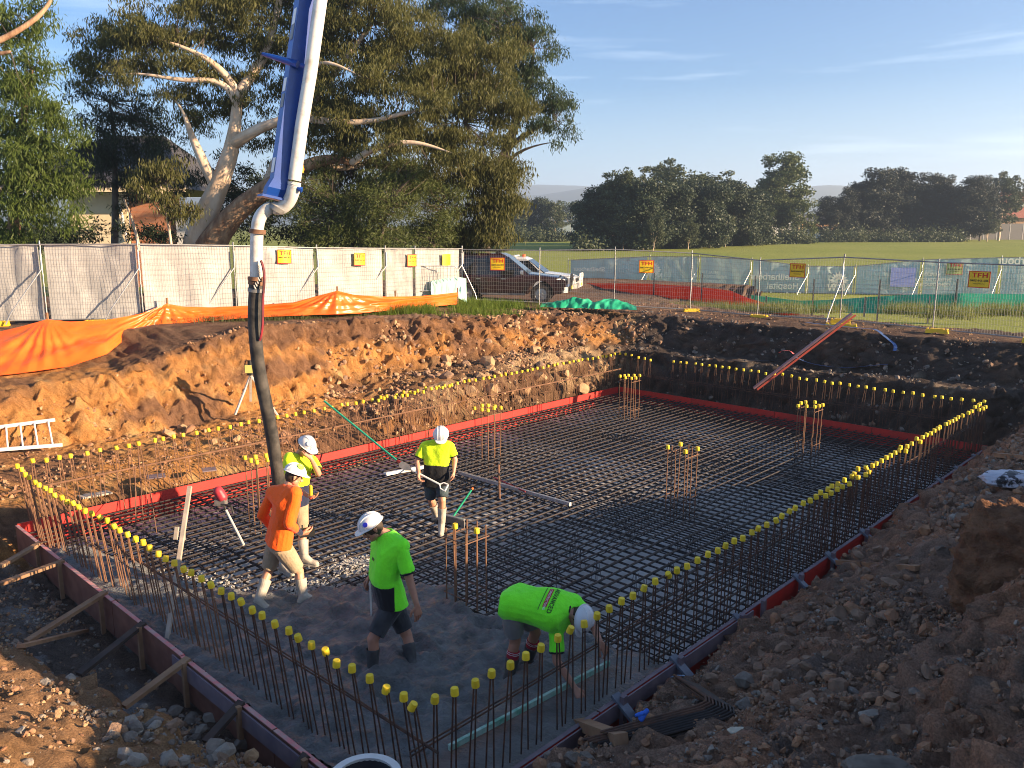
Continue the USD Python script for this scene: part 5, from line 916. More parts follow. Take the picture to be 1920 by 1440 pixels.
def emblem(px, py, s_, lab):
    e, c, X, N = back_text('NSW', px, py + 22 * s_, .34 * s_, k=lab); mb = MB()
    for k in range(15):
        an = math.pi * (k - 7) / 8.5; L = (.50 - .03 * abs(k - 7) * .5) * s_; d = X * math.sin(an) + ZZ * math.cos(an); sd_ = X * math.cos(an) - ZZ * math.sin(an); b = c + ZZ * .52 * s_
        q = np.array([b + d * .12 * s_, b + d * .3 * s_ + sd_ * .055 * s_, b + d * L, b + d * .3 * s_ - sd_ * .055 * s_]); mb.add(q + N * .004, [[0, 1, 2, 3]]); 
        q = np.array([b + d * .05 * s_, b + d * .13 * s_ + sd_ * .04 * s_, b + d * .20 * s_, b + d * .13 * s_ - sd_ * .04 * s_]); mb.add(q + N * .008, [[0, 1, 2, 3]])
    for k in (-1, 1):
        b = c + ZZ * .40 * s_; mb.add(np.array([b, b + X * .25 * k * s_ + ZZ * .02, b + X * .52 * k * s_ + ZZ * .16 * s_, b + X * .22 * k * s_ + ZZ * .14 * s_]) + N * .006, [[0, 1, 2, 3]])
    obj('flower_emblem', mb.get(), PRINT, label='cream flower emblem above the mirrored letters NSW' + lab, cat='emblem')
emblem(1571, 523, 1.0, ' beside the plank'); emblem(1226, 502, .9, ' right of the vehicles')
sign(1789, 503, BF[6][1], BF[7][1], .02, 'small faded yellow sign on the back fence', .75, .6, m=M('faded_sign', (.38, .40, .12), (.34, .36, .14)), off=.1)
a, b = np.array([*BF[5][1], 0]), np.array([*BF[6][1], 0]); c = a + (b - a) * .72; X = nrm(b - a); obj('notice_sheet', MB().box(c + ZZ * 2.55 + np.cross(X, ZZ) * .1, (1.15, .01, .95), X, np.cross(ZZ, X), ZZ).get(), M('pale_blue_sheet', (.30, .33, .62), (.36, .38, .66), 3, .7), label='pale blue square notice on the back fence', cat='notice')
# silt fences and star pickets in front of the banner
def drape(name, top, bot, m, label, cat, amp=.05, n=120, mm=9, seed=3, th=.004, fx=6.0):
    T, B = np.array(top), np.array(bot); f_ = lambda Q, n: np.stack([np.interp(np.linspace(0, 1, n), np.linspace(0, 1, len(Q)), Q[:, i]) for i in range(3)], 1)
    t_, b_ = f_(T, n), f_(B, n); h = np.linspace(0, 1, mm); g_ = t_[:, None] * (1 - h)[None, :, None] + b_[:, None] * h[None, :, None]
    s_ = np.linspace(0, 1, n); q = np.stack([np.broadcast_to(s_[:, None] * fx, (n, mm)), np.broadcast_to(h * .6, (n, mm)), np.zeros((n, mm))], -1)
    X = np.gradient(t_, axis=0); X /= np.linalg.norm(X, axis=1, keepdims=True); Nn = np.cross(X, ZZ); Nn[Nn[:, 1] > 0] *= -1
    g_ = g_ + Nn[:, None] * (amp * (meshkit.fbm(q * 3, 4, seed) - .5) * 2 * np.sin(np.pi * (h * .8 + .1)))[..., None]
    return obj(name, two_sided_sheet(g_, th), m, label=label, cat=cat, smooth=True)
dd = lambda pts: [D(x, y, d) for x, y, d in pts]
drape('silt_fence', dd([(1100, 531, 42), (1215, 532, 40), (1300, 537, 38.5), (1370, 545, 37), (1400, 558, 36), (1440, 570, 34.5), (1500, 578, 33)]), dd([(1100, 556, 42), (1215, 560, 40), (1300, 564, 38.5), (1370, 572, 37), (1400, 582, 36), (1440, 592, 34.5), (1500, 590, 33)]), REDSILT, 'red cloth silt fence behind the grass right of the vehicles', 'silt fence', .06)
drape('silt_fence', dd([(1408, 553, 38), (1450, 558, 37), (1500, 564, 36), (1560, 562, 35), (1640, 556, 34.5), (1720, 552, 34), (1800, 550, 33.5), (1960, 552, 33)]), dd([(1408, 580, 38), (1450, 582, 37), (1500, 584, 36), (1560, 586, 35), (1640, 588, 34.5), (1720, 588, 34), (1800, 588, 33.5), (1960, 590, 33)]), GREENSILT, 'bright green cloth silt fence behind the weeds at right', 'silt fence', .07, seed=8)
for k, (x, y0, y1, d) in enumerate([(1226, 512, 560, 39.5), (1316, 512, 565, 38), (1415, 517, 575, 36.5), (1436, 555, 592, 34.5), (1525, 523, 580, 35.5), (1648, 524, 588, 34), (1793, 523, 580, 33.5), (1622, 556, 580, 33), (1742, 556, 592, 32)]):
    obj('star_picket', MB().box((D(x, y0, d) + D(x, y1, d)) / 2 + ZZ * -.15, (.05, .05, abs(D(x, y0, d)[2] - D(x, y1, d)[2]) + .3)).get(), M('picket_black', (.02, .025, .03)) if k == 0 else '/World/Looks/picket_black', label=f'dark star picket, {ORD(k + 1)} of those holding the silt fences right of the vehicles', cat='picket', group='pickets of the silt fences')
for zz_ in (0, 1, 2): obj('fence_wire_line', MB().tube([D(1226, 520 + 8 * zz_, 39.5), D(1415, 526 + 8 * zz_, 36.5), D(1525, 531 + 8 * zz_, 35.5), D(1648, 534 + 8 * zz_, 34), D(1793, 536 + 8 * zz_, 33.5)], .006, 4).get(), WIRE, label='thin plain wire strung between the dark pickets, ' + ['top', 'middle', 'bottom'][zz_] + ' strand', cat='wire')
# orange barrier along the lip
OT = [(-60, 632, 19.4), (0, 621, 19.8), (45, 611, 20.0), (88, 599, 20.2), (130, 603, 20.4), (200, 600, 20.9), (265, 588, 21.5), (313, 569, 22.0), (345, 575, 22.2), (400, 576, 22.5), (470, 573, 22.8), (550, 567, 23.0), (632, 545, 23.4), (665, 553, 23.8), (720, 556, 24.6), (790, 555, 26.2), (858, 548, 27.8)]
OB = [(-60, 712, 17.9), (0, 704, 18.1), (45, 699, 18.35), (88, 693, 18.6), (130, 687, 18.9), (200, 664, 19.7), (240, 632, 20.9), (290, 610, 21.6), (345, 606, 21.8), (400, 601, 22.1), (470, 596, 22.4), (550, 592, 22.6), (632, 589, 22.9), (665, 588, 23.3), (720, 583, 24.2), (790, 577, 25.9), (858, 570, 27.6)]
n, mm = 260, 22
T_ = np.array(dd(OT)); B_ = np.array(dd(OB)); s0_ = np.array([q[0] for q in OT], float); sb_ = np.array([q[0] for q in OB], float); s_ = np.linspace(-60, 858, n)
tt_ = np.stack([np.interp(s_, s0_, T_[:, i]) for i in range(3)], 1); bb_ = np.stack([np.interp(s_, sb_, B_[:, i]) for i in range(3)], 1); h = np.linspace(0, 1, mm)
g_ = tt_[:, None] * (1 - h)[None, :, None] + bb_[:, None] * h[None, :, None]
peak = sum(np.exp(-((s_ - c) / 150) ** 2)[:, None] * np.abs(((np.arctan2(h[None, :] * 90 + 8, (s_ - c)[:, None] + 1e-6) * 3.1) % 1) - .5) for c in (88, 313, 632))
fold = meshkit.fbm(np.stack([np.broadcast_to(s_[:, None] / 130, (n, mm)), np.broadcast_to(h * 3.2, (n, mm)) + s_[:, None] / 260, np.zeros((n, mm))], -1), 4, 6) - .5
off = (fold * .50 + (peak - .25) * .15) * np.sin(np.pi * np.clip(h * .9 + .05, 0, 1))[None, :]
ot = thing('orange_barrier', 'bright orange plastic barrier sheet sagging along the top of the clay wall', 'barrier sheet')
obj('sheet', two_sided_sheet(g_ + off[..., None] * np.array([.3, -.8, .35]) * 1.1, .003), ORANGE, ot, smooth=True)
for px, py, d in [(88, 590, 20.25), (313, 562, 22.05), (470, 566, 22.85), (632, 540, 23.45), (741, 548, 25.2), (858, 542, 27.85)]: p = D(px, py, d); obj('stake', MB().box(p - ZZ * .45, (.045, .045, 1.0)).get(), TIMBER, ot)
# green tarp in a heap, crowd barrier, mesh scrap
def heap(name, px0, px1, y, d, w, hgt, m, label, cat, seed):
    a, b = D(px0, y[0], d[0]), D(px1, y[1], d[1]); n, m_ = 90, 16; s_, q = np.meshgrid(np.linspace(0, 1, n), np.linspace(-1, 1, m_), indexing='ij'); X = b - a; N = nrm(np.cross(X, ZZ))
    z = hgt * np.clip(1 - q ** 2, 0, 1) * np.sin(np.pi * np.clip(s_, .02, .98)) ** .4 * (.35 + 1.3 * meshkit.fbm(np.stack([s_ * 9, q * 1.6, 0 * s_], -1), 4, seed)); pts = a + s_[..., None] * X + q[..., None] * N * w + z[..., None] * ZZ + (meshkit.fbm(np.stack([s_ * 14, q, 0 * s_], -1), 3, seed + 1) - .5)[..., None] * N * .3
    return obj(name, two_sided_sheet(pts, .004), m, label=label, cat=cat, smooth=True)
heap('green_tarp', 1015, 1193, (574, 579), (28.0, 27.6), .38, .26, GREENTARP, 'crumpled bright green tarp lying at the fence foot below the dark vehicle', 'tarp', 4)
drape('green_mesh_scrap', dd([(808, 527, 28.6), (835, 521, 28.8), (862, 520, 29), (874, 522, 29.1)]), dd([(808, 552, 28.4), (835, 556, 28.5), (862, 560, 28.6), (876, 568, 28.7)]), clothmat('pale_green_mesh', (.45, .70, .60), (.62, .85, .76), .3), 'pale green mesh scrap hanging behind the crowd barrier', 'mesh scrap', .08, 40, 8, 5)
t = thing('crowd_barrier', 'grey tubular crowd barrier behind the right end of the orange sheet', 'crowd barrier'); a, b = D(760, 552, 28.2), D(858, 552, 28.9); hgt = .98
fr = [a, a + ZZ * (hgt - .1), a + (b - a) * .05 + ZZ * hgt, a + (b - a) * .95 + ZZ * hgt, b + ZZ * (hgt - .1), b]; obj('frame', MB().tube(fr, .018, 7).get(), STEEL, t); obj('rail', MB().tube([a + ZZ * .12, b + ZZ * .12], .014, 6).get(), STEEL, t)
for s_ in np.linspace(.06, .94, 14): obj('bar', MB().tube([a + (b - a) * s_ + ZZ * .12, a + (b - a) * s_ + ZZ * hgt], .008, 5).get(), STEEL, t)

# ---------------------------------------------------------------- vehicles
def CAR(n, c, rough=.25, coat=.6): return M(n, c, tuple(x * .85 for x in c), 2, rough, extra={'coat_weight': coat, 'coat_roughness': .06})
MAROON = CAR('dark_maroon_paint', (.032, .009, .011)); BLUEBK = CAR('blue_black_paint', (.012, .014, .03)); CARW = CAR('white_car_paint', (.70, .70, .68)); TYRE = M('tyre_rubber', (.018, .017, .016), (.05, .042, .035), 7, .9); ALLOY = M('alloy_wheel', (.42, .42, .42), (.30, .29, .28), 5, .4, metallic=.8)
GLASSD = usdkit.material(stage, '/World/Looks/car_glass', {'fr': ('fresnel', {'IOR': 1.5}), 'd': ('principled_bsdf', {'base_color': (.012, .015, .018), 'roughness': .05, 'specular_ior_level': .6})}, [], surface='d.BSDF')
LAMPG = M('lamp_glass', (.62, .62, .60), None, 3, .12, spec=.8); PLATE_Y = M('plate_yellow', (.78, .62, .03)); CHROME = M('bar_steel', (.45, .45, .46), None, 4, .25, metallic=.9)
def wheel(t, x, y, r, w, side):
    wt = obj('wheel', MB().lathe([(r * .62, -w / 2), (r * .9, -w / 2), (r, -w * .32), (r, w * .32), (r * .9, w / 2), (r * .62, w / 2), (r * .6, 0), (r * .62, -w / 2)], 28).get(), TYRE, t, smooth=40)
    g_ = UsdGeom.Mesh(wt); v = np.array(g_.GetPointsAttr().Get()); v = np.stack([v[:, 0], v[:, 2] * side, v[:, 1]], 1) + [x, y, r]; g_.GetPointsAttr().Set(Vt.Vec3fArray.FromNumpy(v.astype(np.float32))); n = g_.GetNormalsAttr().Get()
    if n: n = np.array(n); g_.GetNormalsAttr().Set(Vt.Vec3fArray.FromNumpy(np.stack([n[:, 0], n[:, 2] * side, n[:, 1]], 1).astype(np.float32)))
    mb = MB(); ro = r * .62
    def disc(prof): 
        q = MB().lathe(prof, 24).get(); vv = q[0]; mb.add(np.stack([vv[:, 0], vv[:, 2] * side, vv[:, 1]], 1) + [x, y, r], q[1])
    disc([(ro, w * .42), (ro * .93, w * .47), (ro * .85, w * .36), (ro * .3, w * .40), (ro * .22, w * .46), (0, w * .46)])
    for k in range(6):
        an = k * math.pi / 3; d = np.array([math.cos(an), 0, math.sin(an)]); c = np.array([x, y + side * w * .42, r]); mb.beam(c + d * ro * .2, c + d * ro * .88, .05, .05, up=np.array([0, 1.0, 0]))
    obj('rim', mb.get(), ALLOY, wt)
def slab(poly, hw, bevel, arches=(), hw_top=None):
    """side outline (x, z) made into a body of half width hw, with rounded shoulders and wheel arches"""
    cs = manifold3d.CrossSection([np.array(poly)[::-1]]); out = []
    for k, (sh, y) in enumerate([(0, hw - bevel), (-bevel * .5, hw - bevel * .15), (-bevel, hw)]): out.append(MF.extrude(cs.offset(sh, manifold3d.JoinType.Round) if sh else cs, 2 * y).translate([0, 0, -y]))
    m = union(*out).rotate([90, 0, 0])
    for x, r, z in arches: m -= MF.cylinder(hw * 3, r, r, 32, True).rotate([90, 0, 0]).translate([x, 0, z]) ^ MF.cube([10, 3, 3], True).translate([0, 0, z + .1])
    return m
def quad_prism(p, q, th, N): p = np.array(p, float); N = np.array(N, float); return MF.hull_points(np.vstack([p, p + N * th]))
def wagon(label, loc, rot, paint, hoodp, ute=False, roofz=1.88, white=False):
    t = thing('parked_vehicle', label, 'car', loc, rot); R = .40
    low = [(-2.40, .50), (-2.44, .78), (-2.38, 1.08), (.95, 1.12), (1.25, 1.11), (2.20, 1.00), (2.36, .92), (2.40, .55), (2.2, .42), (-2.2, .42)]
    obj('body', soften(slab(low, .93, .10, ((-1.42, .50, .42), (1.45, .50, .42))), .4, 0), paint, t, smooth=35)
    x0 = -2.33 if not ute else -1.0
    cab = np.array([(x, s * .86, 1.06) for x in (x0, 1.02) for s in (-1, 1)] + [(x, s * .70, roofz - .08) for x in (x0 + .20, .10) for s in (-1, 1)] + [(x, s * .62, roofz) for x in (x0 + .35, -.10) for s in (-1, 1)])
    obj('cabin', soften(MF.hull_points(cab), .4, 0), paint, t, smooth=25)
    obj('bonnet', soften(MF.hull_points(np.array([(x, s * w, z) for x, w, z in ((.92, .82, 1.13), (2.14, .74, 1.02), (.92, .70, 1.175), (2.10, .60, 1.06), (.92, .82, 1.05), (2.16, .74, .95)) for s in (-1, 1)])), .4, 0), hoodp, t, smooth=30)
    obj('windscreen', soften(MF.hull_points(np.array([(1.00 + .012, s * .76, 1.13) for s in (-1, 1)] + [(.16 + .012, s * .63, roofz - .11) for s in (-1, 1)] + [(.96, s * .76, 1.13) for s in (-1, 1)] + [(.12, s * .63, roofz - .11) for s in (-1, 1)])), 3, 0), GLASSD, t)
    for s in (-1, 1):
        yb = lambda z: .86 - (z - 1.06) * .16 / (roofz - .08 - 1.06) + .004
        def win(xs): 
            zb, zt = 1.13, roofz - .16; p = [(xs[0], s * yb(zb), zb), (xs[1], s * yb(zb), zb), (xs[3], s * yb(zt), zt), (xs[2], s * yb(zt), zt)]; obj('window', soften(quad_prism(p, p, .012, (0, s, .1)), 3, 0), GLASSD, t)
        if ute: win((-.85, -.05, -.72, -.05)); win((0.0, .82, 0.0, .22))
        else: win((-2.18, -1.12, -2.02, -1.12)); win((-1.05, -.18, -1.05, -.18)); win((-.10, .84, -.10, .24))
        obj('mirror', soften(MF.cube([.12, .2, .17], True).translate([.72, s * 1.0, 1.22]), .05, 1), CHROME if s < 0 else BLACK, t)
        for x in (-.95, .02): obj('door_handle', MB().box((x, s * .938, .98), (.17, .02, .03)).get(), CHROME, t)
        obj('side_step', MB().tube([(-.85, s * .95, .40), (.85, s * .95, .40)], .035, 8).get(), STEEL_D, t)
        obj('headlight', soften(MF.hull_points(np.array([(2.16, s * .86, .82), (2.16, s * .86, 1.0), (2.36, s * .58, .80), (2.34, s * .58, .95), (2.06, s * .915, .86), (2.04, s * .91, .99)])), 1, 0), LAMPG, t)
        wheel(t, -1.42, s * .80, R, .27, s); wheel(t, 1.45, s * .80, R, .27, s)
        for x in (1.45, -1.42): obj('wheel_flare', soften((MF.cylinder(.06, .56, .56, 32, True) - MF.cylinder(.2, .49, .49, 32, True)).rotate([90, 0, 0]).translate([x, s * .93, .42]).trim_by_plane([0, 0, 1.0], .40), .3, 0), paint if not white else BLACK, t)
    obj('grille', MB().box((2.375, 0, .82), (.03, 1.05, .18)).get(), BLACK, t); obj('bumper', soften(MF.hull_points(np.array([(x, s * y, z) for x, y in ((2.28, .92), (2.46, .78), (2.48, .5)) for s in (-1, 1) for z in (.46, .68)])), .4, 0), STEEL_D if white else CHROME if not ute else STEEL_D, t)
    hoop = [(2.52, -.55, .5), (2.56, -.55, 1.02), (2.56, -.45, 1.12), (2.56, .45, 1.12), (2.56, .55, 1.02), (2.52, .55, .5)]; obj('bull_bar', MB().tube(hoop, .035, 8).tube([(2.55, -.55, .85), (2.55, .55, .85)], .03, 8).tube([(2.55, -.2, .5), (2.56, -.2, 1.12)], .025, 8).tube([(2.55, .2, .5), (2.56, .2, 1.12)], .025, 8).get(), BLACK if not white else CARW, t)
    obj('number_plate', MB().box((2.58, .0, .62), (.012, .37, .12)).get(), PLATE_Y, t)
    if not ute:
        obj('roof_rack', MB().box((-.9, 0, roofz + .10), (1.9, 1.05, .05)).box((-.9, .55, roofz + .14), (1.9, .04, .06)).box((-.9, -.55, roofz + .14), (1.9, .04, .06)).get(), BLACK, t)
        for x in (-1.5, -.3): obj('rack_foot', MB().box((x, 0, roofz + .04), (.08, 1.1, .09)).get(), BLACK, t)
        obj('spot_lamp', MB().tube([(2.62, -.28, .95), (2.54, -.28, .95)], .10, 12).get(), BLACK, t); obj('spot_lamp', MB().tube([(2.62, .28, .95), (2.54, .28, .95)], .10, 12).get(), BLACK, t)
    else:
        obj('beacon', MB().lathe([(0, 0), (.09, 0), (.08, .1), (0, .12)], 10, (-.2, .2, roofz)).get(), M('beacon_orange', (.75, .12, .04)), t); obj('roof_bar', MB().box((-.55, 0, roofz + .05), (.12, 1.1, .07)).get(), CARW, t)
        obj('tray', MB().box((-1.72, 0, .98), (1.35, 1.75, .34)).get(), paint, t)
    return t
wagon('dark maroon four-wheel drive wagon with roof rack parked behind the mesh fence', (-.15 + .62 - .7, 32.2, 2.08), -7, MAROON, BLUEBK, roofz=1.92)
wagon('white four-wheel drive ute half hidden behind the dark wagon', (.72, 38.9, 1.78), -12, CARW, CARW, True, 1.86, True)

# ---------------------------------------------------------------- field, hills
def d_of(y): a = math.tan(PITCH - math.atan((720 - y) / FPX)); return (HC - 2.0 + .28) / (a + .007)
fr = np.r_[np.linspace(33, 60, 14), np.linspace(64, 420, 50), np.linspace(450, 3500, 20)]; fa = np.radians(np.linspace(-60, 60, 90)); FR, FA = np.meshgrid(fr, fa, indexing='ij')
fx, fy = FR * np.sin(FA), FR * np.cos(FA)
def field_z(x, y): 
    d = y; z = 2.0 - .28 + .007 * d; z = np.where(d < 60, np.minimum(z, 1.55 + (d - 36) * .012 + 0 * z), z); z = z - .000006 * np.clip(d - 300, 0, None) ** 2 * .2
    return z + .35 * (meshkit.fbm(np.stack([x * .012, d * .012, 0 * d], -1), 2, 4) - .5) * np.clip((d - 60) / 60, 0, 1)
fz = field_z(fx, fy); fz = np.where(fy < 40, fz - .5, fz)
GRASSF = M('mown_grass', (.17, .20, .035), (.235, .245, .06), .09, .95, .05, 2.5, coord='world', detail=9, spec=.1, lo=.3, hi=.7)
obj('field', grid_mesh(np.stack([fx, fy, fz], -1)), GRASSF, kind='structure', smooth=True, label='wide mown grass playing field beyond the fences')
for nm, d0, prof, lab in (('hills', 2200, [(-3000, 372), (800, 371), (950, 366), (1010, 366), (1070, 357), (1110, 350), (1170, 349), (1300, 356), (1460, 356), (1505, 351), (1530, 348), (1565, 347), (1640, 355), (1800, 360), (1910, 358), (2100, 364), (4000, 372)], 'low blue hills on the horizon'), ('far_ridge', 2900, [(-3000, 362), (700, 360), (900, 352), (1000, 346), (1080, 348), (1200, 356), (1500, 362), (1700, 360), (4000, 362)], 'fainter ridge behind the low hills')):
    xs = np.linspace(-1800, 3600, 260); hz = np.interp(xs, [q[0] for q in prof], [q[1] for q in prof]) + 2.5 * (meshkit.fbm(np.stack([xs * .012, 0 * xs, 0 * xs], -1), 4, 3) - .5)
    top = np.array([D(x, y, d0) for x, y in zip(xs, hz)]); rows = []
    for s_, dy in ((0, -700), (.55, -330), (.9, -100), (1, 0), (.8, 200), (0, 700)): q = top.copy(); q[:, 2] = -1 + (top[:, 2] + 1) * s_; q[:, 1] += dy; q[:, 0] *= q[:, 1] / d0; rows.append(q)
    obj(nm, grid_mesh(np.array(rows)), M(nm + '_forest', (.03, .05, .03), (.06, .08, .04), .01, .95, coord='world'), kind='structure', smooth=True, label=lab)
# ---------------------------------------------------------------- leaves
def LEAF(name, c1, c2, tr=.35, hueband=((.0), (.5), (1.))):
    return usdkit.material(stage, f'/World/Looks/{name}', {'g': ('geometry', {}), 'rp': ('rgb_ramp', {'ramp': [(0, c1), (.5, tuple((a + b) / 2 for a, b in zip(c1, c2))), (1, c2)]}), 'd': ('principled_bsdf', {'roughness': .55, 'specular_ior_level': .35}), 't': ('translucent_bsdf', {}), 'm': ('mix_closure', {'fac': tr})},
        [('g.random_per_island', 'rp.fac'), ('rp.color', 'd.base_color'), ('rp.color', 't.color'), ('d.BSDF', 'm.closure1'), ('t.BSDF', 'm.closure2')], surface='m.closure')
L_GUM = LEAF('gum_leaves', (.10, .10, .024), (.37, .275, .068), .45); L_LEFT = LEAF('bright_leaves', (.08, .115, .018), (.27, .25, .042), .45); L_DARK = LEAF('dark_leaves', (.022, .036, .014), (.07, .085, .028), .25); L_REAR = LEAF('rear_gum_leaves', (.045, .07, .024), (.12, .145, .045)); L_BUSH = LEAF('wattle_leaves', (.085, .105, .025), (.21, .19, .05))
L_FAR1 = LEAF('far_gum_leaves', (.06, .075, .032), (.155, .15, .06), .2); L_FAR2 = LEAF('far_dark_leaves', (.034, .048, .023), (.085, .10, .043), .15); L_FAR3 = LEAF('casuarina_leaves', (.033, .040, .027), (.08, .078, .047), .15); L_FAR4 = LEAF('far_lit_leaves', (.07, .09, .028), (.16, .17, .055), .25)
BARK = M('gum_bark', (.42, .30, .20), (.56, .44, .33), 2.2, .8, .015, 12, coord='world', stretch=(1, 1, .4)); BARK_R = M('peeling_bark', (.16, .08, .045), (.34, .22, .13), 5, .9, .03, 10, coord='world', stretch=(1, 1, .2)); BARK_D = M('dark_bark', (.05, .036, .026), (.11, .085, .065), 3, .9, .02, 9, coord='world')
def leaves(centers, rg, n, ln=(.10, .20), wd=.028, droop=.75, spread=.28, axis=None):
    """n leaves about every centre: narrow diamonds that hang"""
    c = np.repeat(centers, n, 0) + rg.normal(size=(len(centers) * n, 3)) * [spread, spread, spread * .8]
    d = rg.normal(size=c.shape); d /= np.linalg.norm(d, axis=1, keepdims=True); d = d * (1 - droop) + np.array([0, 0, -1.0]) * droop + rg.normal(size=c.shape) * .18; d /= np.linalg.norm(d, axis=1, keepdims=True)
    L = rg.uniform(*ln, (len(c), 1)); s = np.cross(d, rg.normal(size=c.shape)); s /= np.linalg.norm(s, axis=1, keepdims=True) + 1e-9; w = wd * rg.uniform(.7, 1.3, (len(c), 1)) * L / np.mean(ln)
    bend = np.cross(d, s) * L * rg.uniform(-.12, .12, (len(c), 1))
    v = np.stack([c, c + d * L * .45 + s * w / 2 + bend, c + d * L, c + d * L * .45 - s * w / 2 + bend], 1).reshape(-1, 3); k = np.arange(len(c))[:, None] * 4
    return v, np.vstack([k + [0, 1, 2], k + [0, 2, 3]])
def in_blobs(blobs, dens, rg, shell=.15, rc=(.35, .75), thick=.75):
    """spray centres: flat clumps in ellipsoids given in photograph pixels (px, py, rx, ry, d)"""
    out = []
    for px, py, rx, ry, d in blobs:
        c = D(px, py, d); k = d / FPX; R = np.array([rx * k, (rx + ry) * .5 * k * thick, ry * k]); n = max(3, int(dens * R[0] * R[2] * 4)); p = rg.normal(size=(n, 3)); p /= np.linalg.norm(p, axis=1, keepdims=True); p *= (rg.random((n, 1)) * (1 - shell) + shell) ** .5
        for q in c + p * R:
            r = rg.uniform(*rc); m = int(40 * r * r) + 3; s_ = rg.normal(size=(m, 3)); s_ /= np.linalg.norm(s_, axis=1, keepdims=True); s_[:, 2] = np.abs(s_[:, 2]) * 1.1 - .35; out.append(q + s_ * (rg.random((m, 1)) ** .4) * [r, r, r * .6])
    return np.vstack(out)
def limb(t, pts, rad, m, nm='limb', wob=.0, n=26, seed=0):
    c = curve([D(*q) for q in pts], n); r = np.interp(np.linspace(0, 1, n), np.linspace(0, 1, len(rad)), rad); mb = MB().tube(c, r, 10); v, f = mb.get(); v = v + ((meshkit.fbm(v * 2.3, 3, seed) - .5) * .16 * np.mean(rad))[:, None] * rg_t.normal(size=3)[None]
    return obj(nm, (v, f), m, t, smooth=True), c
rg_t = np.random.default_rng(77)
def twigs(t, starts, ends, m, r=.02, nm='twigs'):
    mb = MB()
    for a, b in zip(starts, ends):
        mid = (a + b) / 2 + rg_t.normal(size=3) * np.linalg.norm(b - a) * .12; mb.tube([a, mid, b], [r, r * .7, r * .3], 4, False)
    if mb.v: obj(nm, mb.get(), m, t, kind='stuff')
# big gum
t = thing('gum_tree', 'big spreading gum tree with pale smooth limbs behind the white fence', 'tree'); d = 31
base = D(382, 470, d)
limbs = []
for pts, rad, m in [
 ([(372, 470, d), (378, 425, d), (402, 368, d), (421, 320, d), (436, 268, d - .1), (442, 225, d), (446, 180, d + .1)], [.58, .45, .38, .33, .28, .21, .17], BARK),
 ([(392, 468, d - .3), (420, 425, d - .4), (458, 385, d - .6), (505, 350, d - .8), (560, 318, d - .9), (610, 300, d - .8), (660, 306, d - .6)], [.55, .43, .36, .31, .26, .2, .12], BARK_R),
 ([(434, 272, d - .1), (470, 250, d - .4), (510, 232, d - .7), (560, 222, d - .9), (620, 228, d - 1.2), (700, 226, d - 1.3), (760, 212, d - 1.4), (822, 203, d - 1.4)], [.24, .19, .16, .13, .11, .09, .06, .015], BARK),
 ([(404, 345, d), (388, 318, d - .1), (376, 292, d - .1), (366, 270, d), (356, 245, d + .2), (345, 215, d + .3), (325, 185, d + .4)], [.22, .19, .17, .14, .1, .05, .02], BARK),
 ([(446, 180, d + .1), (430, 150, d), (400, 120, d - .2), (350, 92, d - .4), (290, 70, d - .5)], [.15, .13, .10, .06, .015], BARK),
 ([(444, 200, d), (400, 152, d - .3), (350, 150, d - .5), (290, 142, d - .7), (225, 140, d - .8)], [.13, .10, .08, .05, .012], BARK),
 ([(446, 185, d), (472, 140, d + .3), (498, 98, d + .5), (510, 62, d + .6), (520, 20, d + .7), (530, -60, d + 1)], [.2, .18, .16, .13, .12, .08], BARK),
 ([(660, 306, d - 1), (690, 285, d - 1.4), (725, 272, d - 1.6), (780, 268, d - 1.7), (815, 276, d - 1.7), (852, 288, d - 1.8)], [.13, .12, .10, .08, .05, .012], BARK),
 ([(500, 350, d), (520, 300, d + .3), (580, 200, d + .5), (640, 120, d + .6), (700, 40, d + .8)], [.2, .18, .15, .12, .07], BARK),
 ([(590, 130, d - 1.0), (615, 118, d - 1.4), (650, 130, d - 1.5), (680, 145, d - 1.6)], [.07, .06, .04, .012], BARK),
 ([(610, 312, d), (700, 300, d + .4), (790, 250, d + .6), (870, 230, d + .6)], [.12, .10, .07, .015], BARK)]: limbs.append(limb(t, pts, rad, m, 'trunk' if len(limbs) < 2 else 'limb', seed=len(limbs))[1])
GB = [(560, 330, 50, 30, d + .6), (700, 365, 70, 28, d), (940, 360, 40, 28, d), (560, 60, 120, 90, d), (680, 70, 120, 90, d - .5), (790, 90, 120, 90, d), (640, 170, 95, 70, d - 1.2), (750, 175, 110, 75, d - 1), (860, 180, 95, 85, d), (690, 250, 80, 55, d - 1.4), (800, 300, 105, 60, d - .5), (890, 270, 75, 70, d), (930, 320, 50, 35, d), (600, 262, 75, 50, d - 1.2), (570, 180, 60, 55, d + .3), (440, 40, 100, 60, d - .3), (350, 40, 100, 55, d - .5), (250, 50, 90, 55, d - .3), (180, 120, 60, 40, d), (300, 118, 75, 24, d - .6), (390, 215, 60, 45, d + .4), (470, 170, 45, 50, d - .5), (900, 110, 80, 80, d + .5), (960, 220, 40, 60, d), (720, 330, 90, 40, d), (850, 352, 70, 30, d), (640, 340, 70, 40, d + .2), (400, 130, 50, 26, d - .4), (640, -40, 160, 60, d), (420, -40, 160, 50, d), (930, 330, 40, 30, d - .4), (500, 262, 40, 30, d + .6), (825, 198, 42, 22, d - 2.6), (862, 284, 36, 22, d - 2.9), (222, 138, 40, 20, d - 1.9), (285, 68, 40, 22, d - 1.6), (685, 148, 34, 20, d - 2.7), (720, 262, 34, 16, d - 2.7), (640, 218, 36, 14, d - 2.4), (330, 180, 30, 22, d - .6), (760, 320, 60, 30, d - 1.2), (900, 330, 50, 34, d - .8), (560, 200, 40, 40, d - .6), (350, 120, 30, 18, d - 1.6)]
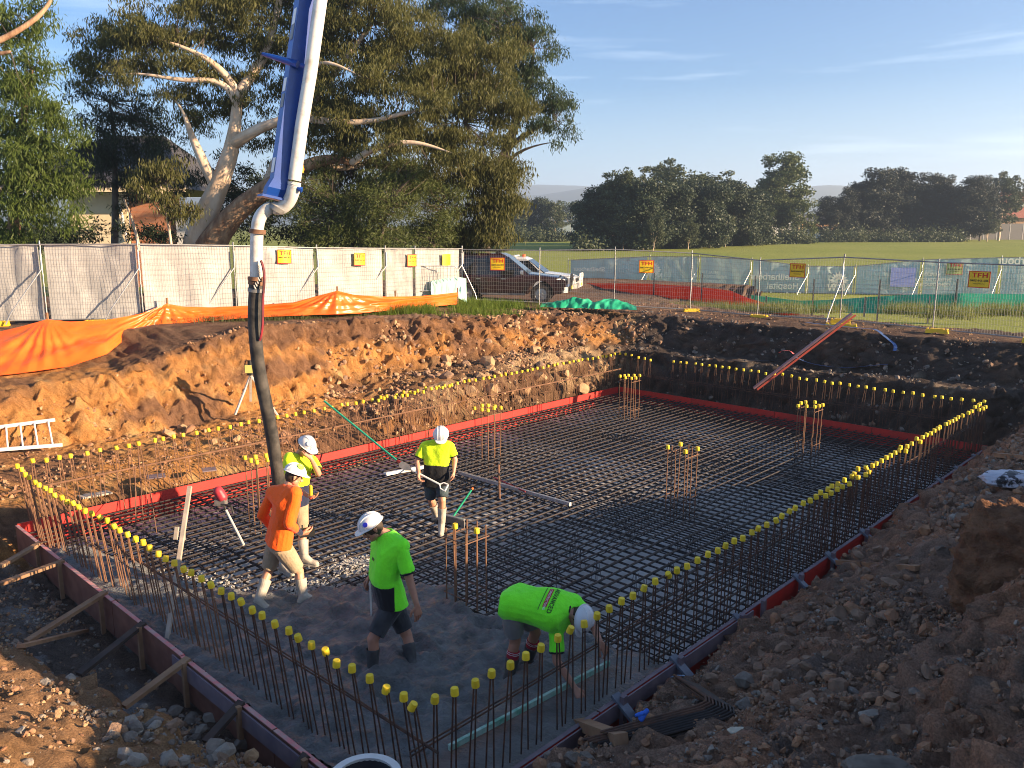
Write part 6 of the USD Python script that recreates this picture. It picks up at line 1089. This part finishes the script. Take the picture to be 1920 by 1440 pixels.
rg = np.random.default_rng(101); cs = in_blobs([(a, b, c_, d_, e_ + .9) for a, b, c_, d_, e_ in GB], 3.7, rg)
lv = leaves(cs, rg, 12, (.11, .24), .036, .66, .13); obj('crown', lv, L_GUM, t)
allc = np.vstack(limbs); sel = cs[rg.choice(len(cs), 420, False)]; near_ = allc[np.argmin(((sel[:, None] - allc[None]) ** 2).sum(-1), 1)]; keep = np.linalg.norm(sel - near_, axis=1) < 3.2; twigs(t, near_[keep], sel[keep], BARK_D, .02)
def simple_tree(name, label, blobs, mat_, dens, nleaf, seed, trunk=None, ln=(.11, .24), wd=.038, droop=.6, group=None, spread=.14, cat='tree', rc=(.3, .6), bark=None):
    t = thing(name, label, cat, group=group); rg = np.random.default_rng(seed); cs = in_blobs(blobs, dens, rg, .15, rc)
    cl_ = []
    for pts, rad in trunk or []: cl_.append(limb(t, pts, rad, bark or BARK_D, 'trunk' if not cl_ else 'limb', n=14, seed=seed)[1])
    obj('crown', leaves(cs, rg, nleaf, ln, wd, droop, spread), mat_, t)
    if cl_: ac = np.vstack(cl_); sel = cs[rg.choice(len(cs), min(160, len(cs)), False)]; nr_ = ac[np.argmin(((sel[:, None] - ac[None]) ** 2).sum(-1), 1)]; twigs(t, nr_, sel, BARK_D, .016)
    return t
simple_tree('gum_tree', 'darker tall gum behind the big one, outer branches against the sky', [(930, 40, 90, 60, 37), (1000, 90, 55, 60, 37), (1005, 170, 55, 45, 37), (1045, 215, 36, 40, 37), (1010, 235, 45, 22, 37), (860, 10, 110, 50, 38), (960, 130, 60, 50, 37.5), (1058, 260, 20, 18, 37), (950, 190, 40, 40, 38), (900, 90, 70, 60, 38)], L_REAR, 3.6, 12, 102, [([(905, 470, 38), (925, 380, 38), (950, 280, 38), (985, 180, 37.5), (1000, 90, 37)], [.35, .3, .24, .16, .06]), ([(950, 280, 38), (990, 250, 37.5), (1040, 225, 37)], [.14, .1, .03]), ([(940, 320, 38), (975, 285, 37), (1030, 268, 37)], [.10, .07, .02])], bark=BARK_D)
simple_tree('leafy_tree', 'bright green leafy tree filling the left edge behind the fence', [(40, 215, 75, 70, 25.5), (80, 300, 70, 60, 25), (50, 375, 80, 70, 25), (20, 120, 75, 60, 26), (120, 340, 36, 40, 25.2), (-40, 300, 80, 120, 26), (100, 250, 45, 45, 25.6), (30, 30, 90, 45, 26.5), (130, 400, 30, 25, 25), (40, 440, 70, 20, 25.5)], L_LEFT, 5.0, 12, 103, [([(20, 470, 26), (30, 380, 26), (40, 250, 26), (60, 130, 26)], [.2, .18, .13, .06]), ([(-30, 90, 25), (20, 65, 25.2), (60, 40, 25.5), (95, 0, 26)], [.09, .08, .07, .05]), ([(-10, 102, 25), (20, 97, 25)], [.07, .04])], bark=BARK_R)
simple_tree('dark_tree', 'dark thin-leaved tree with sky showing through, between the leafy tree and the gum', [(205, 200, 80, 40, 36), (180, 255, 60, 45, 36), (250, 270, 80, 55, 37), (330, 300, 60, 60, 36), (280, 210, 60, 35, 36), (150, 170, 40, 30, 35), (215, 320, 80, 45, 37), (160, 310, 60, 40, 37), (290, 340, 60, 40, 37), (220, 265, 90, 40, 36), (250, 375, 40, 22, 37)], L_DARK, 2.3, 11, 104, [([(215, 480, 37), (216, 380, 37), (214, 270, 37), (205, 190, 36)], [.16, .14, .10, .05])])
simple_tree('drooping_sapling', 'drooping olive sapling in front of the big gum trunk', [(300, 350, 45, 40, 29.5), (335, 385, 30, 35, 29.3), (270, 335, 32, 30, 29.6), (318, 320, 34, 26, 29.6)], L_GUM, 4.2, 12, 105, [([(262, 470, 29.6), (250, 420, 29.6), (232, 372, 29.6)], [.06, .05, .03]), ([(322, 470, 29.5), (312, 400, 29.5), (300, 345, 29.5)], [.05, .04, .02]), ([(300, 395, 29.4), (280, 372, 29.4), (262, 345, 29.4)], [.03, .03, .02])], droop=.8, bark=BARK)
for k, (bl, lab, sd, mt) in enumerate([([(610, 395, 60, 50, 29.6), (570, 350, 50, 40, 30), (640, 440, 60, 30, 29.4)], 'olive wattle bush behind the fence just right of the pipe', 106, L_BUSH), ([(710, 385, 70, 55, 29.4), (740, 330, 55, 35, 30), (700, 445, 60, 25, 29.3)], 'wide olive wattle bush in the middle behind the fence', 107, L_BUSH), ([(810, 385, 60, 50, 30.6), (790, 440, 60, 28, 30.4)], 'olive wattle bush left of the hanging branches', 108, L_BUSH)]):
    simple_tree('wattle_bush', lab, bl, mt, 8.0, 12, sd, [([(bl[0][0], 478, bl[0][4]), (bl[0][0] + 8, 430, bl[0][4]), (bl[0][0] + 20, 380, bl[0][4])], [.08, .06, .03])], (.09, .18), .028, .4, 'wattle bushes behind the white fence', cat='bush')
simple_tree('hanging_gum', 'drooping grey green gum foliage above the dark vehicle', [(905, 400, 62, 50, 32), (935, 428, 40, 34, 31.5), (870, 420, 45, 40, 32), (945, 385, 28, 28, 31.6), (890, 452, 50, 16, 32)], L_GUM, 5.5, 13, 109, [([(880, 480, 33), (890, 430, 33), (915, 380, 32.5), (905, 340, 32.5)], [.14, .12, .08, .04])], droop=.85)
for k, (bl, lab, sd) in enumerate([([(470, 395, 60, 60, 37), (540, 400, 70, 60, 37.5), (440, 340, 40, 50, 37)], 'dark shrub mass behind the forked gum trunk', 110), ([(640, 430, 90, 45, 36), (740, 450, 90, 32, 36), (850, 445, 70, 30, 37)], 'dark shrubs low behind the wattle bushes', 111), ([(60, 440, 80, 40, 30), (150, 440, 50, 22, 30)], 'dark low shrubs under the leafy tree at left', 112), ([(250, 440, 40, 20, 31), (290, 448, 40, 16, 31)], 'small dark shrub in front of the brick house', 113)]):
    simple_tree('dark_shrub', lab, bl, L_DARK, 4.5, 12, sd, None, (.12, .24), .045, .3, cat='shrub')
# ---------------------------------------------------------------- far trees: a few kinds, copied
def far_tree(name, label, seed, H, blobs, mat_, nl, size, trunks, group, bark=BARK_D):
    t = thing(name, label, 'tree', (0, 0, 0), 0, group); rg = np.random.default_rng(seed); out = []
    for cx, cy, cz, rx, rz, w in blobs:
        n = int(nl * w); p = rg.normal(size=(n, 3)) * .62; p *= np.minimum(1, 1.25 / (np.linalg.norm(p, axis=1, keepdims=True) + 1e-9)); q = np.array([cx, cy, cz]) + p * [rx * rg.uniform(.8, 1.5), rx * rg.uniform(.8, 1.4), rz * rg.uniform(.7, 1.2)]; out.append(q[meshkit.fbm(q * .9 + seed, 3, seed) > .40 + rg.normal(size=n) * .06])
    c = np.vstack(out); d = rg.normal(size=c.shape) * [1, 1, .7]; d /= np.linalg.norm(d, axis=1, keepdims=True); s = np.cross(d, rg.normal(size=c.shape)); s /= np.linalg.norm(s, axis=1, keepdims=True); L = rg.uniform(.6, 1.4, (len(c), 1)) * size
    v = np.stack([c - d * L * .5, c + s * L * .28, c + d * L * .5, c - s * L * .28], 1).reshape(-1, 3); k = np.arange(len(c))[:, None] * 4; obj('crown', (v, np.vstack([k + [0, 1, 2], k + [0, 2, 3]])), mat_, t)
    for i, (pts, r) in enumerate(trunks): obj('trunk' if i == 0 else 'limb', MB().tube(curve(pts, 10), np.linspace(r, r * .35, 10), 6, False).get(), bark, t, smooth=True)
    return t
def clusters(seed, n, R, z0, z1, r, top=0.0):
    q = np.random.default_rng(seed); out = []
    for _ in range(n):
        a, rad, z = q.uniform(0, 6.28), R * q.random() ** .5, q.uniform(z0, z1); rad *= 1 - .55 * max(0, (z - z0) / (z1 - z0) - .4); s = r * q.uniform(.55, 1.5); out.append((rad * math.cos(a), rad * math.sin(a), z, s, s * .75, s * s))
    return out
FT = {}
def proto(kind):
    tr = lambda x, y, z: [(0, 0, -.3), (x * .2, y * .2, z * .4), (x, y, z)]
    if kind == 'gum': return (12, clusters(5, 60, 3.6, 3.2, 11.4, .8), L_FAR1, 330, .36, [(tr(.4, .2, 9), .22), (tr(-1.8, .6, 7.5), .13), (tr(1.9, -.5, 8), .12)], BARK)
    if kind == 'dense': return (11, clusters(6, 85, 3.7, .8, 10.3, .95), L_FAR2, 260, .38, [(tr(.3, .1, 8), .22), (tr(-1.4, .4, 6), .13), (tr(1.2, .2, 5), .1)], BARK_D)
    if kind == 'cas': return (13, clusters(7, 95, 3.3, 2.0, 12.4, .85), L_FAR3, 300, .34, [(tr(.1, 0, 11), .2), (tr(-1.2, .2, 8), .12), (tr(1.3, -.3, 8), .12)], BARK_D)
    if kind == 'lit': return (12, clusters(8, 62, 3.2, 2.6, 11.5, .85), L_FAR4, 320, .36, [(tr(.3, 0, 9), .26), (tr(-1.6, .5, 7), .15), (tr(1.7, .2, 7), .14)], BARK)
    if kind == 'small': return (6, clusters(9, 46, 2.5, 1.3, 5.5, .62), L_FAR4, 420, .28, [(tr(.2, 0, 4), .2), (tr(-1.0, .3, 3.6), .11), (tr(1.1, 0, 3.4), .11)], BARK)
FARS = [('dense', 962, 450, 362, 190, 'dark rounded tree, leftmost of the distant group left'), ('dense', 988, 452, 380, 200, 'dark tree, second of the distant left group'), ('dense', 1015, 452, 366, 195, 'dark tree in the middle of the distant left group'), ('gum', 1040, 451, 374, 190, 'olive tree at the right of the distant left group'), ('small', 1071, 441, 379, 290, 'hazy pale tree in the gap between the two left groups'),
 ('dense', 1098, 468, 372, 104, 'low dark tree at the left end of the middle grove'), ('dense', 1122, 470, 342, 106, 'dark tree second from the left in the middle grove'), ('gum', 1150, 472, 322, 104, 'olive topped tree, third from the left in the middle grove'), ('gum', 1188, 473, 309, 102, 'tall olive tree left of the tallest in the middle grove'), ('dense', 1205, 474, 330, 100, 'dark tree under the tallest crown of the middle grove'), ('gum', 1248, 470, 296, 122, 'tallest open-crowned tree of the middle grove'), ('dense', 1262, 472, 336, 106, 'dark tree right of the tallest in the middle grove'), ('dense', 1300, 470, 328, 112, 'wide dark tree at the centre right of the middle grove'), ('gum', 1342, 466, 318, 125, 'pale-topped tree behind the centre right of the grove'), ('dense', 1330, 468, 338, 108, 'dark tree, third from the right of the middle grove'), ('dense', 1372, 464, 333, 118, 'dark tree, second from the right of the middle grove'), ('dense', 1398, 462, 346, 122, 'dark tree at the right end of the middle grove'), ('gum', 1225, 476, 400, 97, 'low scrubby tree at the front of the middle grove'), ('gum', 1290, 472, 410, 104, 'low grey scrubby tree in front of the dark crowns'), ('gum', 1168, 475, 395, 100, 'low scrubby tree at the front left of the grove'), ('gum', 1360, 466, 400, 114, 'low scrubby tree at the front right of the grove'),
 ('lit', 1462, 456, 286, 142, 'tall sunlit gum standing between the two right groves'), ('lit', 1440, 458, 330, 140, 'sunlit lower gum leaning on the tall sunlit one'), ('small', 1494, 457, 374, 138, 'spreading sunlit tree with a pale double trunk'), ('gum', 1425, 458, 390, 138, 'grey green tree left below the tall sunlit gum'),
 ('cas', 1552, 453, 366, 152, 'dark feathery tree at the left end of the right grove'), ('cas', 1580, 453, 350, 152, 'dark feathery tree, second in the right grove'), ('cas', 1606, 453, 338, 154, 'dark feathery tree, third in the right grove'), ('cas', 1640, 453, 312, 154, 'tallest dark feathery tree of the right grove'), ('cas', 1668, 452, 312, 156, 'dark feathery tree beside the tallest in the right grove'), ('cas', 1700, 452, 320, 156, 'dark feathery tree right of the middle of the right grove'), ('cas', 1730, 452, 322, 157, 'dark feathery tree, third from the right of the right grove'), ('cas', 1762, 452, 326, 158, 'dark feathery tree, second from the right of the right grove'), ('cas', 1782, 452, 346, 158, 'lower dark feathery tree at the right end of the grove'),
 ('cas', 1808, 453, 328, 152, 'dark tree left in the separate pair at the far right'), ('cas', 1836, 453, 326, 152, 'brownish tree in the separate pair at the far right'), ('gum', 1872, 452, 320, 158, 'open-crowned tree at the far right before the houses'), ('gum', 1850, 454, 392, 150, 'low olive tree below the brownish one at far right')]
for i, (kind, px, by, ty, d, lab) in enumerate(FARS):
    p = D(px, by, d); p[2] = float(field_z(p[0], p[1])) - .1; H = D(px, ty, d)[2] - p[2]; H0, bl, mt, nl, sz, tr, bk = proto(kind); rz = (i * 137) % 360; nm = {'gum': 'distant_gum', 'dense': 'distant_dark_tree', 'cas': 'distant_casuarina', 'lit': 'sunlit_gum', 'small': 'small_distant_tree'}[kind]
    sxy = H / H0 * (1.0 if kind != 'small' else 1.15) * (1.0 + .15 * math.sin(i * 2.1)); s_ = (sxy, sxy, H / H0)
    if kind not in FT: FT[kind] = far_tree(nm, lab, 300 + i, H0, bl, mt, nl, sz, tr, 'trees beyond the playing field', bk); place(FT[kind], p, rz, s_)
    else: dup(FT[kind], p, rz, lab, scale=s_)
q3 = np.random.default_rng(88); sp_ = []
for x0, x1, y0, y1 in ((1090, 1410, 472, 461), (1410, 1520, 460, 458), (1540, 1800, 455, 454), (945, 1060, 455, 454)):
    for _ in range(int((x1 - x0) * .9)):
        px = q3.uniform(x0, x1); d = d_of(np.interp(px, [x0, x1], [y0, y1])) * q3.uniform(1.0, 1.08); p = D(px, 450, d); p[2] = float(field_z(p[0], p[1])); h = q3.uniform(.5, 2.4); k = int(90 * h); c = p + np.abs(q3.normal(size=(k, 3))) * [.6, .6, h * .5] * np.sign(q3.normal(size=(k, 3))) ** [1, 1, 2]; sp_.append(c)
c = np.vstack(sp_); d = q3.normal(size=c.shape); d /= np.linalg.norm(d, axis=1, keepdims=True); s = np.cross(d, q3.normal(size=c.shape)); s /= np.linalg.norm(s, axis=1, keepdims=True); L = q3.uniform(.15, .45, (len(c), 1)); v = np.stack([c - d * L * .5, c + s * L * .3, c + d * L * .5, c - s * L * .3], 1).reshape(-1, 3); k = np.arange(len(c))[:, None] * 4
obj('undergrowth', (v, np.vstack([k + [0, 1, 2], k + [0, 2, 3]])), L_FAR1, label='low scrubby undergrowth along the foot of the distant groves', kind='stuff')
# far buildings and fences
ROOFT = M('terracotta_roof', (.30, .10, .06), (.38, .15, .09), 2, .8); ROOFG = M('grey_roof', (.06, .065, .075), (.10, .10, .11), 2, .7); WALLO = M('apricot_wall', (.55, .30, .14), (.60, .36, .18), 2, .85); WALLW = M('pale_wall', (.55, .53, .50), (.62, .60, .57), 2, .85); GLASSW = M('window_glass', (.03, .035, .045), None, 2, .1, spec=.7)
def far_house(label, px, d, w, dep, hw, hr, wall, roof, nwin, zb=None, rot=0):
    p = D(px, 450, d); p[2] = float(field_z(p[0], p[1])) - .3 if zb is None else zb; t = thing('far_house', label, 'house', p, rot)
    obj('wall', MB().box((0, 0, hw / 2), (w, dep, hw)).get(), wall, t); rp = MF.hull_points(np.array([(sx * (w / 2 + .5), sy * (dep / 2 + .5), hw) for sx in (-1, 1) for sy in (-1, 1)] + [(sx * (w / 2 - dep * .35), 0, hw + hr) for sx in (-1, 1)])); obj('roof', rp, roof, t)
    for k in range(nwin): x = -w / 2 + (k + .5) * w / nwin; f_ = obj('window', MB().box((x, -dep / 2 - .02, hw * .55), (1.6, .08, 1.3)).get(), WALLW, t); obj('pane', MB().box((x, -dep / 2 - .07, hw * .55), (1.4, .04, 1.1)).get(), GLASSW, f_)
far_house('two-storey pale house with red tile roof behind the far right trees', 1902, 195, 14, 9, 7.8, 2.6, WALLW, ROOFT, 4, 3.2, -12); far_house('apricot house with orange tile roof at the far right edge', 1908, 172, 12, 8, 4.6, 2.2, WALLO, ROOFT, 3, 2.6, -8); far_house('low pale house between the right groves', 1528, 205, 12, 8, 3.6, 2.0, WALLO, ROOFG, 3, 3.0, 6); far_house('low dark roofed house behind the dark right grove', 1700, 200, 20, 8, 3.2, 2.2, WALLW, ROOFT, 5, 2.8, 0); far_house('low red roofed house behind the trunks of the right grove', 1770, 185, 14, 8, 3.0, 2.4, WALLW, ROOFT, 4, 2.8, 4); far_house('white house behind the tall sunlit gum', 1452, 200, 10, 8, 5.5, 2.2, WALLW, ROOFG, 3, 3.0, 0)
def far_fence(label, x0, x1, d0, d1, h, m, nm='paling_fence'):
    a, b = D(x0, 450, d0), D(x1, 450, d1); n = int(np.linalg.norm(b - a) / 2.4); t = thing(nm, label, 'fence')
    for k in range(n):
        p, q = a + (b - a) * k / n, a + (b - a) * (k + .96) / n
        for s_ in (p, q): s_[2] = float(field_z(s_[0], s_[1]))
        obj('panel', MB().beam(p + ZZ * h / 2, q + ZZ * h / 2, .04, h).get(), m, t); obj('post', MB().box(p + ZZ * h * .52, (.08, .08, h * 1.04)).get(), WALLW, t)
far_fence('long pale metal fence beyond the double-trunk tree', 1505, 1600, 168, 176, 2.0, M('pale_fence', (.42, .44, .44))); far_fence('grey brown fence behind the trunks of the right grove', 1596, 1800, 172, 176, 2.1, M('grey_fence', (.24, .22, .20))); far_fence('dark grey fence below the houses at far right', 1795, 1990, 168, 166, 3.2, M('taupe_fence', (.20, .18, .165))); far_fence('bluish fence in the gap of the left groups', 1040, 1100, 255, 255, 3, M('bluish_fence', (.22, .27, .28)))
# house among the trees at left
t = thing('weatherboard_house', 'cream weatherboard and brick house with dark roof half hidden by the trees at left', 'house'); hd = 42
def at(px, py): return D(px, py, hd)
X0, X1 = at(130, 400)[0], at(238, 400)[0]; ztop, zbot = at(200, 362)[2], 2.2; nb = 9; CREAM = M('cream_board', (.62, .50, .32), (.68, .56, .38), 2, .7)
for k in range(nb): z0 = zbot + (ztop - zbot) * k / nb; h_ = (ztop - zbot) / nb; obj('weatherboard', MB().add([(X0, hd, z0), (X1, hd, z0), (X1, hd + .05, z0 + h_ * 1.04), (X0, hd + .05, z0 + h_ * 1.04), (X0, hd + .2, z0), (X1, hd + .2, z0), (X1, hd + .2, z0 + h_), (X0, hd + .2, z0 + h_)], [[0, 1, 2, 3], [0, 4, 5, 1], [3, 2, 6, 7], [0, 3, 7, 4], [1, 5, 6, 2]]).get(), CREAM, t)
BRICK = usdkit.material(stage, '/World/Looks/orange_brick', {'g': ('geometry', {}), 'mp': ('mapping', {'scale': (1, 1, 1), 'rotation': (1.5708, 0, 0)}), 'b': ('brick_texture', {'color1': (.46, .16, .06), 'color2': (.36, .12, .05), 'mortar': (.35, .30, .25), 'scale': 4.2, 'mortar_size': .02}), 'p': ('principled_bsdf', {'roughness': .9})}, [('g.position', 'mp.vector'), ('mp.vector', 'b.vector'), ('b.color', 'p.base_color')], surface='p.BSDF')
Bx0, Bx1 = X1 + .05, at(332, 400)[0]; obj('brick_wall', MB().box(((Bx0 + Bx1) / 2, hd + .3, (2.0 + ztop) / 2), (Bx1 - Bx0, .3, ztop - 2.0)).get(), BRICK, t); obj('downpipe', MB().tube([at(240, 452) + [0, -.1, 0], at(226, 380) + [0, -.1, 0]], .06, 8).get(), WALLW, t)
obj('white_door', MB().box(at(339, 432) + [0, .1, 0], (.5, .1, 1.6)).get(), WALLW, t)
rx0, rx1 = at(40, 300)[0], at(350, 300)[0]; zr = at(200, 238)[2]; rp = np.array([(rx0 - 1, hd - 1.2, ztop + .15), (rx1 + .3, hd - 1.2, ztop + .15), (rx1 + .3, hd + 9, ztop + .15), (rx0 - 1, hd + 9, ztop + .15), (at(130, 240)[0], hd + 4, zr), (at(245, 240)[0], hd + 4, zr)]); obj('roof', MF.hull_points(rp), M('dark_tile_roof', (.035, .035, .04), (.06, .055, .055), 3, .75, .02, 8, coord='world', stretch=(.3, 1, 4)), t); obj('fascia', MB().beam((rx0 - 1, hd - 1.22, ztop + .1), (rx1 + .3, hd - 1.22, ztop + .1), .04, .2).get(), CREAM, t)
# ---------------------------------------------------------------- grass
def tufts(name, pts, rg, n, h, m, label, wd=.012, lean=.45, spread=.10):
    c = np.repeat(pts, n, 0) + np.c_[rg.normal(size=(len(pts) * n, 2)) * spread, np.zeros(len(pts) * n)]; hh = rg.uniform(h[0], h[1], (len(c), 1)); a = rg.uniform(0, 6.283, len(c)); dr = np.stack([np.cos(a), np.sin(a), 0 * a], 1) * lean * rg.random((len(c), 1)); s = np.stack([-np.sin(a), np.cos(a), 0 * a], 1) * wd
    v = np.stack([c - s / 2, c + s / 2, c + s * .35 + dr * hh * .45 + ZZ * hh * .6, c - s * .35 + dr * hh * .45 + ZZ * hh * .6, c + dr * hh * 1.2 + ZZ * hh * (1 - .3 * np.linalg.norm(dr, axis=1, keepdims=True))], 1).reshape(-1, 3); k = np.arange(len(c))[:, None] * 5
    return obj(name, (v, np.vstack([k + [0, 1, 2], k + [0, 2, 3], k + [3, 2, 4]])), m, label=label, kind='stuff')
G_BR = LEAF('bright_grass', (.13, .19, .022), (.36, .36, .08), .5); G_DR = LEAF('dry_grass', (.15, .17, .04), (.42, .34, .14), .4); G_OL = LEAF('tired_grass', (.09, .10, .03), (.22, .19, .07), .35)
rg = np.random.default_rng(61)
def gpts(n, poly_px, zfn=None, jit=0):
    out = []; xs = [q[0] for q in poly_px]
    while len(out) < n:
        px = rg.uniform(xs[0], xs[-1]); y0 = np.interp(px, xs, [q[1] for q in poly_px]); y1 = np.interp(px, xs, [q[2] for q in poly_px]); d0 = np.interp(px, xs, [q[3] for q in poly_px]); d1 = np.interp(px, xs, [q[4] for q in poly_px]); s_ = rg.random(); p = D(px, y0 + (y1 - y0) * s_, d0 + (d1 - d0) * s_)
        p[2] = zfn(p) if zfn else max(ground_xy(p[0], p[1]), -9) - .02; out.append(p)
    return np.array(out)
tufts('green_grass', (lambda q: q[meshkit.fbm(q * [.9, .9, 0] + 3, 3, 9) > .43])(gpts(2000, [(690, 580, 592, 26, 24.0), (760, 572, 592, 28, 24.4), (870, 562, 590, 29.6, 25), (960, 570, 588, 28.6, 26), (1030, 580, 586, 27.4, 26.6)])), rg, 12, (.06, .46), G_BR, 'bright green long grass on the lip above the clay wall', .014, .95, .14)
tufts('tired_grass', gpts(700, [(250, 600, 612, 23, 21.5), (400, 598, 610, 23, 22), (560, 590, 600, 23.4, 22.6), (700, 582, 592, 24.6, 24)]), rg, 12, (.06, .24), G_OL, 'tired brown green grass along the lip under the orange sheet')
fzf = lambda p: float(np.interp(p[1], [28, 31, 34, 44], [2.0, 1.85, 1.45, 1.3]))
_w = (lambda q: q[meshkit.fbm(q * [.5, .5, 0] + 7, 3, 5) > .5])(gpts(2000, [(1130, 560, 575, 41, 33.5), (1300, 565, 590, 38, 32), (1420, 580, 600, 36, 30.5), (1500, 585, 610, 34, 29), (1620, 590, 615, 33, 28), (1800, 590, 625, 31, 26.5), (1960, 590, 632, 30, 25.5)], fzf))
tufts('weeds', _w, rg, 12, (.15, .55), G_DR, 'tall yellow green weeds between the two right fences', .014, .5, .16)
# ---------------------------------------------------------------- air
HAZE = usdkit.material(stage, '/World/Looks/haze_air', {'v': ('principled_volume', {'color': (.66, .80, 1.0), 'density': .00040, 'anisotropy': .35})}, [], volume='v.volume')
obj('haze', MB().box((0, 1900, 83), (7600, 4300, 170)).get(), HAZE, kind='stuff', label='thin blue morning haze over the field')
